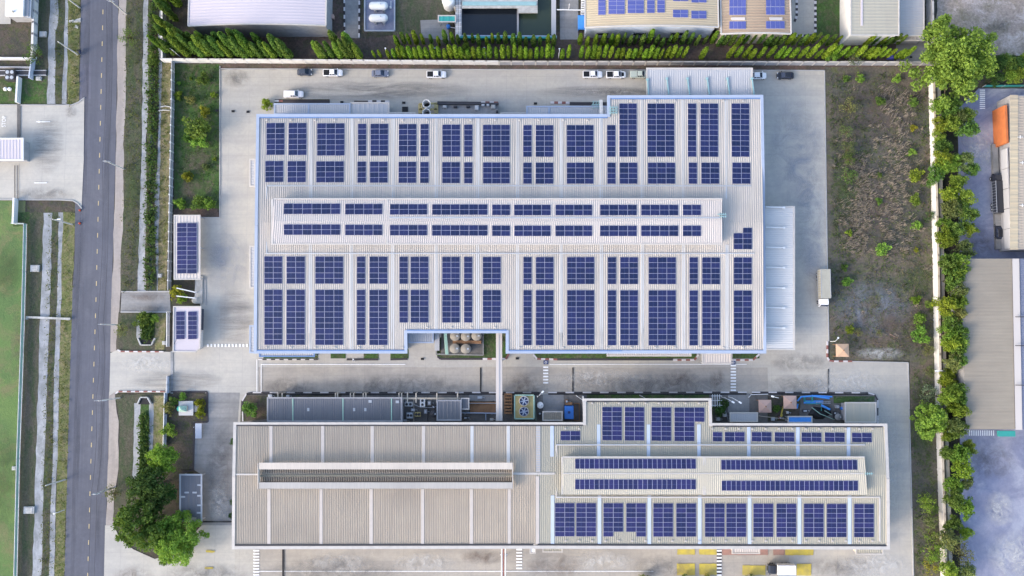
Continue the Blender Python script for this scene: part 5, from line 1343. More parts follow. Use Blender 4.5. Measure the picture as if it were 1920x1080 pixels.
m = MB(); m.lathe((p.x, p.y), [(1.6, 0), (1.7, 3.8), (1.5, 4.3), (.5, 4.7)], 26); m.build('shell', 'white', t)
m = MB(); m.beam((p.x + 1.7, p.y - 2, .5), (p.x + 1.7, p.y - 2, 4.2), .3, .3); m.build('ladder', 'wall_beige', t)
canopy('small dark teal roof next to the pond wall', 822, 29.5, 854, 41, 3.0, 'teal', 'canopy', pitch=12)
t = thing('water_pump', 'blue pump set on the slab beside the pond', 'pump', G(841, 52)); p = G(841, 52, 0)
m = MB(); m.lathe((p.x, p.y), [(.55, 0), (.55, 1.2), (.3, 1.5)], 14); m.build('motor', 'blue', t)
m = MB(); m.tube([(p.x, p.y, .6), (p.x + 2, p.y - .4, .6), (p.x + 2, p.y - 2, .6)], .14, 7); m.build('pipe', 'galv', t)
t = thing('pond', 'dark rectangular treatment pond framed by pale blue walls', 'pond', G(950, 35))
m = MB(); m.poly([G(862, 72, .5), G(972, 72, .5), G(972, -120, .5), G(862, -120, .5)]); struct(m.build('water', 'water', t))
m = MB(); m.poly([G(972, 72, .5), G(1040, 72, .5), G(1040, -120, .5), G(972, -120, .5)]); m.build('green_water', 'water_green', t)
for a, b, w_, h_, mt in (((860, -100), (860, 70), 1.7, 1.6, 'roof_cool'), ((856, 69), (1044, 70), .5, 1.3, 'trim_blue'), ((1038, -100), (1038, 68), 1.2, 1.8, 'roof_cool'), ((971, 14), (971, 68), .5, 1.1, 'wall_grey')):
    m = MB(); m.beam(G(*a, h_ / 2), G(*b, h_ / 2), w_, h_); m.build('basin_wall', mt, t)
m = MB(); m.beam(G(857, 71.5, 1.0), G(1043, 72.5, 1.0), .5, 1.6); m.build('green_band', 'teal', t)
for x in (857, 862):
    m = MB()
    for i in range(9): m.beam(G(x - 3, 2 + i * 8, 2.4), G(x + 3, 2 + i * 8, 2.4), .1, .1)
    m.beam(G(x, -30, 2.4), G(x, 70, 2.4), .12, .12); m.build('handrail', 'white', t)
t = thing('service_deck', 'pale teal-edged service deck across the pond', 'deck', G(940, 5))
m = MB(); m.prism(gp([(866, -60), (1008, -60), (1008, 24), (972, 24), (972, 15), (866, 15)], 2.6), 2.2, 2.6); m.build('slab', 'conc_pale', t)
m = MB(); m.prism(gp(rect(867, 3, 1006, 10), 2.8), 2.6, 2.8); m.build('teal_strip', 'cyan', t)
m = MB()
for x in (870, 970, 1005): q = G(x, 10, 2); m.box(q.x - .2, q.x + .2, q.y - .2, q.y + .2, 0, 2.2)
m.build('pier', 'conc_grey', t)
solo('stair', 'white steel stair against the tan barrel-roofed warehouse', 'stair', (1092, 12), lambda m, x, y: [m.box(x - .5, x + .7, y - 3 + i * .5, y - 2.6 + i * .5, .3 * i, .3 * i + .1) for i in range(14)] + [m.beam((x + d, y - 3, 1.0), (x + d, y + 4, 5.0), .1, .1) for d in (-.5, .7)], 'white')
solo('tarpaulin', 'bright blue tarpaulin slung beside the tan barrel-roofed warehouse', 'tarpaulin', (1089, 46), lambda m, x, y: (m.prism([(x - .9, y - 2), (x + 1.1, y - 2), (x + 1, y + 2), (x - .9, y + 2)], 1.4, 1.7, taper=.1), m.box(x - .8, x - .7, y - 1.9, y + 1.9, 0, 1.4), m.box(x + .9, x + 1, y - 1.9, y + 1.9, 0, 1.4)), 'tarp')
solo('tarpaulin', 'violet blue tarpaulin at the end of the columnar tree row', 'tarpaulin', (1669, 108), lambda m, x, y: (m.prism([(x - 1.3, y - .6), (x + .9, y - .8), (x + 1.2, y + .5), (x - .2, y + .8)], 0, .6, taper=.3), m.prism([(x - .6, y - .3), (x + .6, y - .4), (x + .4, y + .4)], .5, .9, taper=.4)), paint('violet_tarp', (.10, .10, .42)))
solo('pipe_bridge', 'thin white pipe crossing between pond wall and warehouse', 'pipe', (1066, 19), lambda m, x, y: (m.tube([G(1044, 18, 4), G(1096, 19, 4)], .14, 7), m.box(x - .1, x + .1, y - .1, y + .1, 0, 3.9)), 'white')
solo('kiosk', 'small pale pink utility box on the red path', 'box', (624, 34), boxes((-.5, .5, -.5, .5, 0, 1.1), (-.58, .58, -.58, .58, 1.1, 1.25)), 'pink_cloth')
# across the road
for c, hx, hy, lb in (((82, 65), .9, .75, 'pale square manhole box beside the white panel wall'), ((67, 503.5), 1.15, .9, 'pale square manhole box on the soil verge by the turf field'), ((56, 956), 1.35, .9, 'large pale manhole box on the soil verge, lower end of the field'), ((28, 877.5), .5, .5, 'small white box on the turf field edge'),
                      ((301, 517), .5, .5, 'small pale box on the dry grass by the fence'), ((309, 643), .5, .5, 'small white box at the end of the short fence'), ((74, 148), .7, .5, 'small grey box beside the dark pipe channel')):
    solo('manhole_box', lb, 'manhole', c, lambda m, x, y: (m.box(x - hx, x + hx, y - hy, y + hy, 0, .5), m.box(x - hx * .75, x + hx * .75, y - hy * .75, y + hy * .75, .5, .6), m.box(x - hx * .12, x + hx * .12, y - .06, y + .06, .6, .68)), 'conc_pale')
for c, lb in (((11, 167.5), 'round white lid on the lawn, one nearer the picture edge'), ((19, 167.5), 'round white lid on the lawn, one nearer the gate leaf')):
    solo('round_lid', lb, 'lid', c, lambda m, x, y: m.lathe((x, y), [(.5, 0), (.52, .35), (.4, .5), (.1, .58)], 16), 'white', 'round white lids on the lawn')
solo('pipe_channel', 'dark covered pipe channel crossing the verge to the drain', 'channel', (40, 137.5), lambda m, x, y: (m.box(G(-40, 137).x, G(88, 137).x, y - .55, y + .55, 0, .35, 0), m.box(G(-40, 137).x, G(88, 137).x, y + .55, y + .75, 0, .5, 1), m.box(G(-40, 137).x, G(88, 137).x, y - .75, y - .55, 0, .5, 1)), ['dark', 'roof_cool'])
t = thing('condenser_unit', 'dark four-fan condenser unit on the pipe channel', 'air unit', G(18, 140)); p = G(18, 140, 1.5)
m = MB(); m.box(p.x - 1.2, p.x + 1.2, p.y - 1.5, p.y + 1.4, 0, 1.5); m.build('housing', 'dark', t)
for dx in (-.6, .6):
    for dy in (-.75, .7):
        m = MB(); m.lathe((p.x + dx, p.y + dy), [(.48, 1.5), (.48, 1.6), (.15, 1.62)], 14); m.build('fan', 'galv', t)
solo('footbridge', 'narrow pale concrete beam laid across the drain by the turf field', 'footbridge', (90, 597), lambda m, x, y: (m.beam(G(49, 594.5, .6), G(132, 598, .6), .55, .3), m.box(x - 5.7, x - 5.2, y - .3, y + .4, 0, .45), m.box(x + 5.2, x + 5.7, y - .5, y + .2, 0, .45)), 'conc_pale')
solo('stone_slab', 'white broken slab lying on the verge at the road edge', 'slab', (141, 40), lambda m, x, y: (m.prism([(x - 1.6, y - .4), (x + 1.6, y - .3), (x + 1.6, y + .9), (x + .3, y + .5), (x - 1.6, y + .2)], 0, .2), m.prism([(x - .2, y - 1.7), (x + .9, y - 2.1), (x + .9, y - 1.4), (x + .3, y - 1)], 0, .2)), 'conc_pale')
for c, lb in (((141, 144), 'upper'), ((142, 157), 'lower')):
    solo('marker_post', f'{lb} of two short yellowish marker posts on the verge', 'post', c, lambda m, x, y: (m.box(x - .1, x + .1, y - .1, y + .1, 0, 1.5), m.beam((x - .5, y + .2, 1.3), (x + .5, y - .2, 1.3), .25, .25)), 'drygrass', 'marker posts on the verge')
solo('culvert_pipe', 'broken pale pipe end beside the fence across from the road pole', 'pipe', (311, 205), lambda m, x, y: (m.tube([(x - 1.8, y + .5, .3), (x, y + .8, .35), (x + 1.2, y + .6, .3)], .16, 7), m.tube([(x - 1.8, y - .5, .3), (x - .3, y - .3, .35), (x + 1.2, y - .4, .3)], .16, 7)), 'conc_pale')
for (px_, lb) in ((rect(259, 634, 291, 647), 'pale culvert headwall under the entrance, upper one'), (rect(258, 745, 284, 758), 'pale culvert headwall under the entrance, lower one')):
    x0, y0, x1, y1 = px_[0][0], px_[0][1], px_[2][0], px_[2][1]; t = thing('culvert', lb, 'culvert', G((x0 + x1) / 2, (y0 + y1) / 2), 'culverts under the entrance'); u = y0 < 700
    yo, yi = (y1, y0) if u else (y0, y1)
    m = MB()
    for a, b in (((x0, yi), (x0 + 6, yo)), ((x0 + 6, yo), (x1 - 7, yo)), ((x1 - 7, yo), (x1, yi))): m.beam(G(*a, .35), G(*b, .35), .3, .7)
    m.build('headwall', 'conc_pale', t)
    m = MB(); m.poly([G(x0 + 1, yi, .22), G(x1 - 1, yi, .22), G(x1 - 7, yo, .22), G(x0 + 6, yo, .22)]); m.build('opening', 'black', t)
for c, lb in (((150.5, 394.5), 'upper'), ((150.5, 419), 'lower')):
    p = G(*c, 0); t = thing('traffic_cone', f'{lb} of two red cones at the road edge below the driveway', 'cone', p, 'road cones')
    m = MB(); m.box(p.x - .28, p.x + .28, p.y - .28, p.y + .28, .05, .12); m.build('base', 'black', t)
    m = MB(); m.lathe((p.x, p.y), [(.24, .12), (.05, .95)], 12); m.build('cone', paint('cone_red', (.7, .1, .05)), t)
for c, lb in (((1023.5, 679.5), 'navy floor plate with white emblem at the crossing near the covered walkway'), ((1374.5, 680), 'navy floor plate with white emblem at the crossing near the entrance canopy')):
    p = G(*c, .3); t = thing('warning_plate', lb, 'floor sign', p); m = MB(); m.box(p.x - .6, p.x + .6, p.y - .5, p.y + .5, .24, .34); m.build('plate', 'navy', t)
    m = MB(); m.lathe((p.x, p.y), [(.34, .345), (.34, .36)], 16); m.build('disc', 'sky_strip', t)
    m = MB(); m.lathe((p.x, p.y + .08), [(.1, .36), (.1, .37)], 10); m.box(p.x - .12, p.x + .12, p.y - .22, p.y, .36, .37); m.build('figure', 'navy', t)

# smaller gear in the service yards


def unit(label, c, w_, d_, h_, mat, cap='galv', name='equipment_box'):
    p = G(*c, 0); t = thing(name, label, 'equipment', p, 'small machinery in the service yards')
    m = MB(); m.box(p.x - w_ / 2, p.x + w_ / 2, p.y - d_ / 2, p.y + d_ / 2, .1, h_); m.box(p.x - w_ / 2 - .1, p.x + w_ / 2 + .1, p.y - d_ / 2 - .1, p.y + d_ / 2 + .1, 0, .1); m.build('housing', mat, t)
    m = MB(); m.box(p.x - w_ * .3, p.x + w_ * .3, p.y - d_ * .3, p.y + d_ * .3, h_, h_ + .12); m.tube([(p.x + w_ * .4, p.y, h_ * .7), (p.x + w_ * .4 + .7, p.y, h_ * .7), (p.x + w_ * .4 + .7, p.y - .5, .1)], .06, 5); m.build('cap', cap, t)


for c, w_, d_, h_, mt, lb in (((775, 768), 1.0, .7, 1.0, 'roof_cool', 'small pale box in the middle of the air unit pad'), ((799, 771), .8, 1.1, 1.2, 'wall_grey', 'grey box between the air units and the dark vessel'), ((760, 788), .9, .5, .8, 'galv', 'small silver box at the foot of the screen wall'),
                              ((806, 755), .9, 1.2, 1.3, 'conc_grey', 'grey cabinet beside the tall white air unit'), ((814, 762), .7, .7, 1.6, 'dark', 'dark cabinet by the pump house corner'), ((873, 783), 1.1, .7, .9, 'dark', 'dark box beside the pale blue ground pipe'), ((922, 786), .9, .6, .8, 'wall_beige', 'beige box at the walkway foot near the second factory'),
                              ((1012, 775), .9, .8, .9, 'dark', 'dark box under the small white tank'), ((1062, 752), .7, .9, 1.3, 'rust', 'rusty box above the blue tank'), ((1345, 785), 1.0, .9, 1.0, 'roof_cool', 'pale box at the jutting wing foot by the dark shrubs'), ((1357, 778), .8, .7, 1.2, 'white', 'white box beside the dark shrub heap'),
                              ((1448, 785), .9, .9, .7, 'galv', 'silver box below the nearer faded gazebo'), ((1461, 783), .6, .6, .9, 'kerb_red', 'small red box below the two faded gazebos'), ((1475, 773), .5, .5, .9, 'white', 'small white box below the gazebo by the blue pipes'), ((1508, 770), 1.4, .7, .6, 'dark', 'dark box between the gazebo and the black tarpaulin'),
                              ((1567, 762), .9, .8, 1.2, 'wall_grey', 'grey cabinet beside the small blue drum'), ((1563, 774), .7, .7, 1.0, 'dark', 'dark cabinet beside the round drum'), ((900, 745), 1.2, .6, .8, 'galv', 'silver box on the pad above the brown tank'), ((508, 742), .9, .7, .9, 'white', 'white box at the rounded bed near the pipe rack'), ((541, 742), .6, .5, 1.0, 'white', 'thin white box behind the pipe rack')):
    unit(lb, c, w_, d_, h_, mt)
for pts, r_, mt, lb in (([(760, 752), (790, 764), (812, 764)], .09, 'galv', 'thin silver pipe looping between the air units'), ([(776, 745), (776, 790)], .1, 'wall_beige', 'beige pipe crossing the air unit pad'), ([(802, 742), (802, 790)], .1, 'dark', 'dark pipe beside the pump house'), ([(880, 756), (930, 756)], .12, 'galv', 'silver pipe along the brown tank'),
                        ([(1002, 742), (1005, 788)], .1, 'pipe_green', 'green pipe beside the cooling tower'), ([(1336, 760), (1360, 770), (1366, 790)], .1, 'galv', 'silver pipe snaking through the dark shrubs'), ([(1404, 745), (1408, 740), (1440, 739)], .1, 'white', 'white bent pipe at the concrete path kerb'), ([(1424, 780), (1475, 786)], .08, 'wall_beige', 'beige pipe under the two faded gazebos'),
                        ([(1512, 757), (1540, 757), (1540, 770)], .1, 'teal', 'teal pipe bending toward the black tarpaulin')):
    P_ = [G(x, y, .7) for x, y in pts]; m = MB(); m.tube(P_, r_, 6)
    for q in (P_[0], P_[-1]): m.box(q.x - .07, q.x + .07, q.y - .07, q.y + .07, 0, .7)
    tag(m.build('pipe', mt, origin=(P_[0].x, P_[0].y, 0)), lb, 'pipe')
# ------------------------------------------------------------------ vegetation
def leaf(m, p, s, rg, up=.5):
    """one leaf-sized rhomb at p"""
    n = Vector((rg.gauss(0, 1), rg.gauss(0, 1), rg.gauss(0, .7) + up)).normalized()
    a = n.cross(Vector((rg.gauss(0, 1), rg.gauss(0, 1), rg.gauss(0, 1)))).normalized(); b = n.cross(a)
    l = s * rg.uniform(.7, 1.3); w_ = l * rg.uniform(.5, .8)
    m.quad(p - a * l, p - b * w_ + n * l * .15, p + a * l, p + b * w_ - n * l * .1)


def broad(seed, r, hc, ht, nclump, nleaf, ls, flat=.7, rag=.3, gapp=.0):
    """crown (radius r, its middle at hc) as leaf clumps round limb ends, and the tapered trunk with those limbs"""
    rg = random.Random(seed); c = MB(); t = MB(); ends = []
    lob = [rg.uniform(1 - rag, 1 + rag * .4) for _ in range(9)]
    for k in range(nclump):
        for _ in range(30):
            th = rg.uniform(0, 2 * math.pi); z = rg.uniform(-.55, 1); q = math.sqrt(max(0, 1 - z * z)) if z > 0 else 1
            rr = rg.uniform(.02, 1) ** .5; lb = lob[int(th / 2 / math.pi * 9) % 9]
            p = Vector((math.cos(th) * q * r * rr * lb, math.sin(th) * q * r * rr * lb, hc + z * r * flat * rr))
            if all((p - e).length > r * .9 / nclump ** .5 for e in ends[-60:]): break
        ends.append(p); cr = r * rg.uniform(.9, 1.5) / nclump ** .42
        for _ in range(nleaf):
            d = Vector((rg.gauss(0, 1), rg.gauss(0, 1), rg.gauss(0, .7))).normalized() * cr * rg.random() ** .4
            leaf(c, p + d, ls, rg)
    tr = max(.07, r * .055)
    t.tube([(0, 0, 0), (.1 * tr, 0, hc * .45), (0, .3 * tr, hc * .9)], [tr * 1.3, tr, tr * .5], 7)
    for e in ends[::max(1, nclump // 14)]:
        s0 = Vector((0, 0, hc * rg.uniform(.4, .8))); t.tube([s0, s0.lerp(e, .5) + Vector((0, 0, r * .06)), e], [tr * .45, tr * .28, tr * .08], 5)
    return c, t


def column(seed, h, r, n):
    """slender drooping columnar tree"""
    rg = random.Random(seed); c = MB(); t = MB()
    bul = [rg.uniform(.72, 1.15) for _ in range(12)]
    for _ in range(n):
        u = rg.random() ** .85; z = .5 + (h - .5) * u
        pr = (min(1, u * 5 + .35)) * (1 - max(0, u - .55) ** 1.4 * 1.75) * bul[int(u * 11.99)]
        th = rg.uniform(0, 2 * math.pi); q = rg.random() ** .4 * max(.06, pr) * r
        p = Vector((math.cos(th) * q, math.sin(th) * q, z)); leaf(c, p, .22, rg, .2)
    t.tube([(0, 0, 0), (0, 0, h * .5), (0, 0, h * .93)], [.13, .09, .03], 6)
    for k in range(7):
        th = k * 2.4; z = h * (.15 + .1 * k); t.tube([(0, 0, z), (math.cos(th) * r * .5, math.sin(th) * r * .5, z + .2), (math.cos(th) * r * .7, math.sin(th) * r * .7, z - .1)], [.04, .03, .01], 4)
    return c, t


def tmpl(pair):
    c, t = pair; out = []
    for m, nm, mt in ((c, 'crown', 'leaf'), (t, 'trunk', 'bark')):
        o = m.build(nm, mt); out.append(o.data); bpy.data.objects.remove(o)
    return out


TP = {'col': [tmpl(column(s, 8.6, .60, 1300)) for s in (1, 2, 3, 4)],
      'colbig': [tmpl(column(s, 12.5, .95, 2600)) for s in (11, 12, 13)],
      'big': [tmpl(broad(24, 10.3, 8.0, 0, 175, 100, .33, .8, .3)), tmpl(broad(22, 9.8, 8.0, 0, 150, 110, .34, .75, .12))],
      'round': [tmpl(broad(s, 5.6, 6.0, 0, 85, 80, .27, .75, .18)) for s in (31, 32)],
      'mid': [tmpl(broad(s, 2.7, 4.6, 0, 34, 58, .20, .75, .5)) for s in (41, 42, 43, 44)],
      'loose': [tmpl(broad(s, 3.2, 4.8, 0, 40, 28, .19, .8, .35)) for s in (51, 52)],
      'shrub': [tmpl(broad(s, 1.25, 1.1, 0, 16, 46, .14, .7, .35)) for s in (61, 62, 63)],
      'clip': [tmpl(broad(71, 1.5, 1.1, 0, 40, 45, .12, .7, .05))],
      'airy': [tmpl(broad(s, 2.6, 2.6, 0, 26, 20, .15, .7, .4)) for s in (81, 82)]}
GRN = {'bright': (.185, .28, .045), 'lime': (.20, .27, .035), 'mid': (.125, .21, .045), 'dark': (.07, .14, .04), 'olive': (.165, .195, .07), 'grey': (.15, .21, .13), 'yellow': (.24, .25, .03), 'col': (.175, .275, .03), 'leafy': (.16, .265, .05), 'fresh': (.19, .33, .06)}


def plant(kind, var, px, hpx, scale, colour, name, label, cat, group=None, sz=None):
    """hpx: height at which px is read, so that a crown seen from above lands where the picture has it"""
    p = G(px[0], px[1], hpx); p.z = 0
    t = thing(name, label, cat, p, group); t.rotation_euler = (0, 0, rnd.uniform(0, 6.28)); q_ = rnd.uniform(.82, 1.22) if kind in ('col', 'colbig') else 1; t.scale = (scale * q_, scale * q_, (sz or scale) * (rnd.uniform(.78, 1.12) if q_ != 1 else rnd.uniform(.94, 1.06)))
    ms = TP[kind][var % len(TP[kind])]
    for nm, me in zip(('crown', 'trunk'), ms):
        o = bpy.data.objects.new(nm, me); COL.objects.link(o); o.parent = t
        k = rnd.uniform(.74, 1.18); c = GRN[colour]; o.color = (c[0] * k * rnd.uniform(.86, 1.16), c[1] * k, c[2] * k, 1)
    return t


# columnar trees along the precast wall
xs = []; x = 700.0
while x < 1690:
    if not (1036 < x < 1052 or 1073 < x < 1084 or 1290 < x < 1308 or 1322 < x < 1350): xs.append(x)
    x += rnd.uniform(8.8, 12.6) if x < 1340 else rnd.uniform(11, 16.5)
front = [(x, 109 + rnd.uniform(-1.5, 1), 0) for x in (704, 715)] + [(x, 109.5 + rnd.uniform(-1.5, 1), 0) for x in xs if x > 724]
for i, (x, y, _) in enumerate(front):
    plant('col', i, (x, y), 0, rnd.uniform(.62, .8) if x < 740 else rnd.uniform(.86, 1.08), 'col', 'columnar_tree', f'slim bright columnar tree, {nth(i)} from the gas tanks in the row along the wall', 'tree', 'columnar trees in the front row along the precast wall')
back = []; x = 748.0
while x < 1688:
    if not (1042 < x < 1082 or (1575 < x < 1612)): back.append(x)
    x += rnd.uniform(10.5, 15)
for i, x in enumerate(back):
    plant('col', i + 1, (x, 84 + rnd.uniform(-3, 4)), 0, rnd.uniform(.75, 1.0), 'mid' if rnd.random() < .5 else 'col', 'columnar_tree', f'slim darker columnar tree, {nth(i)} from the gas tanks in the row farther behind the wall', 'tree', 'columnar trees in the back row behind the precast wall')
big = [(318, 100), (333, 104), (345, 98), (359, 106), (372, 102), (386, 107), (398, 103), (412, 107), (425, 104), (438, 108), (452, 105), (466, 108), (480, 106), (494, 109), (508, 106), (519, 110), (534, 107), (547, 110), (606, 108), (613, 110),
       (627, 109), (642, 108), (655, 110), (664, 107), (677, 110), (330, 82), (345, 74), (322, 60), (334, 40), (320, 22), (340, 12), (318, 2), (338, -8), (352, 88), (366, 90), (382, 92), (397, 90), (411, 93), (427, 91), (444, 93), (459, 91), (473, 94), (498, 93), (527, 95), (640, 96), (662, 95)]
for i, (x, y) in enumerate(big):
    if i < 25 or i >= len(big) - 13: lab = f'tall leaning columnar tree, {nth(i)} from the road in the dense corner row by the wall' if i < 25 else f'tall columnar tree, {nth(i - len(big) + 13)} from the road in the second corner row by the warehouse'
    else: lab = f'tall dark columnar tree, {nth(i - 25)} up from the corner along the white wall by the drain'
    plant('colbig', i, (x, y), 0, rnd.uniform(.9, 1.15), 'mid' if i % 3 else 'bright', 'columnar_tree', lab, 'tree', 'tall columnar trees of the corner')
plant('mid', 1, (872, 86), 6, .75, 'bright', 'broadleaf_tree', 'bushy pale broad-leaved tree standing among the columnar trees below the pond', 'tree')
plant('mid', 2, (1566, 100), 5, .7, 'bright', 'broadleaf_tree', 'bushy broad-leaved tree among the columnar trees below the small lawn', 'tree')
# single large trees
plant('big', 0, (1781, 117), 8, 1.02, 'leafy', 'broadleaf_tree', 'huge bright green spreading tree at the wall corner beside the waste ground', 'tree')
plant('big', 1, (332, 1008), 5.2, .68, 'fresh', 'broadleaf_tree', 'round vivid green tree lowest in the group beside the road', 'tree', sz=.66)
plant('round', 0, (284, 916), 6, 1.12, 'dark', 'broadleaf_tree', 'dark dense tree in the middle of the group beside the road', 'tree')
plant('round', 1, (272, 982), 5, 1.15, 'mid', 'broadleaf_tree', 'mid green spreading tree below the dark one beside the road', 'tree')
plant('round', 0, (306, 863), 4.5, .82, 'bright', 'broadleaf_tree', 'lighter green tree topmost in the group beside the road', 'tree')
plant('mid', 1, (308, 1044), 4, .75, 'mid', 'broadleaf_tree', 'small tree tucked under the round vivid tree near the gate', 'tree')
plant('mid', 0, (318, 925), 4, .9, 'dark', 'broadleaf_tree', 'small dark tree between the dense trees and the parking shed', 'tree')
plant('round', 1, (1742, 790), 4.5, .78, 'fresh', 'broadleaf_tree', 'round vivid green tree leaning over the long boundary wall', 'tree')
# row of broad trees behind the east wall
er = [(1760, 196), (1782, 205), (1765, 235), (1785, 232), (1800, 222), (1812, 245), (1764, 258), (1812, 215), (1767, 300), (1790, 302), (1808, 300), (1826, 316), (1766, 312), (1753, 332), (1779, 365), (1808, 370), (1782, 392), (1818, 402), (1775, 420), (1793, 432), (1820, 428),
      (1783, 452), (1808, 466), (1778, 490), (1793, 510), (1785, 525), (1772, 572), (1795, 566), (1808, 590), (1779, 600), (1778, 628), (1807, 622), (1782, 645), (1814, 642), (1785, 680), (1818, 675), (1788, 735), (1810, 732), (1790, 768), (1817, 768), (1790, 798), (1808, 808), (1818, 838),
      (1776, 848), (1800, 878), (1792, 910), (1812, 905), (1785, 938), (1808, 950), (1788, 985), (1815, 1000), (1780, 1068), (1815, 1072), (1772, 275), (1795, 340), (1800, 392), (1770, 445), (1800, 488), (1800, 545), (1800, 655), (1775, 745), (1802, 752), (1778, 815), (1800, 850), (1775, 1010), (1795, 1090)]
for i, (x, y) in enumerate(er):
    roofside = 478 < y < 815
    if roofside: x = min(x, 1797)
    plant('mid', i, (x, y), 4.5 * (1.3 if roofside else 1), rnd.uniform(.74, 1.1), ('bright', 'mid', 'lime', 'bright', 'olive', 'mid')[i % 6], 'broadleaf_tree', f'lobed broad-leaved tree, {nth(i)} down from the huge tree in the row behind the wall', 'tree', 'broad-leaved trees in the row behind the long boundary wall', 1.3 if roofside else None)
plant('round', 0, (1780, 710), 4, .5, 'lime', 'broadleaf_tree', 'bright lime green round tree in the row at the boundary wall', 'tree')
plant('airy', 0, (1800, 1040), 2, 1.3, 'olive', 'bare_shrub', 'grey half-bare shrub near the bottom of the broad tree row', 'shrub')
for i, (x, y, s, c) in enumerate(((1868, 122, .9, 'dark'), (1885, 118, .9, 'mid'), (1903, 122, .9, 'dark'), (1918, 112, .9, 'bright'), (1890, 143, .8, 'bright'), (1908, 140, .9, 'bright'), (1866, 148, .8, 'dark'), (1930, 138, 1, 'mid'))):
    plant('mid', i, (x, y), 3, s, c, 'broadleaf_tree', f'dense bushy tree, {nth(i)} outward from the huge tree in the hedge over the depot', 'tree', 'bushy trees above the depot')
# strip inside the east wall
for i, (x, y, s, c, k) in enumerate(((1735, 735, 1.1, 'grey', 'airy'), (1738, 770, .9, 'fresh', 'loose'), (1732, 940, .75, 'bright', 'loose'), (1748, 955, .5, 'mid', 'loose'), (1742, 975, .6, 'olive', 'loose'), (1747, 1003, .7, 'fresh', 'airy'), (1742, 1030, .9, 'bright', 'loose'), (1744, 1062, .9, 'yellow', 'airy'), (1741, 694, .7, 'olive', 'airy'))):
    plant(k, i, (x, y), 2, s, c, 'leafy_shrub', f'{("grey-green", "dense", "feathery", "small", "drab", "fresh green", "wide", "yellowish", "faint")[i]} shrub on the soil strip inside the boundary wall', 'shrub')
# vacant lot shrubs
lots = [(1597, 118, 1.9, 'grey', 'airy', 'pale silvery sapling rising over the precast wall by the lot'), (1587, 148, .9, 'mid', 'shrub', 'green shrub below the silvery sapling, nearer the yard'), (1612, 147, 1.3, 'fresh', 'shrub', 'bright shrub below the silvery sapling, nearer the huge tree'), (1681, 147, 1.1, 'fresh', 'shrub', 'green shrub in the lot beside the huge tree'),
        (1650, 190, 1.3, 'mid', 'shrub', 'dark shrub between straw clumps in the upper lot'), (1711, 192, 1.4, 'mid', 'shrub', 'dark shrub close under the huge tree edge'), (1714, 240, .9, 'yellow', 'shrub', 'yellow-green shrub near the boundary wall in the lot'), (1588, 205, 1.8, 'olive', 'airy', 'topmost drab bush along the yard side of the lot'), (1585, 250, 1.5, 'olive', 'airy', 'second drab bush down the yard side of the lot'),
        (1588, 282, 1.6, 'olive', 'airy', 'third drab bush down the yard side of the lot'), (1588, 303, 1.5, 'mid', 'airy', 'green bush under three drab ones on the yard side'), (1585, 332, 1.6, 'mid', 'airy', 'lowest of the green bushes along the yard side of the lot'), (1711, 286, 1.0, 'fresh', 'shrub', 'small bright shrub above the large one near the boundary wall'), (1714, 331, 1.8, 'lime', 'shrub', 'large lime shrub near the boundary wall'),
        (1649, 328, .8, 'mid', 'shrub', 'small faint shrub in the middle of the lot, upper'), (1648, 377, .9, 'mid', 'shrub', 'small faint shrub in the middle of the lot, lower'), (1715, 376, 1.5, 'bright', 'shrub', 'bright shrub under the large lime one'), (1718, 423, 1.3, 'fresh', 'shrub', 'green shrub by the wall level with the stepped solar array'), (1592, 437, .9, 'lime', 'shrub', 'low bright shrub among straw streaks near the yard'),
        (1652, 469, 1.8, 'fresh', 'shrub', 'wide green shrub lying in the middle of the lot'), (1719, 468, .7, 'yellow', 'shrub', 'tiny yellow-green shrub near the wall'), (1585, 502, .9, 'mid', 'shrub', 'small shrub just above the shrub by the parked truck'), (1587, 529, 1.3, 'fresh', 'shrub', 'green shrub beside the parked truck'), (1593, 617, 1.3, 'lime', 'shrub', 'bright shrub above the lone tan gazebo'),
        (1717, 561, 1.2, 'lime', 'shrub', 'lime shrub by the wall level with the truck cab'), (1742, 571, 1.1, 'mid', 'shrub', 'dark shrub touching the boundary wall near the lime one'), (1723, 599, 1.7, 'fresh', 'shrub', 'upper of two large green shrubs by the wall'), (1724, 628, 2.2, 'fresh', 'shrub', 'lower and larger of two green shrubs by the wall'), (1739, 655, 1.3, 'olive', 'airy', 'drab shrub below the two large ones by the wall'),
        (1744, 405, 1.2, 'dark', 'airy', 'dark bush hugging the boundary wall inside the lot'), (1610, 625, .9, 'olive', 'airy', 'faint dry bush beside the bright one over the gazebo'), (1648, 624, .7, 'olive', 'airy', 'faint dry bush near the orange plank')]
for i, (x, y, s, c, k, lb) in enumerate(lots):
    plant(k, i, (x, y), 1, s * (.55 if k == 'airy' else .85), c, 'leafy_shrub', lb, 'shrub')
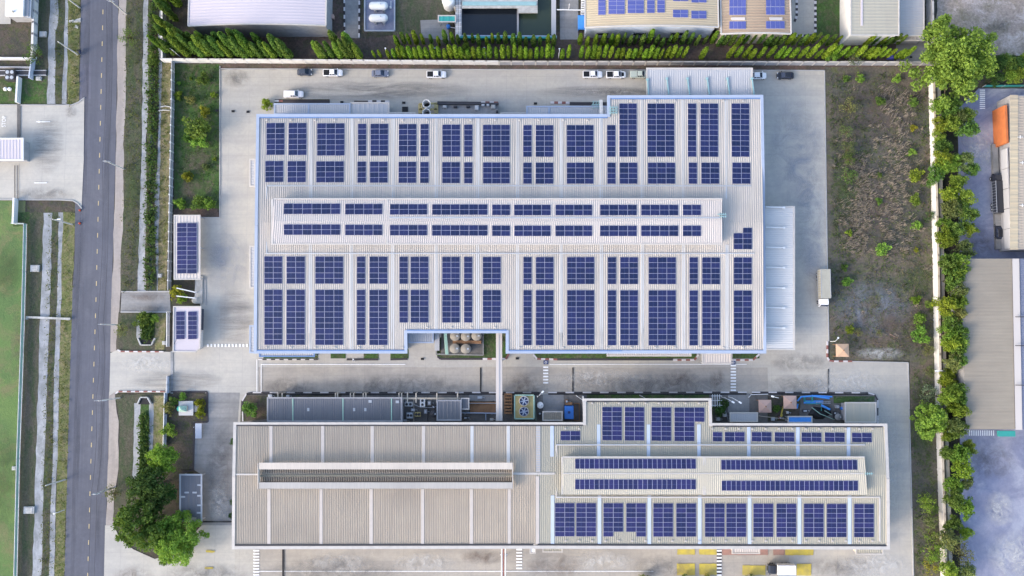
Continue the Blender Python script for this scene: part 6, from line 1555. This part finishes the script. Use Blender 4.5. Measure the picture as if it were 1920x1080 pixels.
# lawn by the fence
lawn_ = [(381, 148, 1.35, 'mid', 'shrub', 'leafy shrub topmost on the lawn'), (356, 146, .4, 'lime', 'shrub', 'tiny round bright shrub topmost on the lawn'), (334, 155, .5, 'fresh', 'shrub', 'tiny shrub next to the fence near the lawn top'), (335, 179, .95, 'lime', 'shrub', 'bright shrub touching the fence'), (359, 187, 1.1, 'olive', 'shrub', 'drab spiky shrub in the upper lawn'), (400, 177, .75, 'lime', 'shrub', 'bright shrub by the kerb in the upper lawn'),
         (383, 209, 1.15, 'yellow', 'shrub', 'yellow-leaved shrub on top of the dark lawn trees'), (378, 243, 2.7, 'mid', 'shrub', 'large dark shrub in the lawn middle'), (353, 258, 1.2, 'mid', 'shrub', 'dark shrub on the fence side of the large one'), (376, 268, 1.6, 'fresh', 'shrub', 'green shrub just below the large dark one on the lawn'), (352, 331.5, .95, 'yellow', 'clip', 'round clipped yellow-green bush on the lawn'), (385, 313, .9, 'olive', 'shrub', 'faint drab shrub right of the clipped bush'),
         (337, 382, 1.2, 'bright', 'shrub', 'bright shrub at the carport end of the lawn beside fence'), (373, 380, 1.6, 'mid', 'shrub', 'green shrub in the lowest lawn corner, wider one'), (392, 382, 1.5, 'fresh', 'shrub', 'green shrub in the lowest lawn corner by the kerb'), (401, 298, .45, 'lime', 'shrub', 'tiny bright shrub at the lawn kerb')]
for i, (x, y, s, c, k, lb) in enumerate(lawn_): plant(k, i, (x, y), 1, s, c, 'leafy_shrub', lb.replace('right of', 'past'), 'shrub')
for i, (x, y, s, c, k, lb) in enumerate(((500, 197, 1.05, 'lime', 'clip', 'round clipped bush at the upper corner of the large factory'), (470, 767, 1.7, 'mid', 'shrub', 'leafy shrub in the rounded bed by the service roof'), (333, 548, 1.6, 'yellow', 'shrub', 'yellow-green bush under the white steel frame, upper part'), (340, 558, 1.2, 'lime', 'shrub', 'bright bush under the white steel frame, lower part'),
                                         (270, 598, 1.7, 'mid', 'shrub', 'dark bush over the drain below the bridge'), (290, 598, 1.1, 'fresh', 'shrub', 'small green bush beside the drain bush below the bridge'), (235, 616, .9, 'olive', 'airy', 'low drab bush behind the road pole'), (342, 743, .9, 'fresh', 'shrub', 'small green bush above the spirit house'), (318, 765, 1.4, 'olive', 'shrub', 'drab bush beside the spirit house terrace'),
                                         (318, 808, 1.5, 'fresh', 'shrub', 'bright leafy bush below the spirit house'), (375, 757, .9, 'yellow', 'clip', 'clipped yellow-green hedge block, upper side of the steps'), (375, 775, .9, 'yellow', 'clip', 'clipped yellow-green hedge block, lower side of the steps'), (324, 753, 1.0, 'mid', 'shrub', 'dark little bush between the fence and spirit house'), (437, 828, .75, 'dark', 'shrub', 'dark palm-like shrub at the second factory wall, topmost'),
                                         (436, 942, .75, 'dark', 'shrub', 'dark palm-like shrub at the second factory wall, middle'), (435, 967, .75, 'dark', 'shrub', 'dark palm-like shrub at the second factory wall, lowest'), (1457, 766, .8, 'mid', 'shrub', 'small shrub between the two faded gazebos'), (1345, 770, 1.5, 'dark', 'shrub', 'dark shrub heap at the jutting wing side'), (1355, 758, 1.2, 'dark', 'shrub', 'dark shrub behind the white lamp post at the wing'),
                                         (1205, 1088, 1.4, 'olive', 'shrub', 'shrub cut by the bottom edge below the first lamp'), (1285, 1087, 1.5, 'olive', 'shrub', 'shrub cut by the bottom edge below yellow paint, nearer road'), (1322, 1087, 1.3, 'olive', 'shrub', 'shrub cut by the bottom edge below yellow paint, middle'), (1408, 1087, 1.4, 'olive', 'shrub', 'shrub cut by the bottom edge near the white truck'),
                                         (288, 112, 1.4, 'mid', 'shrub', 'bush in the drain level with the white wall corner'), (76, 105, 1.3, 'dark', 'airy', 'dark weed bush at the foot of the grey gate wall'), (247, 72, 1.0, 'mid', 'airy', 'weedy bush on the soil verge near the top pole'), (218, 925, 1.0, 'olive', 'airy', 'weedy bush at the foot of the lowest road pole'))):
    plant(k, i, (x, y), 1, s, c, 'leafy_shrub', lb, 'shrub')


def scatter(name, regions, colour, size, seed, mat='leaf', h=.5, up=.6, clump=1):
    """ground plants nobody could count: small leaves over pixel strips (left line, right line, how many)"""
    rg = random.Random(seed); m = MB()
    for L, Rr, n in regions:
        for _ in range(n):
            y = rg.uniform(L[0][1], L[-1][1]); a, b = interp(L, y), interp(Rr, y); p = G(a + (b - a) * rg.random(), y, 0)
            for _ in range(clump):
                leaf(m, p + Vector((rg.gauss(0, .35) * (clump > 1), rg.gauss(0, .35) * (clump > 1), .22 + rg.random() * h)), size, rg, up)
    o = m.build(name, mat); o.color = (*colour, 1); return struct(o, 'stuff')


scatter('drain_vegetation', [([(279, -60), (279, 130), (275, 270), (273, 540)], [(300, -60), (298, 130), (296, 270), (292, 540)], 620), ([(266, 590), (268, 636)], [(290, 590), (284, 640)], 160), ([(265, 775), (262, 930)], [(280, 775), (278, 930)], 300)], (.075, .13, .035), .30, 5, clump=6, h=.9)
scatter('dead_undergrowth', [([(279, -60), (279, 130), (275, 270), (273, 540)], [(300, -60), (298, 130), (296, 270), (292, 540)], 330), ([(1555, 140), (1562, 670)], [(1742, 140), (1750, 670)], 520)], (.13, .11, .07), .2, 15, clump=5, h=.35)
scatter('lot_scrub', [([(1553, 140), (1562, 670)], [(1742, 140), (1750, 670)], 900), ([(1555, 180), (1562, 480)], [(1620, 180), (1625, 480)], 350)], (.10, .135, .05), .17, 16, clump=6, h=.35)
scatter('verge_weeds', [([(237, -60), (232, 300), (230, 548)], [(267, -60), (264, 300), (258, 548)], 420), ([(105, -60), (105, 190)], [(120, -60), (117, 190)], 120), ([(92, 400), (76, 1100)], [(112, 400), (96, 1100)], 340), ([(130, 0), (128, 195)], [(150, 0), (147, 195)], 150), ([(119, 400), (104, 1100)], [(138, 400), (121, 1100)], 260), ([(303, 100), (297, 540)], [(317, 100), (312, 540)], 200)], (.10, .12, .035), .18, 6, clump=4, h=.25)
scatter('lawn_weeds', [([(330, 124), (330, 388)], [(409, 124), (409, 388)], 420), ([(1708, 690), (1716, 1080)], [(1752, 690), (1762, 1080)], 380), ([(1552, 140), (1560, 670)], [(1745, 140), (1752, 670)], 700)], (.06, .115, .025), .16, 8, clump=5, h=.3)
# straw-coloured grass clumps lying over in the vacant lot
rg = random.Random(17); m = MB()
for _ in range(430):
    cl_ = rg.random(); x, y = (rg.gauss(1608, 17), rg.uniform(290, 475)) if cl_ < .42 else (rg.gauss(1678, 20), rg.uniform(165, 480)) if cl_ < .9 else (rg.uniform(1560, 1740), rg.uniform(140, 660))
    if not 1553 < x < 1742: continue
    p = G(x, y, .2); an = rg.gauss(.35, .5) if y > 250 else rg.gauss(1.0, .45)
    for _ in range(rg.randint(5, 12)):
        a2 = an + rg.gauss(0, .25); L = rg.uniform(.5, 1.5); d = Vector((math.cos(a2), math.sin(a2), 0)); s_ = Vector((-d.y, d.x, 0)) * rg.uniform(.03, .06); q = p + Vector((rg.gauss(0, .4), rg.gauss(0, .3), 0))
        top = q + d * L * .55 + Vector((0, 0, rg.uniform(.4, .9))); e = q + d * L + Vector((0, 0, rg.uniform(.2, .7)))
        m.quad(q - s_, q + s_, top + s_, top - s_); m.quad(top - s_, top + s_, e + s_ * .3, e - s_ * .3)
struct(m.build('dry_grass', 'tan_blade'), 'stuff')


# ------------------------------------------------------------------ vehicles (front towards +x)
def section(x, hw, z0, z1, top=.86):
    return [(x, -hw * .92, z0), (x, -hw, z0 + (z1 - z0) * .35), (x, -hw, z0 + (z1 - z0) * .72), (x, -hw * top, z1), (x, hw * top, z1), (x, hw, z0 + (z1 - z0) * .72), (x, hw, z0 + (z1 - z0) * .35), (x, hw * .92, z0)]


def wheel(m, x, y, r=.33, w_=.22):
    m.rings([[(x + r * k * math.cos(q * math.pi / 8), y + d, r + r * k * math.sin(q * math.pi / 8)) for q in range(16)] for d, k in ((-w_ / 2, .85), (-w_ / 2, 1), (w_ / 2, 1), (w_ / 2, .85))], 0)
    m.rings([[(x + r * .55 * math.cos(q * math.pi / 8), y + d, r + r * .55 * math.sin(q * math.pi / 8)) for q in range(16)] for d in (-w_ / 2 - .01, w_ / 2 + .01)], 1)


def car_parts(t, kind, body, bed=None, hood=None, L=None):
    P = dict(parent=t, origin=(0, 0, 0))
    pick = kind == 'pickup'; L = L or (5.2 if pick else 4.5); h = L / 2; hw = .92
    m = MB()
    if pick: m.rings([section(-h, hw * .95, .45, 1.02, .95), section(-h + .1, hw, .38, 1.06, .95), section(-h + 1.75, hw, .35, 1.08, .93), section(.9, hw, .33, 1.08, .92), section(h - .55, hw * .96, .35, 1.04, .86), section(h - .12, hw * .82, .4, .88, .8), section(h, hw * .6, .45, .72, .8)])
    else: m.rings([section(-h, hw * .72, .42, .78, .8), section(-h + .15, hw * .9, .34, .92, .85), section(-h + .9, hw, .3, .98, .9), section(.5, hw, .28, .95, .9), section(h - .6, hw * .95, .3, .82, .86), section(h - .15, hw * .78, .36, .7, .8), section(h, hw * .52, .42, .6, .8)])
    m.build('body', body, **P)
    if pick: x0, x1, x2, x3, zt, zb_ = -.72, -.6, .55, 1.25, 1.72, 1.06
    elif kind == 'hatch': x0, x1, x2, x3, zt, zb_ = -h + .25, -h + .65, .3, 1.1, 1.47, .93
    else: x0, x1, x2, x3, zt, zb_ = -h + .55, -h + 1.15, .25, 1.1, 1.42, .93
    m = MB(); rb = lambda x, w_, z: [(x, -w_, z), (x, w_, z)]
    A = [(x0, -.80, zb_), (x3, -.80, zb_ - .02), (x3, .80, zb_ - .02), (x0, .80, zb_)]; B_ = [(x1, -.62, zt), (x2, -.64, zt + .02), (x2, .64, zt + .02), (x1, .62, zt)]
    m.rings([A, B_]); m.build('window', 'glass', **P)
    m = MB(); m.rings([[(x1 - .03, -.65, zt), (x2 + .05, -.67, zt + .02), (x2 + .05, .67, zt + .02), (x1 - .03, .65, zt)], [(x1 + .05, -.58, zt + .06), (x2 - .05, -.6, zt + .08), (x2 - .05, .6, zt + .08), (x1 + .05, .58, zt + .06)]])
    for s_ in (-1, 1):
        m.beam((x0 + .02, s_ * .79, zb_ + .02), (x1, s_ * .64, zt + .02), .09, .07); m.beam((x3, s_ * .79, zb_), (x2, s_ * .65, zt + .03), .09, .07)
        m.beam(((x1 + x2) / 2 - .1, s_ * .81, zb_), ((x1 + x2) / 2 - .1, s_ * .655, zt + .02), .1, .06)
    m.build('roof', body, **P)
    if pick:
        m = MB(); m.box(-h + .16, -.86, -.74, .74, .95, 1.10 if bed != 'open' else .98)
        m.build('bed_cover', 'black' if bed in (None, 'open') else bed, **P)
        m = MB()
        for s_ in (-1, 1): m.beam((-h + .12, s_ * .81, 1.12), (-.85, s_ * .81, 1.14), .10, .08)
        m.build('bed_rail', body, **P)
    if hood:
        m = MB(); m.rings([[(1.32, -.6, 1.075), (h - .55, -.5, 1.05), (h - .55, .5, 1.05), (1.32, .6, 1.075)], [(1.4, -.45, 1.12), (h - .7, -.35, 1.09), (h - .7, .35, 1.09), (1.4, .45, 1.12)]]); m.build('hood_panel', hood, **P)
    for s_ in (-1, 1):
        m = MB(); m.box(h - .28, h - .12, s_ * .62 - .16, s_ * .62 + .16, .66, .84); m.build('headlight', 'lens', **P)
        m = MB(); m.box(x3 - .1, x3 + .1, s_ * .98 - .12, s_ * .98 + .12, 1.0, 1.15); m.build('mirror', body, **P)
        for x in (-h + .95, h - .9):
            m = MB(); wheel(m, x, s_ * .83, .37 if pick else .32); m.build('wheel', ['tyre', 'galv'], **P)


PC = {k: NT('car_' + k, .3, .0, .5).out(c) for k, c in (('white', (.78, .78, .80)), ('charcoal', (.055, .065, .09)), ('grey', (.16, .18, .24)), ('green', (.42, .47, .42)), ('black', (.02, .022, .03)), ('cream', (.72, .70, .72)))}


def vehicle(name, label, cat, c, ang, fn, group=None, zpx=.8):
    p = G(*c, zpx); p.z = .24
    t = thing(name, label, cat, p, group); t.rotation_euler = (0, 0, R(ang)); fn(t); return t


GP = 'cars parked in the upper yard'
for c, ang, kd, bd, kw, lb, cat in (((571.5, 135.5), 0, 'hatch', 'charcoal', dict(L=4.0), 'dark charcoal hatchback parked first in the line by the wall', 'car'), ((624.5, 137), 0, 'pickup', 'white', {}, 'white pickup with black bed parked beside the charcoal hatchback', 'pickup'),
                                ((713, 138), 0, 'sedan', 'grey', dict(L=4.6), 'blue-grey sedan parked alone between two white pickups', 'car'), ((818.5, 140), 0, 'pickup', 'white', {}, 'white pickup with black bed standing alone in the middle of the wall line', 'pickup'),
                                ((1111, 140), 0, 'pickup', 'white', {}, 'white pickup with black bed, first of the three near the canopy', 'pickup'), ((1155, 140.5), 0, 'pickup', 'white', dict(hood='black'), 'white pickup with black bed and dark hood patch, middle of three', 'pickup'),
                                ((1199, 140), 180 * 0, 'pickup', 'green', dict(bed=PC['green'], L=5.0), 'pale green pickup half hidden under the canopy edge', 'pickup'), ((1421, 142), 0, 'sedan', 'white', dict(L=4.5), 'white sedan with dark windows poking out beyond the canopy', 'car'),
                                ((1472, 142), 180, 'sedan', 'black', dict(L=4.5), 'black sedan parked last in the line by the wall', 'car'), ((551, 177), 0, 'pickup', 'cream', dict(bed=PC['white']), 'all white pickup parked across the lane by the lean-to roof', 'pickup')):
    vehicle('parked_' + ('pickup' if kd == 'pickup' else 'car'), lb, cat, c, ang, lambda t: car_parts(t, kd, PC[bd], **kw), GP)


def truck(t, box, L, cab, H=3.6):
    P = dict(parent=t, origin=(0, 0, 0)); h = L / 2
    m = MB(); m.box(-h, h - 2.1, -1.2, 1.2, 1.0, H); m.build('cargo_box', box, **P)
    m = MB()
    for s_ in (-1, 1): m.beam((-h, s_ * 1.2, H), (h - 2.1, s_ * 1.2, H), .1, .1); m.beam((-h, s_ * 1.2, 1.05), (h - 2.1, s_ * 1.2, 1.05), .1, .12)
    for k in range(12): x = -h + .2 + k * (L - 2.5) / 11; m.beam((x, 1.21, 1.0), (x, 1.21, H), .08, .06); m.beam((x, -1.21, 1.0), (x, -1.21, H), .08, .06)
    m.build('box_trim', 'galv', **P)
    m = MB(); m.rings([section(h - 1.95, 1.1, .6, 2.5, .9), section(h - 1.2, 1.12, .55, 2.6, .9), section(h - .5, 1.1, .5, 2.45, .88), section(h - .08, 1.05, .5, 1.5, .9), section(h, .95, .55, 1.2, .9)]); m.build('cab', cab, **P)
    m = MB(); m.rings([[(h - .46, -.9, 2.38), (h - .1, -.95, 1.55), (h - .1, .95, 1.55), (h - .46, .9, 2.38)], [(h - .40, -.9, 2.42), (h - .02, -.95, 1.58), (h - .02, .95, 1.58), (h - .40, .9, 2.42)]]); m.build('windscreen', 'glass', **P)
    m = MB(); m.box(-h + .2, h - .4, -.5, .5, .55, .95); m.build('chassis', 'black', **P)
    for s_ in (-1, 1):
        for x in (-h + 1.2, -h + 2.3, h - 1.2):
            m = MB(); wheel(m, x, s_ * 1.0, .48, .34); m.build('wheel', ['tyre', 'galv'], **P)
        m = MB(); m.box(h - .08, h + .02, s_ * .8 - .18, s_ * .8 + .18, .75, .98); m.build('headlight', 'lens', **P)
        m = MB(); m.box(h - .45, h - .3, s_ * 1.25 - .1, s_ * 1.25 + .1, 1.5, 2.0); m.build('mirror', 'black', **P)


vehicle('box_truck', 'long box truck with beige top and white cab parked beside the vacant lot', 'truck', (1545, 540), -90, lambda t: truck(t, paint('truck_beige', (.36, .34, .28), .6), 9.6, PC['white']), zpx=2.5)
vehicle('box_truck', 'short white box truck with dark cab at the bottom edge', 'truck', (1466, 1068), 180, lambda t: truck(t, PC['white'], 6.6, PC['black'], 3.0), zpx=2.5)
vehicle('parked_truck', 'black truck backed up at the cream depot dock, longer one', 'truck', (1870, 363), 90, lambda t: truck(t, PC['black'], 10.5, PC['black'], 2.8), 'trucks at the depot', 1.5)
vehicle('parked_car', 'black van parked below the long truck at the depot dock', 'van', (1872, 433), 90, lambda t: car_parts(t, 'hatch', PC['black'], L=4.6), 'trucks at the depot')


# motorcycle with rider at the far edge of the road
def moto(t):
    P = dict(parent=t, origin=(0, 0, 0))
    m = MB(); m.rings([section(-.5, .12, .45, .75), section(-.1, .18, .4, .82), section(.3, .16, .45, .95), section(.55, .1, .6, .9)]); m.build('body', 'navy', **P)
    for x in (-.6, .62):
        m = MB(); wheel(m, x, 0, .29, .1); m.build('wheel', ['tyre', 'galv'], **P)
    m = MB(); m.beam((.5, -.34, 1.02), (.5, .34, 1.02), .05, .05); m.tube([(.62, 0, .3), (.48, 0, 1.0)], .04, 6); m.build('handlebar', 'dark', **P)
    m = MB(); m.box(-.6, .1, -.14, .14, .78, .86); m.build('seat', 'black', **P)


vehicle('motorcycle', 'small dark motorcycle riding along the far road edge', 'motorcycle', (150, 97), -92, moto)
p = G(150, 97, .8); p.z = .24
t = thing('person', 'rider in dark clothing sitting on the small motorcycle', 'person', p); t.rotation_euler = (0, 0, R(-92))
me = bpy.data.meshes.new('person_body')
J = [(-.25, 0, .92), (-.2, 0, 1.15), (-.1, 0, 1.38), (-.06, 0, 1.52), (-.02, 0, 1.68), (-.08, .2, 1.38), (.12, .27, 1.16), (.42, .3, 1.06), (-.08, -.2, 1.38), (.12, -.27, 1.16), (.42, -.3, 1.06), (-.2, .12, .9), (.2, .2, .82), (.1, .2, .38), (.24, .2, .32), (-.2, -.12, .9), (.2, -.2, .82), (.1, -.2, .38), (.24, -.2, .32), (.5, .3, 1.05), (.5, -.3, 1.05)]
E_ = [(0, 1), (1, 2), (2, 3), (3, 4), (2, 5), (5, 6), (6, 7), (2, 8), (8, 9), (9, 10), (0, 11), (11, 12), (12, 13), (13, 14), (0, 15), (15, 16), (16, 17), (17, 18), (7, 19), (10, 20)]
me.from_pydata(J, E_, []); ob = bpy.data.objects.new('body', me); COL.objects.link(ob); ob.parent = t
sk = ob.modifiers.new('skin', 'SKIN'); rad = [.16, .15, .17, .06, .11, .07, .05, .035, .07, .05, .035, .10, .08, .055, .05, .10, .08, .055, .05, .03, .03]
for v, r_ in zip(me.skin_vertices[0].data, rad): v.radius = (r_, r_)
me.skin_vertices[0].data[0].use_root = True
ob.modifiers.new('sub', 'SUBSURF').levels = 1; me.materials.append(paint('dark_clothing', (.05, .055, .08), .9))
m = MB(); m.lathe((-.02, 0), [(.1, 1.58), (.15, 1.64), (.155, 1.75), (.1, 1.84), (.03, 1.87)], 14); m.build('helmet', 'black', t, origin=(0, 0, 0))
